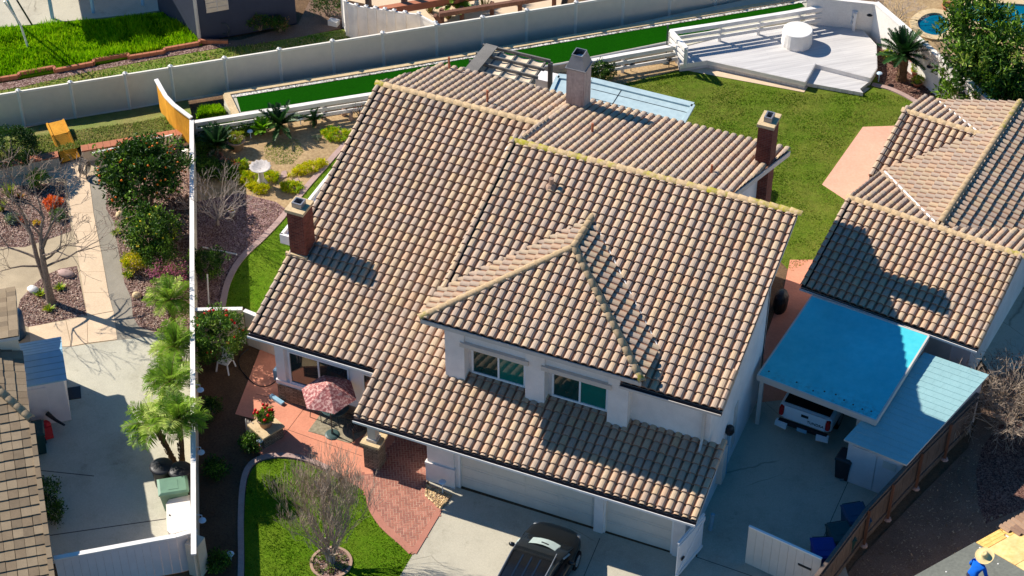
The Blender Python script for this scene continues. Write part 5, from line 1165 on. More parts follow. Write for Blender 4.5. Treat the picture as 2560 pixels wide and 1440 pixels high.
q = MB(); b0 = Vector((-1.977, 26.735, 0)); q.tube([b0, b0 + Vector((0, 0, 1.9))], .03, 6); q.lathe(b0, [(.16, 0), (.15, .05), (.03, .09)], 10); q.lathe(b0 + Vector((0, 0, 1.85)), [(.03, 0), (.05, .05), (.03, .12)], 8)
tag(q.build('feeder_pole', M['dkmetal'], None), 'thin dark pole standing at the deck corner', 'pole')
# retaining walls
def ret_wall(lab, a, b, h=.55):
    r_ = thing('retaining_wall', lab, 'wall', (a[0], a[1], 0)); a, b = Vector((a[0], a[1], 0)), Vector((b[0], b[1], 0))
    MB().bar(a + Vector((0, 0, h / 2)), b + Vector((0, 0, h / 2)), .3, h).build('wall_face', M['stucco2'], r_)
    n = max(1, int((b - a).length / .3)); d = (b - a) / n
    for k in range(n): MB().bar(a + d * (k + .02) + Vector((0, 0, h + .035)), a + d * (k + .98) + Vector((0, 0, h + .035)), .4, .07).build('cap_brick', M['terra'], r_)
ret_wall('low stucco retaining wall with brick cap left of the wooden bridge', (-24.951, 8.052, 0.55), (-22.401, 10.166, 0.55))
ret_wall('low stucco retaining wall with brick cap right of the wooden bridge', (-21.746, 10.851, 0.55), (-18.25, 13.688, 0.55))
# wooden bridge
wbr = thing('wooden_bridge', 'small golden wooden footbridge over the bank', 'bridge', (-22.402, 10.741, 0))
b0, b1, b2 = Vector((-23.549, 11.784, 0.78)), Vector((-22.902, 11.184, 0.74)), Vector((-22.123, 10.57, 0.1)); wd_ = .66
def planks(a, b, n):
    d = (b - a) / n; s = Vector((d.y, -d.x, 0)).normalized() * wd_ / 2
    for k in range(n): p, q_ = a + d * (k + .03), a + d * (k + .97); MB().add([p - s, q_ - s, q_ + s, p + s, p - s + Vector((0, 0, .04)), q_ - s + Vector((0, 0, .04)), q_ + s + Vector((0, 0, .04)), p + s + Vector((0, 0, .04))], [(3, 2, 1, 0), (4, 5, 6, 7), (0, 1, 5, 4), (1, 2, 6, 5), (2, 3, 7, 6), (3, 0, 4, 7)]).build('plank', M['goldwood'], wbr)
    for sg_ in (-1, 1): MB().bar(a + s * sg_ * 1.04 + Vector((0, 0, .0)), b + s * sg_ * 1.04 + Vector((0, 0, .0)), .07, .16).build('side_beam', M['goldwood'], wbr)
planks(b0, b1, 9); planks(b1, b2, 12)
# stepped brick edging on the far lawn
eg = [(-28.826, 14.123), (-27.685, 15.027), (-27.723, 15.24), (-26.605, 16.204), (-26.423, 16.017), (-25.186, 17.133), (-25.268, 17.365), (-24.131, 18.312), (-23.986, 18.139), (-22.776, 19.118), (-22.839, 19.295), (-21.684, 20.291), (-21.728, 20.477), (-20.548, 20.905)]
for k in range(len(eg) - 1):
    a, b = Vector((*eg[k], -.2)), Vector((*eg[k + 1], -.2))
    if k == 0: ego = thing('brick_edging', 'stepped brick edging along the bright green lawn', 'edging', a)
    n = max(1, int((b - a).length / .3)); d = (b - a) / n
    for i in range(n): MB().bar(a + d * (i + .02) + Vector((0, 0, .06)), a + d * (i + .98) + Vector((0, 0, .06)), .12, .22).build('edging_brick', M['terra'], ego)
# dark blue outbuilding
nb = thing('outbuilding', 'slate blue outbuilding at the top edge beyond the vinyl fence', 'building', (-20.493, 21.904, -0.2))
c0, c1, c2 = Vector((-21.849, 20.643, -0.2)), Vector((-18.501, 23.581, -0.2)), Vector((-23.169, 21.265, -0.2))
q = MB(); dv = (c2 - c0); q.prism([c0, c1, c1 + dv * 2.2, c0 + dv * 2.2], -.3, 2.6); q.build('wall', M['navy'], nb)
for pz in (c0,): MB().bar(pz, pz + Vector((0, 0, 2.8)), .12, .12).build('corner_board', M['trimtan'], nb)
def wall_window(a, d, t, z0, w_, h, root, bars=(2, 4)):
    d = d.normalized(); n = Vector((d.y, -d.x, 0)); p = a + d * t + n * .03
    f = MB(); f.bar(p + Vector((0, 0, z0 + h / 2)), p + d * w_ + Vector((0, 0, z0 + h / 2)), .03, h); fr = f.build('window', M['trimtan'], root)
    nx, nz = bars
    for i in range(nx):
        for k in range(nz):
            a_ = p + n * .03 + d * (w_ * (i + .06) / nx); b_ = p + n * .03 + d * (w_ * (i + .94) / nx); zc = z0 + h * (k + .5) / nz
            MB().bar(a_ + Vector((0, 0, zc)), b_ + Vector((0, 0, zc)), .02, h / nz * .88).build('pane', M['canvas'], fr)
wall_window(c0, c1 - c0, .45, 1.35, 1.0, 1.05, nb)
wall_window(c0, c2 - c0, .3, 1.0, .6, 1.2, nb)
q = MB(); q.bar(c0 + Vector((-.15, .1, 2.72)), c2 + dv + Vector((-.15, .1, 2.72)), .12, .1); q.build('gutter', M['trim'], nb)
# veranda posts at top left
for k, (pu, lab) in enumerate((((-28.805, 19.525, -0.2), 'pale veranda post nearest the white swing frame'), ((-27.364, 20.664, -0.2), 'pale veranda post, middle of the three'), ((-25.609, 22.082, -0.2), 'pale veranda post nearest the slate outbuilding'))):
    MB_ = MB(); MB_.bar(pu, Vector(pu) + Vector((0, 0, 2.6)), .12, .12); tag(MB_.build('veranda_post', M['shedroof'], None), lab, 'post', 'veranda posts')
vr = MB(); a, b = Vector((-29.516, 18.594, -0.2)), Vector((-24.767, 22.87, -0.2)); ddv = Vector((-(b - a).y, (b - a).x, 0)).normalized()
vr.add([a + Vector((0, 0, 2.65)) + ddv * .3, b + Vector((0, 0, 2.65)) + ddv * .3, b + Vector((0, 0, 3.0)) + ddv * 5, a + Vector((0, 0, 3.0)) + ddv * 5] , [(0, 1, 2, 3)])
vr.prism([(a + ddv * .3).xy, (b + ddv * .3).xy, (b + ddv * 5).xy, (a + ddv * 5).xy], 3.05, 3.2)
tag(vr.build('veranda_roof', M['trimtan'], None), 'veranda roof over the far patio at top left', 'veranda roof')
# swing frame
sf = thing('swing_frame', 'white curved swing frame standing in the bright green lawn', 'swing', (-28.649, 17.268, -0.2))
f0 = Vector((-28.596, 17.188, -0.2)); top = Vector((-29.013, 16.698, 2.4)); q = MB(); q.tube([f0, f0.lerp(top, .4) + Vector((.1, .05, .25)), f0.lerp(top, .75) + Vector((0, 0, .25)), top], .045, 8); q.build('frame_tube', M['white'], sf)
f1 = Vector((-29.867, 18.481, -0.2)); q = MB(); q.tube([f1, Vector((-28.734, 16.584, 2.6))], .05, 8); q.build('frame_post', M['bluepole'], sf)
q = MB(); q.tube([Vector((-28.35, 16.745, 2.6)), Vector((-28.735, 17.921, 0.5))], .04, 6); q.build('slide_rail', M['dkmetal'], sf)
# timber terrace top centre
tt = thing('timber_terrace', 'brown timber post and rail terrace edge behind the taupe fence', 'terrace edge', (-11.716, 26.473, -0.2))
for a, b in (((-11.928, 24.747, 1.2), (-8.592, 27.407, 1.2)), ((-8.592, 27.407, 1.2), (-7.163, 28.646, 1.2))): MB().bar(a, b, .18, .2).build('beam', M['brownwood'], tt)
for p in ((-12.426, 26.068, -0.2), (-11.673, 26.597, -0.2), (-10.576, 27.482, -0.2), (-9.556, 28.339, -0.2), (-8.302, 29.368, -0.2)): MB().bar(p, Vector(p) + Vector((0, 0, .75)), .16, .16).build('post', M['brownwood'], tt)
MB().bar((-12.065, 24.62, 1.2), (-11.941, 24.991, 0.5), .16, .16).build('brace', M['brownwood'], tt)
MB().bar((-14.87, 24.778, 0.6), (-11.43, 27.647, 0.6), .3, .35).build('bench_wall', M['terra'], tt)
for p in ((-15.989, 25.845, -0.2), (-14.307, 26.125, -0.2)): MB().bar(p, Vector(p) + Vector((0, 0, 3.0)), .22, .22).build('column', M['bark'], tt)
# pergola behind the house
pg = thing('pergola', 'grey timber pergola with tan cloth strips behind the roof', 'pergola', (-6.604, 22.604, 0))
zt = 2.75
beams = (((-8.276, 21.206, 2.75), (-5.228, 21.219, 2.75)), ((-8.303, 20.556, 2.75), (-5.229, 20.562, 2.75)), ((-8.341, 19.94, 2.75), (-5.256, 19.933, 2.75)), ((-8.364, 19.336, 2.75), (-5.253, 19.322, 2.75)))
for a, b in beams: MB().bar(a, b, .07, .14).build('beam', M['greywood'], pg)
a, b = Vector((-7.927, 18.639, 2.9)), Vector((-7.833, 21.153, 2.9)); MB().bar(a, b, .55, .05).build('top_plank', M['greywood'], pg)
for t in (.28, .5, .72, .93):
    p, q_ = Vector(beams[0][0]).lerp(Vector(beams[0][1]), t), Vector(beams[3][0]).lerp(Vector(beams[3][1]), t); MB().bar(p + Vector((0, 0, -.12)), q_ + Vector((0, 0, -.12)), .07, .12).build('rafter', M['greywood'], pg)
for k in range(3):
    q = MB(); n_ = 24
    for i in range(n_ + 1):
        t = .12 + .82 * i / n_; sag = -.09 - .07 * abs(math.sin((t - .28) / .22 * math.pi))
        for bb_ in (beams[k], beams[k + 1]): q.v.append(Vector(bb_[0]).lerp(Vector(bb_[1]), t) + Vector((0, 0, sag)))
    for i in range(n_): q.f.append((2 * i, 2 * i + 1, 2 * i + 3, 2 * i + 2)); q.m.append(0)
    q.build('shade_cloth', M['canvas'], pg)
for p in [Vector((b_[1][0], b_[1][1], 0)) for b_ in (beams[0], beams[3])]: MB().bar(p, Vector(p) + Vector((0, 0, 2.67)), .16, .16).build('post', M['greywood'], pg)
q = MB(); p = Vector((-5.794, 22.531, 0)); q.bx(p.x - .5, p.x + .5, p.y - .3, p.y + .3, 0, .9); q.bx(p.x - .55, p.x + .55, p.y - .35, p.y + .35, .9, .96); tag(q.build('barbecue_island', M['stucco'], None), 'white rendered counter beside the pergola post', 'counter')
# ---------------------------------------------------------------- left neighbour house corner (turned 37.5 degrees)
LA = R(37.5); LO = (-12.975, -5.531, 3.4)
def lf(a, b): return (LO[0] + a * math.cos(LA) - b * math.sin(LA), LO[1] + a * math.sin(LA) + b * math.cos(LA))
lh = thing('house', 'left-hand house corner with flat brown shake tiles at the picture edge', 'house', (*lf(-2, -2), 0))
def flat_faces(w_=.33, L=.42, th=.055):
    g_ = .006
    return [[(g_, 0, th + .02), (w_ - g_, 0, th + .02), (w_ - g_, L, th - .02), (g_, L, th - .02)], [(g_, 0, 0), (w_ - g_, 0, 0), (w_ - g_, 0, th + .02), (g_, 0, th + .02)],
            [(w_ - g_, 0, 0), (w_ - g_, L, 0), (w_ - g_, L, th - .02), (w_ - g_, 0, th + .02)], [(g_, L, 0), (g_, 0, 0), (g_, 0, th + .02), (g_, L, th - .02)]]
FF = flat_faces()
RL = Roof(lh, M['ltile'], lf, False)
sl2 = .22
RL.plane([(-4.2, -7.2), (0, -7.2), (0, 0), (-2.24, 3.4), (-4.2, 3.4)], (0, 1), 3.4, 0 - .33 * 20, -7.2, FF, .33, .37, sl2)
RL.plane([(0, 0), (0, 3.4), (-2.24, 3.4)], (-1, 0), 3.4, .0, 0, FF, .33, .37)
RL.plane([(-3.0, 3.42), (0, 3.42), (0, 7.0), (-3, 7.0)], (0, -1), 3.4 + 3.42 * .25 + .75, .0, -7.0, FF, .33, .37, .25)
RL.ridge(RL.W(.05, -.05, 3.42), RL.W(-2.0, 3.0, 4.06), r0, .14, .42)
k0 = 0
for k in range(17): 
    p = RL.W(.04, -.2 - k * .42, 3.4 - (.2 + k * .42) * sl2); d = Vector((-math.sin(LA), math.cos(LA), sl2)).normalized()
    MB().bar(p + Vector((0, 0, .04)), p - d * .44 + Vector((0, 0, .07)), .17, .12).build('rake_tile', M['ltile'][k % 4], lh)
RL.finish(300, 'roof_tile')
q = MB(); q.face([RL.W(-.05, 3.41, 3.35), RL.W(-.05, 3.41, 4.1), RL.W(-2.3, 3.41, 4.1)]); q.prism([lf(-.5, -7), lf(-.5, 6.5), lf(-4.5, 6.5), lf(-4.5, -7)], 0, 1.9); q.build('wall', M['stucco2'], lh)
# shed beside it
sd = thing('garden_shed', 'plastic garden shed with white ribbed roof beside the left house', 'shed', (-15.335, -1.733, 0))
A_, B_, C_ = Vector((-13.924, -2.278, 2)), Vector((-15.515, -0.415, 2.05)), Vector((-16.157, -1.445, 2))
e1 = Vector((math.cos(LA), math.sin(LA), 0)); e2 = Vector((-math.sin(LA), math.cos(LA), 0))
c_ = A_.copy(); c_.z = 0; Wd, Ld = 1.9, 2.3
pt = lambda a, b, z: c_ + e1 * a + e2 * b + Vector((0, 0, z))
q = MB(); q.prism([pt(-Wd, .05, 0), pt(-.06, .05, 0), pt(-.06, Ld - .05, 0), pt(-Wd, Ld - .05, 0)], 0, 1.95); q.face([pt(-.06, .05, 1.95), pt(-.06, Ld - .05, 1.95), pt(-.06, Ld / 2, 2.3)]); q.build('wall', M['shedwall'], sd)
for b0_, b1_, z0_, z1_ in ((0, Ld / 2, 1.95, 2.36), (Ld / 2, Ld, 2.36, 1.95)):
    n = 5
    for k in range(n):
        t0, t1 = k / n + .01, (k + 1) / n - .01; ba, bb_ = b0_ + (b1_ - b0_) * t0, b0_ + (b1_ - b0_) * t1; za, zb2 = z0_ + (z1_ - z0_) * t0, z0_ + (z1_ - z0_) * t1
        q = MB(); v = [pt(-Wd - .1, ba, za), pt(.06, ba, za), pt(.06, bb_, zb2), pt(-Wd - .1, bb_, zb2)]; v += [p + Vector((0, 0, .05)) for p in v]
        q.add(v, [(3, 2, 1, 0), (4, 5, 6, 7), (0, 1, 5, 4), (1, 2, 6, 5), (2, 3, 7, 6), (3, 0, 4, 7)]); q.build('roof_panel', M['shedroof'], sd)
q = MB(); q.bar(pt(-1.4, .03, .95), pt(-.7, .03, .95), .04, 1.7); q.build('door', M['shedwall'], sd)
q = MB(); q.bar(pt(-1.62, .03, 1.4), pt(-1.42, .03, 1.4), .03, .35); q.build('vent', M['black'], sd)
q = MB(); q.bar((-14.848, -1.227, 0.03), (-14.453, -0.949, 0.03), .62, .03); tag(q.build('door_mat', M['black'], None), 'black mat lying on the shaded drive by the shed', 'mat')
q = MB(); v = Vector((-18.294, 0.701, 0)); q.lathe(v, [(.35, 0), (.4, .2), (.4, 1.1), (.3, 1.2)], 14); tag(q.build('water_butt', M['binblue'], None, True), 'blue water butt behind the plastic shed', 'water butt')
r_ = thing('wheelie_bin', 'teal green wheelie bin under the left eave', 'bin', (-14.25, -3.978, 0)); bin_(r_, (-14.25, -3.978, 0), R(37), .62, .72, 1.1, M['bindark'])
q = MB(); v = Vector((-14.397, -3.19, 0)); q.lathe(v, [(.16, 0), (.18, .1), (.17, .5), (.1, .6)], 10); q.bar(v + Vector((.1, -.1, .25)), v + Vector((.2, -.2, .3)), .3, .45); tag(q.build('red_canister', M['red'], None), 'red canister beside the teal bin', 'canister')
q = MB(); q.tube([v + Vector((-.1, .3, .7)), v + Vector((.3, .2, .62)), v + Vector((.65, .2, .5))], [.09, .06, .04], 8); tag(q.build('leaf_blower', M['black'], None), 'black leaf blower lying against the shed front', 'leaf blower')
# bins on the neighbour drive
def round_bin(p, lab, tilt=0):
    v = Vector(p); r_ = thing('rubbish_bin', lab, 'bin', v, 'round black bins by the palm'); q = MB(); q.lathe(v, [(.28, 0), (.31, .1), (.36, .88), (.37, .9)], 20); q.build('body', M['binblack'], r_, True)
    q = MB(); q.lathe(v + Vector((0, 0, .9)), [(.41, 0), (.41, .05), (.34, .09), (.12, .13), (.02, .14)], 20); q.build('lid', M['binblack'], r_, True)
    MB().bar(v + Vector((-.12, 0, 1.05)), v + Vector((.12, 0, 1.05)), .04, .05).build('lid_handle', M['binblack'], r_)
round_bin((-9.357, -3.736, 0), 'round black bin with lid, left of the two by the palm')
round_bin((-8.691, -3.639, 0), 'round black bin with lid beside the boundary fence')
r_ = thing('wheelie_bin', 'pale green wheelie bin lying lid-up against the boundary fence', 'bin', (-8.545, -4.379, 0)); bin_(r_, (-8.545, -4.379, 0), R(-55), .72, .95, 1.0, M['bingreen'])
q = MB(); bx0 = thing('storage_box', 'white flat-topped storage box in the corner of the left drive', 'box', (-7.8, -5.399, 0))
pp_ = [(-8.456, -5.04), (-8.48, -4.815), (-7.947, -4.353), (-7.119, -5.64), (-7.628, -6.121), (-7.821, -6.05)]
MB().prism([(Vector((*p, 0)) * .97 + Vector((*pp_[3], 0)) * .03).xy for p in pp_], 0, .66).build('body', M['shedwall'], bx0); MB().prism(pp_, .66, .72).build('lid', M['white'], bx0)
hh = Vector((-8.091, -5.424, 0.73)); MB().lathe(hh, [(.03, 0), (.025, .02)], 8).build('lid_latch', M['black'], bx0)

# hose reel, lattice and pots left
hr = Vector((-21.072, 9.994, 0)); q = MB()
for k in range(5):
    ring = [hr + Vector((.05 * k - .1, .28 * math.cos(a), .45 + .28 * math.sin(a))) for a in [2 * math.pi * i / 14 for i in range(15)]]; q.tube(ring, .022, 5, 0, False)
q.bar(hr + Vector((-.15, -.2, .0)), hr + Vector((-.15, 0, .9)), .04, .04); q.bar(hr + Vector((.15, -.2, 0)), hr + Vector((.15, 0, .9)), .04, .04); q.bar(hr + Vector((-.15, 0, .85)), hr + Vector((.15, 0, .85)), .04, .04)
tag(q.build('hose_reel', M['hose'], None), 'hose coiled on a stand at the end of the garden walk', 'hose reel')
lt = thing('lattice_screen', 'white framed tan lattice screen behind the orange tree', 'lattice', (-20.678, 10.737, 0))
la, lb_ = Vector((-20.939, 10.482, 0)), Vector((-18.532, 12.872, 0)); L = (lb_ - la).length; d = (lb_ - la).normalized()
for z in (.05, .85): MB().bar(la + Vector((0, 0, z)), lb_ + Vector((0, 0, z)), .05, .07).build('frame', M['white'], lt)
n = int(L / .16)
for k in range(n):
    p = la + d * (k * .16 + .02)
    MB().bar(p + Vector((0, 0, .1)), p + d * .5 + Vector((0, 0, .8)), .012, .03).build('slat', M['canvas'], lt)
    if k > 3: MB().bar(p + Vector((0, .01, .1)), p - d * .5 + Vector((0, .01, .8)), .012, .03).build('slat', M['canvas'], lt)
def pot(p, lab, r=.25, h=.4, mat='pot', soil=True, name='plant_pot', grp=None):
    v = Vector(p); r_ = thing(name, lab, 'plant pot', v, grp); q = MB(); q.lathe(v, [(r * .68, 0), (r * .95, h * .85), (r * 1.08, h * .86), (r * 1.08, h), (r * .9, h), (r * .88, h * .82), (.01, h * .8)], 16); q.build('pot', M[mat], r_, True)
    MB().lathe(v + Vector((0, 0, h * .78)), [(r * .88, 0), (r * .8, .03), (.01, .04)], 12).build('soil', M['soildark'], r_)
    return r_, v + Vector((0, 0, h * .8))
pot((-18.207, 13.097, 0), 'dark round pot at the foot of the boundary fence', .26, .4, 'binblack')
q = MB(); q.lathe(Vector((-17.794, 12.476, 0)), [(.18, 0), (.2, .4), (.17, .5), (.05, .55)], 12); tag(q.build('white_drum', M['white'], None, True), 'white drum beside the fence near the orange tree', 'drum')
POT = {}
POT['tan'] = pot((-16.292, 13.993, 0), 'large tan pot with yellowing plant in the side garden', .36, .48)
POT['cactus'] = pot((-16.732, 12.923, 0), 'low brown pot in the shade by the boundary fence', .34, .24, 'terra')
POT['flow'] = pot((-14.331, 10.028, 0), 'white pot of pink and yellow flowers on the purple mulch', .13, .3, 'white')
# bird bath
bb = thing('bird_bath', 'stone bird bath with shell bowl in the side garden', 'bird bath', (-14.209, 12.312, 0))
v = Vector((-14.209, 12.312, 0)); q = MB(); q.lathe(v, [(.24, 0), (.26, .08), (.2, .14), (.12, .3), (.1, .62), (.12, .72)], 14); q.build('pedestal', M['bath'], bb, True)
q = MB(); N_ = 26
for j, (r, z) in enumerate(((.1, .7), (.34, .82), (.44, .9), (.42, .92), (.3, .84), (.02, .8))):
    for k in range(N_):
        a = 2 * math.pi * k / N_; f = 1 + (.05 * math.cos(a * 13) if j in (1, 2, 3, 4) else 0); q.v.append(v + Vector((r * f * math.cos(a), r * f * math.sin(a), z + (.015 * math.cos(a * 13) if j in (2, 3) else 0))))
for j in range(5):
    for k in range(N_): q.f.append((j * N_ + k, j * N_ + (k + 1) % N_, (j + 1) * N_ + (k + 1) % N_, (j + 1) * N_ + k)); q.m.append(0)
q.build('bowl', M['bath'], bb, True)
for lab, poly in (('square grey stepping stone in the side garden', [(-13.766, 12.926), (-13.817, 13.336), (-13.706, 13.441), (-13.457, 13.142), (-13.639, 12.894)]), ('stepping stone under the bird bath bowl', [(-14.535, 13.092), (-14.41, 13.376), (-14.208, 13.171), (-14.339, 13.001)]), ('pale stepping stone nearest the kerb', [(-13.152, 13.013), (-13.048, 13.2), (-12.891, 13.037), (-13.016, 12.927)]), ('stepping stone by the shady pot', [(-15.758, 13.157), (-15.741, 13.398), (-15.551, 13.186), (-15.59, 13.053)])):
    tag(MB().prism(poly, -.01, .05).build('stepping_stone', M['curb'], None), lab, 'stone', 'stepping stones in the side garden')
# small garden statues along the rail fence
for lab, p, h in (('small white bird figure near the rail fence end', (-12.812, 17.636, 0), .35), ('small grey statue in the garden corner by the roof', (-13.244, 17.824, 0), .4), ('pale garden figure below the rail fence', (-13.953, 17.279, 0), .25)):
    v = Vector(p); q = MB(); q.lathe(v, [(.1, 0), (.12, .05), (.07, h * .5), (.09, h * .75), (.03, h)], 8); q.blob(v + Vector((.04, 0, h)), (.07, .05, .05), 8, 5); tag(q.build('garden_statue', M['pot'], None, True), lab, 'statue')
# rocks in the left beds
for lab, p, r, m_ in (('flat grey boulder in the round mulch bed', (-18.432, 4.39, 0), (.38, .2, .14), 'curb'), ('pale boulder at the left of the round mulch bed', (-19.091, 3.102, 0), (.25, .18, .16), 'white'), ('pale rock at the edge of the shrub bed', (-18.439, 8.299, 0), (.16, .2, .14), 'stonecap'), ('pale rock by the small palm', (-15.302, 4.347, 0), (.18, .16, .14), 'stonecap')):
    q = MB(); q.blob(Vector(p) + Vector((0, 0, r[2] * .5)), r, 10, 7, 0, .08); tag(q.build('boulder', M[m_], None, True), lab, 'boulder')
# ---------------------------------------------------------------- patio set
rg = MB(); rg.prism([(-6.011, 0.458), (-5.992, 1.506), (-3.985, 1.439), (-4.386, 0.502)], .021, .035); tag(rg.build('outdoor_rug', M['rug'], None), 'patterned grey-tan outdoor rug under the patio table', 'rug')
tb = Vector((-5.35, 1.33, 0)); tt_ = thing('patio_table', 'round dark green lattice-top patio table', 'table', tb)
q = MB(); q.lathe(tb + Vector((0, 0, .7)), [(.5, 0), (.52, .015), (.5, .035), (.46, .03), (.46, .005)], 28); q.build('rim', M['greensteel'], tt_)
for k in range(-5, 6):
    o_ = k * .085; L = math.sqrt(max(.0, .47 ** 2 - o_ ** 2))
    MB().bar(tb + Vector((o_, -L, .715)), tb + Vector((o_, L, .715)), .035, .016).build('slat', M['greensteel'], tt_)
    MB().bar(tb + Vector((-L, o_, .705)), tb + Vector((L, o_, .705)), .035, .016).build('slat', M['greensteel'], tt_)
for k in range(4):
    a = R(45 + 90 * k); c, s = math.cos(a), math.sin(a); q = MB(); q.tube([tb + Vector((c * .4, s * .4, 0.03)), tb + Vector((c * .22, s * .22, .35)), tb + Vector((c * .38, s * .38, .7))], .018, 6); q.build('leg', M['dkmetal'], tt_)
def chair(p, rot, lab):
    v = Vector(p); Rz = Matrix.Rotation(rot, 4, 'Z'); r_ = thing('patio_chair', lab, 'chair', v, 'dark metal patio chairs'); f = lambda *a: v + Rz @ Vector(a)
    q = MB()
    for k in range(7): q.bar(f(-.22 + k * .073, -.22, .44), f(-.22 + k * .073, .22, .44), .035, .02)
    q.tube([f(-.24, -.23, .44), f(.24, -.23, .44), f(.24, .23, .44), f(-.24, .23, .44), f(-.24, -.23, .44)], .016, 5); q.build('seat', M['dkmetal'], r_)
    q = MB(); q.tube([f(-.24, .23, .44), f(-.25, .3, .75), f(-.15, .33, .93), f(0, .34, .97), f(.15, .33, .93), f(.25, .3, .75), f(.24, .23, .44)], .017, 6)
    for k in range(5): q.bar(f(-.16 + k * .08, .24, .46), f(-.14 + k * .07, .33, .92), .03, .012)
    q.build('backrest', M['dkmetal'], r_)
    for sx in (-1, 1):
        for sy in (-1, 1): q = MB(); q.tube([f(sx * .22, sy * .21, .44), f(sx * .25, sy * .25, 0.03)], .015, 6); q.build('leg', M['dkmetal'], r_)
        q = MB(); q.tube([f(sx * .26, .27, .66), f(sx * .28, 0, .68), f(sx * .27, -.18, .64), f(sx * .24, -.2, .44)], .014, 6); q.build('armrest', M['dkmetal'], r_)
chair((-5.982, 1.325, 0), R(80), 'dark patio chair left of the table at the rug edge')
chair((-4.691, 1.434, 0), R(-80), 'dark patio chair right of the table under the eave')
chair((-5.332, 1.993, 0), R(5), 'dark patio chair behind the table by the wall')
chair((-4.324, 0.943, 0), R(-130), 'dark patio chair nearest the stone pillar')
ub = Vector((-5.145, 0.64, 0)); um = thing('patio_umbrella', 'red floral hexagonal patio umbrella beside the window', 'umbrella', ub)
ut = Vector((-5.168, 0.856, 2.45)); pole_t = Vector((ub.x, ub.y, 2.45)); 
MB().lathe(ub, [(.26, 0.02), (.26, .05), (.2, .08), (.05, .1), (.04, .3)], 20).build('base', M['greensteel'], um)
q = MB(); q.tube([ub + Vector((0, 0, .05)), ub + Vector((0, 0, 2.45))], .022, 8); q.build('pole', M['dkmetal'], um)
uc_ = ub + Vector((0, 0, 0)); hexr = 1.0
for k in range(6):
    a0, a1 = R(60 * k + 8), R(60 * k + 68); q = MB()
    p0, p1 = uc_ + Vector((hexr * math.cos(a0), hexr * math.sin(a0), 2.0)), uc_ + Vector((hexr * math.cos(a1), hexr * math.sin(a1), 2.0)); tp = uc_ + Vector((0, 0, 2.5)); m0, m1 = tp.lerp(p0, .5) + Vector((0, 0, .03)), tp.lerp(p1, .5) + Vector((0, 0, .03)); mm = (m0 + m1) / 2 - Vector((0, 0, .02)); pm2 = (p0 + p1) / 2 + Vector((0, 0, .03))
    q.add([tp, m0, m1, p0, p1, pm2, mm], [(0, 1, 6), (0, 6, 2), (1, 3, 5, 6), (6, 5, 4, 2)]); q.build('canopy_panel', M['umb'], um)
    q = MB(); q.tube([tp - Vector((0, 0, .06)), p0 - Vector((0, 0, .015))], .008, 4); q.build('rib', M['dkmetal'], um)
pb = thing('stone_planter', 'stone planter block with cream cap at the patio edge', 'planter', (-7.214, -0.274, 0))
v = Vector((-7.221, -0.319, 0)); Rz = Matrix.Rotation(R(-25), 4, 'Z')
q = MB(); q.prism([(v + Rz @ Vector((a, b, 0))).xy for a, b in ((-.42, -.42), (.42, -.42), (.42, .42), (-.42, .42))], 0, .5); q.build('block', M['stone'], pb)
q = MB(); q.prism([(v + Rz @ Vector((a, b, 0))).xy for a, b in ((-.47, -.47), (.47, -.47), (.47, .47), (-.47, .47))], .5, .57); q.build('cap', M['stonecap'], pb)
POT['gera'] = pot((v.x, v.y, .57), 'stone pot of red geraniums on the planter block', .28, .36, 'pot')
q = MB(); v = Vector((-7.75, 1.405, 0.05)); q.bar(v + Vector((-.3, .1, .02)), v + Vector((.3, -.1, .02)), .16, .1); tag(q.build('spare_tray', M['shedroof'], None), 'pale blue tray lying at the foot of the stone wall', 'tray')
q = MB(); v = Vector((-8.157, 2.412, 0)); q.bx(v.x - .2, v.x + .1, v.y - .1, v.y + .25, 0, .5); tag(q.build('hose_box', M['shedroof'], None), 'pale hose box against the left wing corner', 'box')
q = MB(); q.tube(smoothline([(-8.221, 2.385, 0.04), (-8.393, 1.939, 0.03), (-8.822, 1.826, 0.03), (-9.376, 2.092, 0.03), (-9.858, 2.461, 0.03), (-10.088, 2.943, 0.03), (-9.977, 3.411, 0.03)], 4), .02, 6); tag(q.build('garden_hose', M['black'], None), 'black hose snaking over the left end of the patio', 'hose')
pc_h = thing('plastic_chair', 'white plastic chair under the hibiscus by the gate', 'chair', (-10.268, 2.208, 0))
v = Vector((-10.247, 2.171, 0))
MB().bx(v.x - .22, v.x + .22, v.y - .22, v.y + .22, .4, .44).build('seat', M['white'], pc_h)
for sx in (-1, 1):
    for sy in (-1, 1): MB().bar(v + Vector((sx * .2, sy * .2, .4)), v + Vector((sx * .26, sy * .26, 0)), .05, .05).build('leg', M['white'], pc_h)
MB().bx(v.x - .22, v.x + .22, v.y + .2, v.y + .25, .44, .85).build('backrest', M['white'], pc_h)
for lab, p in (('pale pipe leaning in the shaded mulch by the fence', ((-14.411, 7.835, 0.05), (-12.813, 7.714, 0.3))), ('pale stake upright beside the round shrub', ((-12.558, 5.006, 0), (-12.895, 5.665, 0.9)))):
    q = MB(); q.tube(p, .03, 6); tag(q.build('garden_pipe', M['white'], None), lab, 'pipe')
# white picket edging and grey pots by the planter
es = thing('picket_edging', 'short white picket edging beside the geranium planter', 'edging', (-8.002, -0.348, 0))
for k in range(4):
    v = Vector((-8.002, -0.348, 0)) + Vector((.0 + .1 * k, -.02 * k, 0)); q = MB(); q.tube([v, v + Vector((0, 0, .55)), v + Vector((0, 0, .62))], [.03, .03, .01], 6); q.build('picket', M['white'], es)

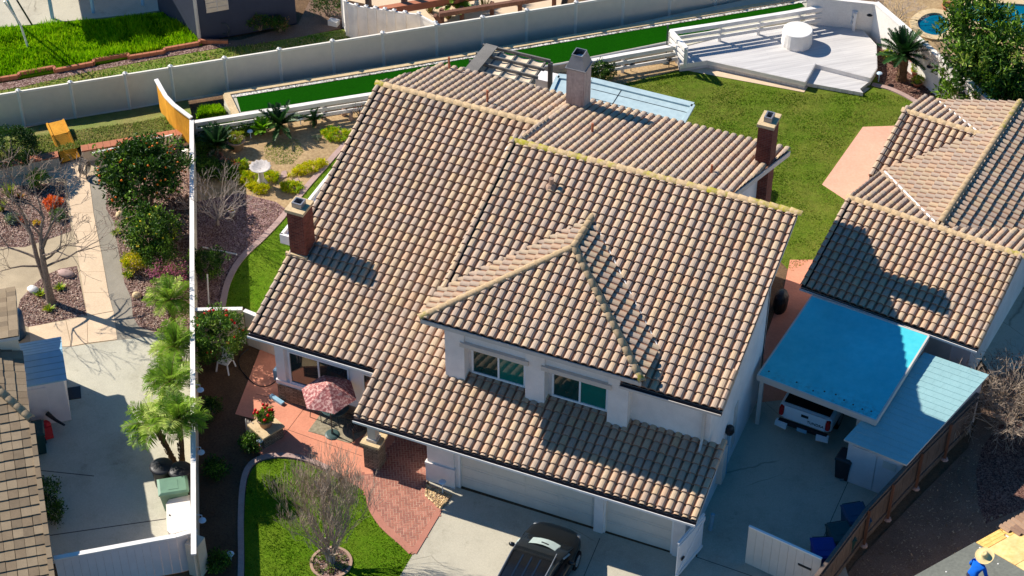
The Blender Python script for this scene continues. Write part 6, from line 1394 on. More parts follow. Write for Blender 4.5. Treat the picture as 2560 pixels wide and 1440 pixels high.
# ---------------------------------------------------------------- roof being laid, bottom right, with worker
wr = thing('house', 'part-stripped roof with plywood and loose tiles at bottom right', 'house', (18.051, 2.666, 0))
E0, E1 = Vector((15.242, -0.676, 2.7)), Vector((18.755, 4.531, 2.7)); ed = (E1 - E0).normalized(); eu = Vector((ed.y, -ed.x, 0))   # eave, up-slope direction
up_ = (eu + Vector((0, 0, .3))).normalized(); nrm = ed.cross(up_) if ed.cross(up_).z > 0 else up_.cross(ed)
rp_ = lambda s, t, w_=0: E0 + ed * s + up_ * t + nrm * w_
def rquad(s0, s1, t0, t1, w0, w1, name, mat):
    q = MB(); v = [rp_(s0, t0, w0), rp_(s1, t0, w0), rp_(s1, t1, w0), rp_(s0, t1, w0), rp_(s0, t0, w1), rp_(s1, t0, w1), rp_(s1, t1, w1), rp_(s0, t1, w1)]
    q.add(v, [(3, 2, 1, 0), (4, 5, 6, 7), (0, 1, 5, 4), (1, 2, 6, 5), (2, 3, 7, 6), (3, 0, 4, 7)]); return q.build(name, mat, wr)
sE = (Vector((17.016, 1.915, 2.7)) - E0).dot(ed)
rquad(-1, 6.5, 0, 5, -.2, -.03, 'roof', M['trimtan'])
rquad(-1, sE, -.03, 5, -.02, .01, 'roof_felt', M['underl'])
for k in range(3):
    rquad(sE + .02, sE + 1.05 - .08 * k, .0 + k * .16, .15 + k * .16, -.02, .012, 'plank', M['plank'])
rquad(sE + .02, sE + 1.22, .5, 1.7, -.02, .014, 'plywood', M['ply']); rquad(sE + 1.23, sE + 2.4, .5, 1.7, -.02, .012, 'plywood', M['ply']); rquad(sE + .02, sE + 1.22, 1.72, 2.9, -.02, .012, 'plywood', M['ply']); rquad(sE + 1.23, sE + 2.4, 1.72, 2.9, -.02, .014, 'plywood', M['ply']); rquad(sE + 1.0, sE + 2.4, .0, .48, -.02, .012, 'plank', M['plank'])
for i in range(5):
    for j in range(8):
        s0 = sE + 1.05 + i * .34 + (.12 * j if j else 0); t0 = j * .36 - .06
        if s0 > sE + 2.9: continue
        q = MB(); jit = random.uniform(-.02, .02); 
        pr = [(0, .0), (.05, .055), (.12, .06), (.17, .01), (.22, .055), (.29, .06), (.34, .0)]
        for a, b in zip(pr, pr[1:]):
            q.add([rp_(s0 + a[0], t0 + jit, .03 + a[1] + .04), rp_(s0 + b[0], t0 + jit, .03 + b[1] + .04), rp_(s0 + b[0], t0 + .42, .02 + b[1]), rp_(s0 + a[0], t0 + .42, .02 + a[1])], [(0, 1, 2, 3)])
            q.add([rp_(s0 + a[0], t0 + jit, .01 + a[1] + .02), rp_(s0 + b[0], t0 + jit, .01 + b[1] + .02), rp_(s0 + b[0], t0 + jit, .03 + b[1] + .04), rp_(s0 + a[0], t0 + jit, .03 + a[1] + .04)], [(0, 1, 2, 3)])
        q.build('roof_tile', M['ctile'][random.randrange(3)], wr)
for lab_s, lab_t in ((-.2, .6), (-.8, 1.0), (.1, 1.3), (-1.3, .5), (-.4, 2.2), (.3, .3)):
    MB().lathe(rp_(sE + lab_s - .4, lab_t, .012), [(.03, 0), (.025, .008), (.005, .01)], 8).build('nail_cap', M['white'], wr)
q = MB(); q.prism([(rp_(-.6, .6)).xy, (rp_(6, .6)).xy, (rp_(6, 4.8)).xy, (rp_(-.6, 4.8)).xy], 0, 2.6); q.build('wall', M['stucco2'], wr)

def skin_body(name, joints, edges, mat, parent, sub=2):
    """joints: name -> (pos, radius); edges: pairs; grown with a Skin modifier and subdivided into one continuous mesh"""
    names = list(joints); idx = {n: i for i, n in enumerate(names)}; o3 = ORG[parent.as_pointer()]
    me = bpy.data.meshes.new(name); me.from_pydata([Vector(joints[n][0]) - o3 for n in names], [(idx[a], idx[b]) for a, b in edges], [])
    ob = bpy.data.objects.new(name, me); sc.collection.objects.link(ob)
    sk = ob.modifiers.new('skin', 'SKIN')
    if not me.skin_vertices: 
        bpy.context.view_layer.objects.active = ob
    for i, n in enumerate(names):
        r = joints[n][1]; r = r if isinstance(r, tuple) else (r, r); me.skin_vertices[0].data[i].radius = r; me.skin_vertices[0].data[i].use_root = (i == 0)
    ss = ob.modifiers.new('sub', 'SUBSURF'); ss.levels = sub; ss.render_levels = sub
    dg = bpy.context.evaluated_depsgraph_get(); m2 = bpy.data.meshes.new_from_object(ob.evaluated_get(dg)); bpy.data.objects.remove(ob)
    m2.materials.clear()
    for m_ in (mat if isinstance(mat, list) else [mat]): m2.materials.append(m_)
    m2.polygons.foreach_set('use_smooth', [True] * len(m2.polygons))
    o = bpy.data.objects.new(name, m2); sc.collection.objects.link(o); o.parent = parent
    return o
# worker bending over the felt, seen from above: hat towards the plywood, back towards the camera
hat = Vector((17.437, 0.088, 3.95))
ft0 = rp_((Vector((17.419, 0.427, 3.1)) - E0).dot(ed), 1.05, 0)
wk_ = thing('person', 'worker in blue shirt and wide straw hat bending over the roof felt', 'person', ft0)
fx = (Vector((hat.x, hat.y, 0)) - Vector((ft0.x, ft0.y, 0))); 
dirw = ed * .9 + eu * -.1; dirw.z = 0; dirw.normalize(); sdw = Vector((dirw.y, -dirw.x, 0))   # facing, right-hand side
bz = ft0.z; hip = Vector((hat.x, hat.y, 0)) - dirw * .42 + Vector((0, 0, bz + .62)); f_ = lambda a, b, c: hip + dirw * a + sdw * b + Vector((0, 0, c))
J = {'pelvis': (f_(0, 0, 0), (.15, .12)), 'waist': (f_(.1, 0, .13), (.145, .11)), 'chest': (f_(.24, 0, .27), (.17, .12)), 'neckb': (f_(.34, 0, .36), (.09, .08)), 'neck': (f_(.38, 0, .4), .06), 'head': (f_(.43, 0, .5), (.09, .1)), 'crown': (f_(.45, 0, .6), .075),
     'shl': (f_(.28, -.2, .3), .075), 'ell': (f_(.3, -.32, .05), .055), 'wrl': (f_(.45, -.22, -.12), .04), 'hal': (f_(.52, -.18, -.18), .035),
     'shr': (f_(.28, .2, .3), .075), 'elr': (f_(.26, .34, .06), .055), 'wrr': (f_(.42, .24, -.12), .04), 'har': (f_(.49, .2, -.18), .035),
     'hl': (f_(0, -.11, -.04), .1), 'kl': (f_(.22, -.16, -.32), .075), 'al': (f_(.0, -.14, -.56), .05), 'tl': (f_(.17, -.15, -.59), .04),
     'hr': (f_(0, .11, -.04), .1), 'kr': (f_(.2, .16, -.32), .075), 'ar': (f_(-.04, .14, -.56), .05), 'tr': (f_(.13, .15, -.59), .04)}
for s_n, s_s in (('l', -1), ('r', 1)):
    hb_ = J['ha' + s_n][0]
    for k, (o_, ln) in enumerate(((-.035, .05), (-.012, .062), (.012, .058), (.033, .045))):
        b_ = hb_ + sdw * o_ + dirw * .035; J['f%s%d' % (s_n, k)] = (b_, .011); J['g%s%d' % (s_n, k)] = (b_ + dirw * ln * .6 - Vector((0, 0, ln * .6)), .009)
    J['th' + s_n] = (hb_ - sdw * s_s * .045 + dirw * .02, .012); J['ti' + s_n] = (hb_ - sdw * s_s * .06 + dirw * .05 - Vector((0, 0, .02)), .009)
Ed = [('pelvis', 'waist'), ('waist', 'chest'), ('chest', 'neckb'), ('neckb', 'neck'), ('neck', 'head'), ('head', 'crown')]
for s_n in 'lr':
    Ed += [('chest', 'sh' + s_n), ('sh' + s_n, 'el' + s_n), ('el' + s_n, 'wr' + s_n), ('wr' + s_n, 'ha' + s_n), ('pelvis', 'h' + s_n), ('h' + s_n, 'k' + s_n), ('k' + s_n, 'a' + s_n), ('a' + s_n, 't' + s_n), ('ha' + s_n, 'th' + s_n), ('th' + s_n, 'ti' + s_n)]
    for k in range(4): Ed += [('ha' + s_n, 'f%s%d' % (s_n, k)), ('f%s%d' % (s_n, k), 'g%s%d' % (s_n, k))]
body = skin_body('body', J, Ed, [M['blueshirt'], M['jeans'], M['skin'], M['brownwood']], wk_)
o3 = ORG[wk_.as_pointer()]
for pl_ in body.data.polygons:
    c = Vector(pl_.center) + o3; rel = c - hip; a, b, z = rel.dot(dirw), rel.dot(sdw), rel.z
    dm_ = min((c - J['ha' + k][0]).length for k in 'lr')
    if dm_ < .09 or z > .4 and a > .33: pl_.material_index = 2
    elif z < -.5: pl_.material_index = 3
    elif z < .03 and abs(b) < .24 and a < .3: pl_.material_index = 1
q = MB(); hc = f_(.46, 0, .6); tl_ = Matrix.Rotation(R(18), 4, sdw)
N_ = 28
for (r, z) in ((.29, -.025), (.26, -.03), (.18, -.008), (.12, .01), (.11, .1), (.09, .14), (.04, .145), (.005, .13)):
    for k in range(N_):
        a = 2 * math.pi * k / N_; q.v.append(hc + tl_ @ Vector((r * math.cos(a), r * math.sin(a), z + (.02 * math.cos(2 * a) if r > .25 else 0))))
for j in range(7):
    for k in range(N_): q.f.append((j * N_ + k, j * N_ + (k + 1) % N_, (j + 1) * N_ + (k + 1) % N_, (j + 1) * N_ + k)); q.m.append(0)
q.build('straw_hat', M['straw'], wk_, True)
# face under the brim
q = MB(); fc = J['head'][0] + dirw * .095; q.blob(fc + Vector((0, 0, -.01)), (.02, .02, .03), 6, 4)
for s_s in (-1, 1): q.blob(fc + sdw * s_s * .035 + Vector((0, 0, .03)) - dirw * .01, .012, 6, 4); q.blob(J['head'][0] + sdw * s_s * .095, (.02, .02, .035), 6, 4)
q.build('face_features', M['skin'], wk_, True)
# ---------------------------------------------------------------- planting
rnd = random.Random(11)
def rv():
    while True:
        v = Vector((rnd.uniform(-1, 1), rnd.uniform(-1, 1), rnd.uniform(-1, 1)))
        if .05 < v.length < 1: return v.normalized()
def leaf(mb, p, d, s, m, wide=.45, bend=.15):
    d = d.normalized(); sd = d.cross(rv()); sd = sd.normalized() if sd.length > .01 else d.orthogonal()
    n = sd.cross(d); b = p + d * s
    i = len(mb.v); mb.v += [p, p + d * s * .5 + sd * s * wide * .5 + n * s * bend, b, p + d * s * .5 - sd * s * wide * .5 + n * s * bend]; mb.f.append((i, i + 1, i + 2, i + 3)); mb.m.append(m)
def crown(mb, c, r, nc, nl, s, wts, cr=.35, low=-.35, wide=.45, shell=.55):
    """nc clumps spread through an ellipsoid of radii r, nl leaves each; wts: weights of the material slots"""
    c = Vector(c); tot = []
    for i, w_ in enumerate(wts): tot += [i] * w_
    for _ in range(nc):
        while True:
            v = rv()
            if v.z > low: break
        k = rnd.uniform(shell, 1.0) * (1 + .12 * math.sin(v.x * 5 + v.y * 7)); q = c + Vector((v.x * r[0] * k, v.y * r[1] * k, v.z * r[2] * k))
        cm = rnd.choice(tot)
        for _ in range(nl):
            o = rv() * (cr * rnd.random() ** .5); d = (v * .5 + rv() + Vector((0, 0, .35)))
            leaf(mb, q + o, d, s * rnd.uniform(.7, 1.3), cm if rnd.random() < .65 else rnd.choice(tot), wide)
def shrub(name, label, cat, base, cz, r, nc, nl, s, mats, wts, cr=.3, group=None, stem=.04, fruit=None, wide=.45, low=-.35, shell=.55):
    b = Vector(base); root = thing(name, label, cat, b, group)
    q = MB(); crown(q, b + Vector((0, 0, cz)), r, nc, nl, s, wts, cr, low, wide, shell); q.build('foliage', [M[m] for m in mats], root)
    q = MB(); n = 4
    for k in range(n):
        a = 2 * math.pi * k / n + .5; t = b + Vector((math.cos(a) * r[0] * .45, math.sin(a) * r[1] * .45, cz)); q.tube([b + Vector((math.cos(a) * stem, math.sin(a) * stem, 0)), b.lerp(t, .5) + Vector((0, 0, cz * .08)), t], [stem, stem * .7, stem * .35], 5)
    q.build('stem', M['bark'], root)
    if fruit:
        fm, cnt, fs, nm = fruit
        for k in range(cnt):
            while True:
                v = rv()
                if v.z > -.3: break
            MB().blob(b + Vector((0, 0, cz)) + Vector((v.x * r[0] * .98, v.y * r[1] * .98, v.z * r[2] * .98)), (fs, fs, fs * .8), 7, 5, 0, .12).build(nm, M[fm], root, True)
    return root
def off(p, z): return (p[0], p[1], 0)
# orange tree and shrubs in the left bed
shrub('orange_tree', 'dense dark green orange tree dotted with fruit in the left bed', 'tree', off((-17.702, 9.158, 1.7), 0), 1.75, (1.75, 1.75, 1.35), 210, 46, .16, ['l_dark', 'l_mid', 'l_light'], (6, 4, 1), .34, None, .09, ('l_orange', 60, .045, 'orange'), .5, -.75)
shrub('citrus_shrub', 'mid green citrus shrub in front of the orange tree', 'shrub', off((-16.087, 6.813, 1.1), 0), 1.1, (1.15, 1.05, .95), 130, 40, .13, ['l_mid', 'l_light', 'l_pale', 'l_dark'], (5, 3, 1, 3), .26, None, .05, ('l_yflower', 14, .04, 'lemon'), .5, -.7)
shrub('citrus_shrub', 'small green shrub beneath the citrus near the mulch edge', 'shrub', off((-15.288, 6.056, 0.7), 0), .7, (.7, .6, .55), 60, 36, .1, ['l_mid', 'l_light', 'l_dark'], (4, 2, 2), .2)
shrub('flowering_shrub', 'yellow-green flowering shrub at the curved path edge', 'shrub', off((-16.205, 5.731, 0.35), 0), .38, (.5, .45, .36), 60, 34, .08, ['l_yel', 'l_yel2', 'l_light', 'l_yflower'], (4, 3, 2, 2), .16)
shrub('flowering_shrub', 'loose pink-flowering shrub beside the citrus', 'shrub', off((-14.506, 5.364, 0.5), 0), .55, (.75, .6, .5), 60, 22, .07, ['l_pink', 'l_brown', 'l_light', 'l_pink'], (4, 2, 2, 2), .22)
shrub('round_bush', 'dark round clipped bush on the bank at the left edge', 'bush', (*(-23.958, 9.191, 1.1)[:2], .5), .75, (1.0, .95, .78), 150, 40, .09, ['l_dark', 'l_mid', 'l_sago'], (5, 2, 3), .18, None, .05, None, .5, -.7, .8)
shrub('small_bush', 'small bright green bush behind the bare tree', 'bush', (-22.409, 8.575, 0), .4, (.42, .42, .42), 50, 34, .08, ['l_mid', 'l_light', 'l_lime'], (3, 3, 1), .14)
shrub('succulent', 'orange red succulent clump in the left mulch bed', 'succulent', (-21.251, 7.803, 0), .16, (.42, .36, .2), 60, 22, .08, ['l_coral', 'l_orange', 'l_coral'], (3, 3, 1), .1)
shrub('succulent', 'green and grey succulent next to the orange clump', 'succulent', (-20.6, 7.252, 0), .14, (.32, .3, .18), 36, 18, .08, ['l_grey', 'l_mid', 'l_light'], (3, 2, 1), .1)
shrub('succulent', 'tiny yellow and red flower clump in the left bed', 'succulent', (-21.156, 6.529, 0), .1, (.14, .14, .12), 16, 14, .06, ['l_yflower', 'l_coral', 'l_mid'], (3, 1, 1), .06)
shrub('succulent', 'grey-white rosette succulent in the left bed', 'succulent', (-22.201, 6.388, 0), .12, (.3, .28, .15), 34, 16, .08, ['l_grey', 'l_grey', 'l_pale'], (3, 2, 1), .1)
shrub('succulent', 'small coral flowered succulent left of the trunk', 'succulent', (-21.764, 6.463, 0), .1, (.2, .16, .13), 20, 16, .06, ['l_coral', 'l_brown', 'l_grey'], (3, 1, 1), .07)
def grass_clump(name, label, p, h, n, mats, spread=.35, w_=.03, group=None):
    b = Vector(p); root = thing(name, label, 'grass clump', b, group); q = MB()
    for k in range(n):
        a = rnd.uniform(0, 6.28); t = rnd.uniform(.2, 1) * spread; s = b + Vector((math.cos(a) * t * .25, math.sin(a) * t * .25, 0)); e = b + Vector((math.cos(a) * t, math.sin(a) * t, h * rnd.uniform(.6, 1.0))); sd = Vector((-math.sin(a), math.cos(a), 0)) * w_; m_ = s.lerp(e, .55) + Vector((0, 0, h * .12))
        i = len(q.v); q.v += [s - sd, s + sd, m_ + sd * .7, m_ - sd * .7, e]; q.f += [(i, i + 1, i + 2, i + 3), (i + 3, i + 2, i + 4)]; mm = rnd.randrange(len(mats)); q.m += [mm, mm]
    q.build('blades', [M[m] for m in mats], root)
grass_clump('grass_clump', 'yellow striped grass clump in the left mulch bed', (-23.147, 7.645, 0), .7, 90, ['l_pale', 'l_yel', 'l_light'], .4)
grass_clump('grass_clump', 'yellow-green grass clump at the very left edge', (-22.953, 6.728, 0), .6, 60, ['l_pale', 'l_light', 'l_dry'], .35)
grass_clump('grass_clump', 'small amber grass tuft beside the striped clump', (-22.646, 7.633, 0), .35, 50, ['l_dry', 'l_yel', 'l_coral'], .22)
for lab, p in (('yellow-green succulent tuft left of the bare trunk', (-18.777, 3.059, 0)), ('yellow-green succulent tuft right of the bare trunk', (-18.24, 3.61, 0)), ('yellow-green succulent tuft in front of the bare trunk', (-17.967, 2.409, 0)), ('green strappy tuft at the shrub bed edge', (-17.995, 7.267, 0)), ('green strappy tuft below the flowering shrub', (-16.212, 5.274, 0))):
    grass_clump('grass_clump', lab, p, .18, 60, ['l_yel', 'l_pale', 'l_light'], .32, .03, 'small tufts in the mulch')

# palms
def palm(name, label, base, top, n, L, mats, droop=.9, leafn=17, ll=.34, group=None, tr=.09, up0=.15, stiff=False, w_=.02):
    b, t = Vector(base), Vector(top); root = thing(name, label, 'palm', b, group)
    q = MB(); md = b.lerp(t, .5) + Vector((.05, .0, 0)); q.tube([b, b.lerp(md, .5), md, t], [tr * 1.3, tr, tr * .95, tr * 1.25], 9)
    for k in range(int((t - b).length / .07)):
        p = b.lerp(t, (k + .5) / max(1, int((t - b).length / .07)))
        for e in range(5): a = rnd.uniform(0, 6.28); q.bar(p + Vector((math.cos(a), math.sin(a), -.3)) * tr * .9, p + Vector((math.cos(a), math.sin(a), .6)) * tr * 1.25, .03, .02)
    q.build('trunk', M['trunkp'], root)
    for k in range(n):
        a = k * 2.399 + rnd.uniform(-.15, .15); el = R(rnd.uniform(8, 84)) if not stiff else R(rnd.uniform(0, 70)); q = MB(); pts = []; p = t.copy(); d = Vector((math.cos(a) * math.cos(el), math.sin(a) * math.cos(el), math.sin(el))); seg = 6; LL = L * rnd.uniform(.85, 1.1)
        for s in range(seg + 1): pts.append(p.copy()); p = p + d * (LL / seg); d = (d + Vector((0, 0, -droop / seg * (.6 + .9 * s / seg)))).normalized()
        q.tube(pts, [.016 - .002 * s for s in range(seg + 1)], 4, 0)
        mm = 1 + rnd.randrange(len(mats) - 1) if len(mats) > 1 else 0
        for s in range(leafn):
            u = .12 + .86 * s / leafn; f = u * seg; i0 = min(int(f), seg - 1); pp = pts[i0].lerp(pts[i0 + 1], f - i0); dd = (pts[i0 + 1] - pts[i0]).normalized(); sd = dd.cross(Vector((0, 0, 1))); sd = sd.normalized() if sd.length > .05 else dd.orthogonal(); upv = sd.cross(dd)
            for g_ in (-1, 1):
                e = (dd * .55 + sd * g_ * .8 + upv * (up0 if not stiff else .35) + rv() * .1).normalized(); l_ = ll * math.sin(math.pi * (.18 + .72 * u)) * rnd.uniform(.85, 1.1); tip = pp + e * l_ - Vector((0, 0, 0 if stiff else l_ * .25)); mid = pp + e * l_ * .5; ww = dd * w_
                i = len(q.v); q.v += [pp - ww * .5, pp + ww * .5, mid + ww, tip, mid - ww]; q.f.append((i, i + 1, i + 2, i + 3, i + 4)); q.m.append(mm)
        q.build('frond', [M[m] for m in mats], root)
PM = ['l_dry', 'l_palm', 'l_palm2', 'l_palm', 'l_light']
palm('pygmy_palm', 'single small date palm on a curved trunk by the grey path', (-12.861, 2.988, 0), (-13.125, 3.362, 1.35), 27, 1.05, PM, 1.15, 18, .38, 'date palms along the fence')
palm('pygmy_palm', 'date palm farthest up the fence in the clump', (-11.694, 1.493, 0), (-11.736, 1.397, 1.2), 27, 1.05, PM, 1.25, 18, .44, 'date palms along the fence')
palm('pygmy_palm', 'date palm in the middle of the fence clump', (-10.807, -0.047, 0), (-10.917, -0.331, 1.3), 27, 1.15, PM, 1.25, 18, .46, 'date palms along the fence')
palm('pygmy_palm', 'date palm leaning left over the drive on a long trunk', (-9.461, -2.797, 0), (-10.076, -2.823, 1.8), 27, 1.1, PM, 1.25, 18, .46, 'date palms along the fence')
palm('pygmy_palm', 'date palm standing upright above the black bins', (-9.257, -2.711, 0), (-9.123, -2.714, 2.3), 27, 1.15, PM, 1.25, 18, .46, 'date palms along the fence')
SM = ['l_sago', 'l_sago', 'l_sago2']
palm('sago_palm', 'large sago palm with thick trunk in front of the white wall', (7.838, 29.49, 0), (7.805, 29.31, 1.4), 46, 1.25, SM, .42, 26, .24, 'sago palms', .2, .2, True, .026)
palm('sago_palm', 'sago palm casting a spiky shadow in the side garden', (-15.191, 15.657, 0), (-15.207, 15.745, 0.35), 30, 1.05, SM, .3, 22, .2, 'sago palms', .13, .2, True, .026)
palm('sago_palm', 'small sago by the rail fence near the roof', (-14.114, 16.78, 0), (-14.107, 16.795, 0.2), 16, .6, SM, .3, 16, .14, 'sago palms', .09, .2, True, .02)
palm('sago_palm', 'bright green small sago left of the larger garden sago', (-15.815, 15.303, 0), (-15.769, 15.261, 0.25), 24, .65, ['l_mid', 'l_light', 'l_lime'], .45, 18, .16, 'sago palms', .1, .2, True, .026)
palm('sago_palm', 'shaded sago in the corner by the boundary fence', (-17.006, 13.514, 0), (-16.999, 13.562, 0.3), 30, .95, SM, .4, 20, .2, 'sago palms', .13, .2, True, .026)
palm('agave_palm', 'spiky green palm at the top edge behind the timber terrace', (-12.485, 27.751, -0.2), (-12.303, 27.364, 0.25), 34, 1.3, ['l_mid', 'l_sago2', 'l_light'], .5, 22, .26, 'sago palms', .2, .2, True, .04)

# bare trees
def grow(q, p, d, L, r, depth, twigs, wander=.25, split=(2, 3), shrink=.72, upb=.12, ang=.55, mn=.006, segs=3, cone=None):
    pts = [p.copy()]; rad = [r]
    for s in range(segs):
        d = (d + rv() * wander * .5 + Vector((0, 0, upb * .3))).normalized(); p = p + d * (L / segs); pts.append(p.copy()); rad.append(max(mn, r * (1 - .38 * (s + 1) / segs)))
    q.tube(pts, rad, 6 if r > .04 else (4 if r > .015 else 3), 0, False)
    if depth == 0: return
    n = rnd.randint(*split)
    for k in range(n):
        nd = (d + rv() * ang * 1.2 + Vector((0, 0, upb))).normalized(); st = pts[-1] if k < 2 else pts[rnd.randint(1, segs)]
        grow(q, st.copy(), nd, L * shrink * rnd.uniform(.8, 1.15), max(mn, rad[-1] * .78), depth - 1, twigs, wander, split, shrink, upb, ang, mn, segs)
bt = thing('bare_tree', 'leafless multi-stemmed tree in the round mulch bed', 'tree', (-18.08, 2.805, 0)); b = Vector((-18.08, 2.805, 0))
q = MB(); q.tube([b, b + Vector((-.02, 0, .9)), b + Vector((-.1, .1, 1.8)), b + Vector((-.1, .15, 2.6))], [.15, .12, .11, .1], 9); q.tube([b + Vector((-.1, 0, 0)), b + Vector((-.2, .1, 1.0)), b + Vector((-.45, .2, 2.0)), b + Vector((-.6, .35, 2.9))], [.12, .1, .09, .075], 8); q.build('trunk', M['bark'], bt)
q = MB()
for (o_, d_, L_, r_, dp) in (((-.1, .15, 2.6), (.0, .1, 1), 1.3, .085, 5), ((-.6, .35, 2.9), (-.35, .2, .9), 1.2, .065, 5), ((-.08, .1, 2.0), (.85, .15, .45), 1.1, .05, 4), ((-.05, .1, 2.3), (.6, -.35, .6), 1.1, .05, 4), ((-.4, .2, 1.9), (-.9, -.1, .35), 1.2, .05, 4), ((-.5, .25, 2.3), (-.7, .4, .6), 1.2, .05, 4), ((-.1, .12, 2.4), (.35, .7, .6), 1.1, .05, 4), ((-.05, .1, 1.7), (.9, .5, .4), 1.3, .05, 5), ((-.3, .15, 1.6), (-.6, -.6, .5), 1.1, .045, 4), ((-.6, .35, 2.8), (-.8, .5, .5), 1.2, .05, 5), ((-.1, .15, 2.6), (.6, .3, .8), 1.3, .06, 5)):
    grow(q, b + Vector(o_), Vector(d_).normalized(), L_, r_, dp, 0, .45, (2, 3), .74, .12, .6, .007)
q.build('branches', M['bark'], bt)
cm = thing('bare_tree', 'bushy leafless crape myrtle in the front lawn', 'tree', (-2.544, -4.616, 0)); b = Vector((-2.521, -4.662, 0))
q = MB()
for k in range(5):
    a = k * 1.26; q.tube([b + Vector((math.cos(a) * .07, math.sin(a) * .07, 0)), b + Vector((math.cos(a) * .12, math.sin(a) * .12, .5)), b + Vector((math.cos(a) * .26, math.sin(a) * .26, 1.0))], [.07, .06, .045], 6)
q.build('trunk', M['twigg'], cm)
q = MB()
for k in range(42):
    a = k * 2.4; rr = rnd.uniform(.1, .95); st_ = b + Vector((math.cos(a) * .26 * min(1, rr * 1.6), math.sin(a) * .26 * min(1, rr * 1.6), rnd.uniform(.6, 1.1)))
    grow(q, st_, Vector((math.cos(a) * rr, math.sin(a) * rr, 1)).normalized(), .86, .026, 5, 0, .22, (2, 3), .8, .24, .32, .0042)
q.build('branches', M['twig'], cm)
rb = MB(); ring = [b + Vector((.66 * math.cos(a), .66 * math.sin(a), 0)) for a in [2 * math.pi * k / 28 for k in range(29)]]
struct('tree_ring_kerb', ribbon(MB(), ring, .09, -.02, .06), M['pot']); struct('tree_ring_soil', MB().prism([p.xy for p in ring[:-1]], 0, .03), M['mulch'])
shrub('ground_cover', 'low green cover around the foot of the crape myrtle', 'ground cover', (b.x - .1, b.y - .1, 0), .06, (.6, .55, .12), 50, 22, .06, ['l_light', 'l_mid', 'l_dry'], (2, 2, 1), .1)
bs = thing('bare_shrub', 'grey leafless shrub beside the boundary fence', 'shrub', (-14.599, 9.371, 0)); b = Vector((-14.574, 9.327, 0)); q = MB()
q.tube([b, b + Vector((0, 0, .3))], [.07, .06], 6)
for k in range(11):
    a = k * 2.4; rr = rnd.uniform(.4, 1.5); grow(q, b + Vector((0, 0, .25)), Vector((math.cos(a) * rr, math.sin(a) * rr, 1)).normalized(), .75, .03, 4, 0, .35, (2, 3), .76, .12, .45, .005)
q.build('branches', M['twigg'], bs)
ss_ = thing('bare_tree', 'slender leafless young tree casting shadow on the white wall', 'tree', (9.76, 28.32, 0)); b = Vector((9.76, 28.32, 0)); q = MB(); q.tube([b, b + Vector((.05, .05, 1.3))], [.045, .035], 6)
for k in range(5):
    a = k * 1.3; grow(q, b + Vector((.05, .05, 1.25)), Vector((math.cos(a) * .5, math.sin(a) * .5, 1)).normalized(), .6, .022, 4, 0, .3, (2, 3), .72, .12, .5, .005)
q.build('branches', M['twigg'], ss_)
db = thing('dry_shrub', 'large dry brown tangled shrub against the right edge', 'shrub', (16.766, 10.467, 0)); b = Vector((16.789, 10.693, 0)); q = MB()
for k in range(34):
    a = k * 2.4; rr = rnd.uniform(.3, 1.8); grow(q, b + Vector((rnd.uniform(-.9, .9), rnd.uniform(-.9, .9), .1)), Vector((math.cos(a) * rr, math.sin(a) * rr, 1)).normalized(), .85, .028, 4, 0, .5, (2, 4), .78, .05, .7, .006)
q.build('branches', M['twig'], db)
q = MB(); crown(q, b + Vector((0, 0, 1.2)), (1.9, 2.0, 1.2), 170, 16, .07, (4, 1), .3, -.6); q.build('dead_leaves', [M['l_brown'], M['l_dry']], db)
for lab, p, m_ in (('brown twiggy shrub behind the white wall near the spa', (6.459, 33.622, 0), 'twigg'), ('brown twiggy shrub behind the white wall by the leafy trees', (9.892, 30.679, 0), 'twig')):
    r_ = thing('bare_shrub', lab, 'shrub', p); q = MB(); b = Vector(p)
    for k in range(10): a = k * 2.4; grow(q, b, Vector((math.cos(a), math.sin(a), 1)).normalized(), .6, .022, 4, 0, .4, (2, 3), .74, .1, .6, .005)
    q.build('branches', M[m_], r_)
# leafy trees top right
for lab, bp, cz, r in (('big leathery-leaved tree nearest the white wall at top right', (11.068, 28.4, 2), 2.0, (1.7, 1.7, 1.7)), ('big leathery-leaved tree at the right edge below the pool', (12.454, 29.621, 2.2), 2.2, (1.9, 1.9, 1.9)), ('tall leathery-leaved tree in front of the pool', (10.444, 30.726, 2.6), 2.6, (1.5, 1.5, 1.5)), ('leafy tree low at the right edge above the tiled ridge', (12.319, 28.592, 1.3), 1.3, (1.4, 1.5, 1.2))):
    shrub('leafy_tree', lab, 'tree', (bp[0], bp[1], 0), cz, r, 80, 26, .3, ['l_dark', 'l_mid', 'l_light', 'l_pale'], (3, 4, 3, 1), .36, 'leafy trees by the pool', .1, None, .34, -.75, .5)
shrub('leafy_shrub', 'bushy green shrub below the leafy trees behind the white wall', 'shrub', (10.634, 29.383, 0), .6, (.8, .7, .55), 50, 24, .18, ['l_mid', 'l_light', 'l_dark'], (3, 2, 2), .3)
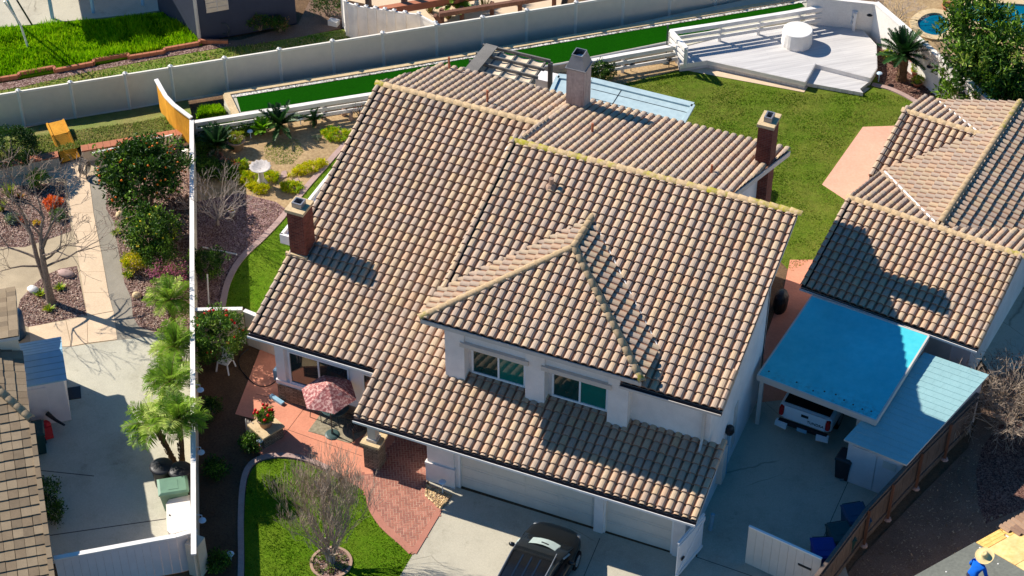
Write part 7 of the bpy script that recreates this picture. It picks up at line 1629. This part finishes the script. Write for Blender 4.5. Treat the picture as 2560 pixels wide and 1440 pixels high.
# garden plants
shrub('hibiscus', 'hibiscus bush with red flowers by the cream gate', 'shrub', (-10.585, 2.42, 0), 1.35, (.95, .95, .95), 150, 40, .1, ['l_mid', 'l_light', 'l_pale', 'l_dark'], (5, 3, 1, 2), .2, None, .05, ('l_red', 22, .06, 'flower'), .5, -.8, .7)
shrub('round_bush', 'round green bush in the shade of the boundary fence', 'bush', (-13.408, 6.454, 0), .65, (.75, .75, .65), 90, 34, .09, ['l_mid', 'l_dark', 'l_light'], (3, 3, 1), .18, None, .04, None, .5, -.8)
shrub('round_bush', 'clipped green bush below the rail fence near the chimney', 'bush', (-4.145, 24.51, 0), .45, (.55, .55, .48), 80, 34, .08, ['l_mid', 'l_dark', 'l_light'], (3, 2, 2), .14, None, .04, None, .5, -.8)
YM = ['l_yel', 'l_yel2', 'l_lime']
def cushion(lab, p, rx, ry, h, wts=(3, 3, 1), rot=0):
    b = Vector(p); root = thing('ground_cover', lab, 'ground cover', b, 'yellow-green cushions in the side garden'); q = MB(); crown(q, (0, 0, h * .3), (rx, ry, h * .7), int(260 * rx * ry) + 40, 34, .055, wts, .1, -.2, .6, .75)
    Rz = Matrix.Rotation(rot, 4, 'Z')
    for v in q.v: w_ = Rz @ v; v.x, v.y, v.z = w_.x + b.x, w_.y + b.y, max(.0, w_.z) + b.z
    q.build('foliage', [M[m] for m in YM], root)
cushion('bright green-yellow cushion plant near the rail fence', (-12.873, 16.33, 0), .62, .45, .3, (2, 2, 4), R(10))
cushion('long yellow cushion plant along the kerb', (-12.896, 13.897, 0), .85, .32, .24, (2, 5, 0), R(55))
cushion('small yellow-green cushion at the kerb in the bird bath shadow', (-12.971, 12.492, 0), .42, .36, .24, (4, 2, 1))
cushion('yellow-green cushion left of the bird bath', (-14.858, 12.323, 0), .6, .42, .26, (4, 2, 1), R(20))
cushion('yellow-green cushion right of the bird bath foot', (-14.083, 12.764, 0), .38, .3, .24, (4, 2, 1))
cushion('yellow-green cushion in front of the bird bath', (-14.184, 11.925, 0), .5, .28, .22, (3, 4, 0))
cushion('green cushion climbing by the shady pot', (-15.568, 12.946, 0), .35, .3, .3, (4, 1, 3))
for lab, p, r_ in (('dark green creeper at the left end of the rail fence', (-17.952, 14.252, 0), .6), ('dark green creeper below the rail fence beside the tan pot', (-17.267, 14.661, 0), .62), ('dark green creeper below the rail fence right of the tan pot', (-16.545, 15.147, 0), .5), ('dark green creeper in the fence corner behind the low pot', (-17.494, 13.308, 0), .7), ('dark green creeper in front of the low brown pot', (-16.619, 12.156, 0), .65), ('dark green creeper between the low pot and the bare shrub', (-15.887, 12.177, 0), .5)):
    shrub('ground_cover', lab, 'ground cover', p, .18, (r_, r_ * .8, .3), int(150 * r_), 30, .085, ['l_mid', 'l_dark', 'l_light'], (4, 3, 2), .2, 'creeper along the rail fence')
shrub('small_bush', 'thin reddish bush in the garden corner by the roof edge', 'bush', (-12.57, 17.985, 0), .3, (.4, .4, .3), 26, 14, .06, ['l_red', 'l_brown', 'l_mid'], (1, 4, 1), .14)
shrub('small_bush', 'low grey-green mound in the middle of the garden dirt', 'bush', (-13.496, 15.827, 0), .08, (.18, .18, .14), 20, 20, .05, ['l_grey', 'l_mid'], (2, 1), .07)
shrub('small_bush', 'reddish dry plant by the shady low pot', 'bush', (-15.855, 12.623, 0), .25, (.45, .35, .28), 34, 16, .07, ['l_brown', 'l_coral', 'l_mid'], (3, 1, 2), .16)
def potplant(key, mats, wts, r, n, s, fr=None):
    root, t = POT[key]; q = MB(); crown(q, t + Vector((0, 0, r * .6)), (r, r, r * .8), n, 22, s, wts, r * .3, -.5); q.build('plant', [M[m] for m in mats], root)
    if fr:
        for k in range(fr[1]):
            v = rv(); v.z = abs(v.z); MB().blob(t + Vector((0, 0, r * .6)) + v * r * 1.1, fr[2], 7, 5, 0, .15).build('flower', M[fr[0]], root, True)
potplant('tan', ['l_pale', 'l_yel', 'l_dry'], (2, 3, 1), .32, 34, .07)
potplant('cactus', ['l_grey', 'l_brown'], (2, 1), .22, 16, .07)
potplant('flow', ['l_pink', 'l_yflower', 'l_mid'], (3, 2, 1), .13, 14, .05)
potplant('gera', ['l_mid', 'l_light', 'l_lime'], (3, 2, 1), .34, 50, .08, ('l_red', 12, .06))
for lab, p, r_, h_ in (('terracotta pot against the white wall by the deck', (5.897, 32.621, 0), .2, .3), ('terracotta pot in front of another by the white wall', (6.21, 32.272, 0), .2, .32), ('terracotta pot behind the sago palm trunk', (8.371, 30.039, 0), .24, .3), ('dark bowl planter in the mulch below the sago palm', (8.587, 29.32, 0), .22, .22), ('yellow flower pot hung low on the white wall', (10.289, 29.079, 0), .16, .3), ('terracotta bowl on the rockery by the spa', (8.42, 35.718, 0), .3, .25)):
    k_ = lab; POT[k_] = pot(p, lab, r_, h_, 'terra', True, 'plant_pot', 'pots along the white wall'); potplant(k_, ['l_light', 'l_yel', 'l_pale'], (2, 2, 1), r_ * 1.1, 22, .08, ('l_yflower', 4, .05) if 'yellow' in lab else None)
shrub('flowering_shrub', 'pink bougainvillea sprig behind the sago palm trunk', 'shrub', (8.055, 30.233, 0), .7, (.18, .18, .25), 14, 14, .07, ['l_pink', 'l_red', 'l_mid'], (2, 2, 1), .1)
shrub('small_bush', 'yellow-green tuft left of the sago palm', 'bush', (6.97, 30.767, 0), .25, (.35, .3, .25), 30, 20, .1, ['l_yel', 'l_light', 'l_mid'], (2, 2, 1), .14)
for lab, p, r_ in (('rounded green plant beside the white edging stakes', (-7.459, -1.056, 0), .36), ('dark leafy plant in the shaded strip by the upper lamp', (-9.545, -0.175, 0), .4), ('dark leafy plant in the shaded strip by the middle lamp', (-7.952, -2.676, 0), .4), ('pale green plant at the bottom of the shaded strip', (-5.856, -6.291, 0), .4), ('dark shrub under the left eave by the drive', (-12.693, -5.886, 0), .5), ('dark shrub lower under the left eave', (-12.067, -6.612, 0), .45)):
    shrub('small_bush', lab, 'bush', p, r_ * .9, (r_, r_, r_ * .8), 50, 26, .09, ['l_mid', 'l_dark', 'l_light'], (3, 3, 1), r_ * .4, None, .03, None, .5, -.7)
for lab, p, n in (('straw-coloured grass behind the timber terrace left', (-13.306, 26.689, -0.2), 70), ('straw-coloured grass behind the timber terrace middle', (-12.35, 26.559, -0.2), 60), ('straw-coloured grass behind the timber terrace right', (-11.146, 27.884, -0.2), 60), ('straw-coloured grass at the terrace far right', (-9.98, 28.878, -0.2), 60)):
    grass_clump('grass_clump', lab, p, .55, n, ['l_dry', 'l_pale', 'l_dry'], .5, .02, 'dry grass by the terrace')
for lab, p, r_ in (('dark green shrub at the foot of the slate outbuilding', (-19.742, 22.394, -0.2), .5), ('leafy shrub at the white fence corner', (-17.436, 24.594, -0.2), .7), ('dark bush at the right end of the slate outbuilding', (-18.868, 22.658, -0.2), .4)):
    shrub('small_bush', lab, 'bush', (p[0], p[1], -.2), r_ * .8, (r_, r_, r_ * .8), 50, 24, .1, ['l_mid', 'l_dark', 'l_dry'], (3, 3, 1), r_ * .4)
# folded chair by the outbuilding
q = MB(); v = Vector((-20.936, 21.303, -0.2)); q.tube([v + Vector((.25 * math.cos(a), .05, .4 + .3 * math.sin(a))) for a in [2 * math.pi * k / 12 for k in range(13)]], .025, 5, 0, False); q.bar(v + Vector((-.2, 0, 0)), v + Vector((-.15, .05, .3)), .03, .03); q.bar(v + Vector((.2, 0, 0)), v + Vector((.15, .05, .3)), .03, .03)
tag(q.build('bicycle_wheel', M['dkmetal'], None), 'round wire frame leaning at the slate outbuilding wall', 'wire frame')
q = MB(); v = Vector((-16.847, 24.067, -0.2)); q.bx(v.x - .25, v.x + .2, v.y - .15, v.y + .15, -.2, .05); tag(q.build('utility_box', M['white'], None), 'small white utility box by the white fence', 'box')
# wild grass blades on the far lawn and verge, cover on the bank
def scatter_blades(name, label, poly, z, n, h, mats, w_=.03, zf=None):
    xs = [p[0] for p in poly]; ys_ = [p[1] for p in poly]; q = MB(); k = 0
    while k < n:
        x, y = rnd.uniform(min(xs), max(xs)), rnd.uniform(min(ys_), max(ys_))
        if not inside((x, y), poly): k += .2; continue
        k += 1; hh = h * (.35 + .9 * (0.5 + .5 * math.sin(x * 1.9 + math.sin(y * 1.3) * 2) * math.cos(y * 1.6 + x * .4))) * rnd.uniform(.6, 1.2); a = rnd.uniform(0, 6.28); sd = Vector((math.cos(a), math.sin(a), 0)) * w_; b = Vector((x, y, z)); e = b + Vector((rnd.uniform(-.5, .5) * hh, rnd.uniform(-.5, .5) * hh, hh)); i = len(q.v); q.v += [b - sd, b + sd, e]; q.f.append((i, i + 1, i + 2)); 
        t_ = .5 + .5 * math.sin(x * 1.3 + 2 * math.sin(y * .9)) * math.cos(y * 1.1 - x * .5); q.m.append(min(len(mats) - 1, int(t_ * len(mats))) if rnd.random() < .45 else rnd.randrange(len(mats)))
    o = q.build(name, [M[m] for m in mats]); tag(o, label, 'grass', kind='stuff')
GR = ['l_grass', 'l_grass2', 'l_grass3', 'l_grass']
scatter_blades('tall_grass', 'tall bright green grass on the far left lawn', [(-31.5, 17.428), (-29.601, 18.402), (-28.58, 19.111), (-25.558, 21.017), (-23.952, 22.191), (-23.06, 21.365), (-21.921, 20.7), (-21.812, 20.437), (-22.921, 19.357), (-25.288, 17.353), (-26.495, 16.181), (-27.756, 15.124), (-29.185, 14.033)], -.19, 26000, .3, GR, .035)
scatter_blades('verge_grass', 'rough grass strip along the taupe fence', [(-28.675, 13.28), (-27.099, 14.586), (-24.592, 17.046), (-22.459, 18.909), (-19.951, 20.911), (-17.676, 22.691), (-16.254, 23.844), (-15.241, 23.613), (-16.236, 22.611), (-21.911, 18.142), (-25.343, 15.325), (-28.338, 12.786)], -.21, 9000, .12, ['l_bank1', 'l_bank2', 'l_bank3', 'l_grass3'], .03)
scatter_blades('bank_cover', 'low green ground cover on the bank above the walls', [(-25.134, 8.304), (-22.622, 10.319), (-21.86, 11.051), (-20.74, 12.055), (-18.464, 13.852), (-18.984, 14.759), (-19.937, 14.082), (-20.766, 13.306), (-23.017, 11.755), (-24.285, 10.712), (-25.984, 9.551)], .5, 14000, .09, ['l_bank1', 'l_bank2', 'l_bank3', 'l_bank1'], .035)
LB = ['l_dawn1', 'l_dawn2', 'l_dawn3', 'l_lawn2', 'l_dawn1']
scatter_blades('lawn_grass', 'short mown grass of the front lawn', front_lawn_poly, .01, 16000, .05, LB, .016)
scatter_blades('lawn_grass', 'short mown grass of the side lawn strip', [(p.x, p.y) for p in kerb_pts] + [(-7.7, 14.5), (-7.7, 2.0)] + [(-9.953, 5.174), (-10.405, 5.226), (-11.197, 5.432)], .01, 14000, .05, LB, .016)
scatter_blades('lawn_grass', 'short mown grass of the back lawn', [(-3.38, 24.541), (-2.317, 25.41), (-1.076, 26.324), (1.715, 26.427), (4.278, 26.834), (7.254, 28.214), (8.3, 28.242), (9.081, 27.909), (8.395, 26.195), (7.122, 25.475), (6.655, 21.095), (7.775, 20.384), (8.103, 18.928), (7.78, 16.664), (7.197, 15.384), (5.482, 16.75), (1.762, 17.908), (-3.131, 21.711)], .01, 42000, .055, ['l_lawn1', 'l_lawn2', 'l_lawn3', 'l_lawn4', 'l_lawn4'], .02)
scatter_blades('garden_grass', 'thin green grass patch in the middle of the side garden', [(-15.343, 14.6), (-14.99, 15.348), (-14.233, 15.516), (-13.623, 14.879), (-13.704, 13.964), (-14.284, 13.661), (-14.925, 13.889)], .002, 1500, .05, ['l_bank2', 'l_lawn2', 'l_bank1'], .02)
scatter_blades('court_grass_blades', 'bright grass tuft at the end of the green court', [(-18.619, 14.887), (-18.806, 15.487), (-18.199, 16.054), (-17.719, 15.605)], .315, 3000, .28, GR, .03)
def scatter_chips(name, label, polys, n, mats, s=.06, z=.012):
    q = MB()
    ar = []
    for poly in polys: ar.append(abs(sum(poly[i][0] * poly[(i + 1) % len(poly)][1] - poly[(i + 1) % len(poly)][0] * poly[i][1] for i in range(len(poly)))) / 2)
    for poly, a_ in zip(polys, ar):
        xs = [p[0] for p in poly]; ys_ = [p[1] for p in poly]; k = 0; m_ = int(n * a_ / sum(ar))
        while k < m_:
            x, y = rnd.uniform(min(xs), max(xs)), rnd.uniform(min(ys_), max(ys_)); k += .3
            if not inside((x, y), poly): continue
            k += .7; d = Vector((rnd.uniform(-1, 1), rnd.uniform(-1, 1), rnd.uniform(-.3, .5))) * s * rnd.uniform(.5, 1.3); e = Vector((-d.y, d.x, rnd.uniform(-.3, .3) * s)) * rnd.uniform(.25, .5); b = Vector((x, y, z + rnd.uniform(0, .03))); q.face([b - d - e, b + d - e, b + d + e, b - d + e], rnd.randrange(len(mats)))
    o = q.build(name, mats); tag(o, label, 'mulch', kind='stuff')
CH = [plain('chip_%d' % i, S(*c), .95, .1) for i, c in enumerate([(176, 150, 134), (120, 90, 78), (150, 122, 106), (90, 64, 56), (190, 168, 150)])]
scatter_chips('bark_chips', 'loose pale bark chips over the left mulch beds', [[(-20.405, 9.988), (-20.497, 11.69), (-18.46, 13.737), (-12.218, 3.14), (-13.073, 3.09), (-13.731, 2.957), (-14.337, 2.965), (-14.834, 3.362), (-15.434, 4.217), (-16.143, 4.896), (-16.915, 5.878), (-17.758, 6.967), (-18.446, 7.887), (-19.149, 8.494), (-19.706, 9.431)], [(-24.602, 7.37), (-21.7, 9.215), (-19.785, 6.756), (-20.431, 5.895), (-20.95, 5.279), (-22.694, 4.571)], [(-18.785, 1.577), (-19.19, 2.462), (-19.219, 3.299), (-19.105, 3.954), (-18.827, 4.531), (-18.336, 4.892), (-16.595, 2.767), (-18.173, 1.423)]], 26000, CH, .036)
scatter_chips('purple_chips', 'loose purple-grey chips in the side garden bed', [[(-16.027, 10.196), (-14.717, 11.391), (-13.13, 11.416), (-12.584, 11.203), (-12.605, 10.427), (-12.768, 9.067), (-12.867, 8.077), (-12.747, 7.091), (-12.522, 6.118), (-12.19, 5.087), (-12.908, 4.711)]], 4000, CH[:4], .035)
scatter_chips('garden_litter', 'loose chips in the sago palm bed', [[(6.975, 29.127), (4.877, 33.659), (6.499, 33.117), (9.12, 29.867), (10.745, 28.172), (9.594, 27.937), (8.996, 28.25), (8.062, 28.619)]], 3500, CH[1:4], .045, .02)
CL = [plain('leaf_litter_%d' % i, S(*c), .95, .1) for i, c in enumerate([(150, 128, 104), (110, 90, 70), (172, 150, 122)])]
scatter_chips('leaf_litter', 'dry leaf litter scattered on the brown right yard', [[(15.689, 8.626), (14.742, 5.864), (13.519, 2.146), (13.353, 0.326), (17.51, 3.92), (18.036, 6.454), (16.706, 5.697), (16.12, 7.663), (16.159, 9.353)]], 1800, CL, .035, .01)
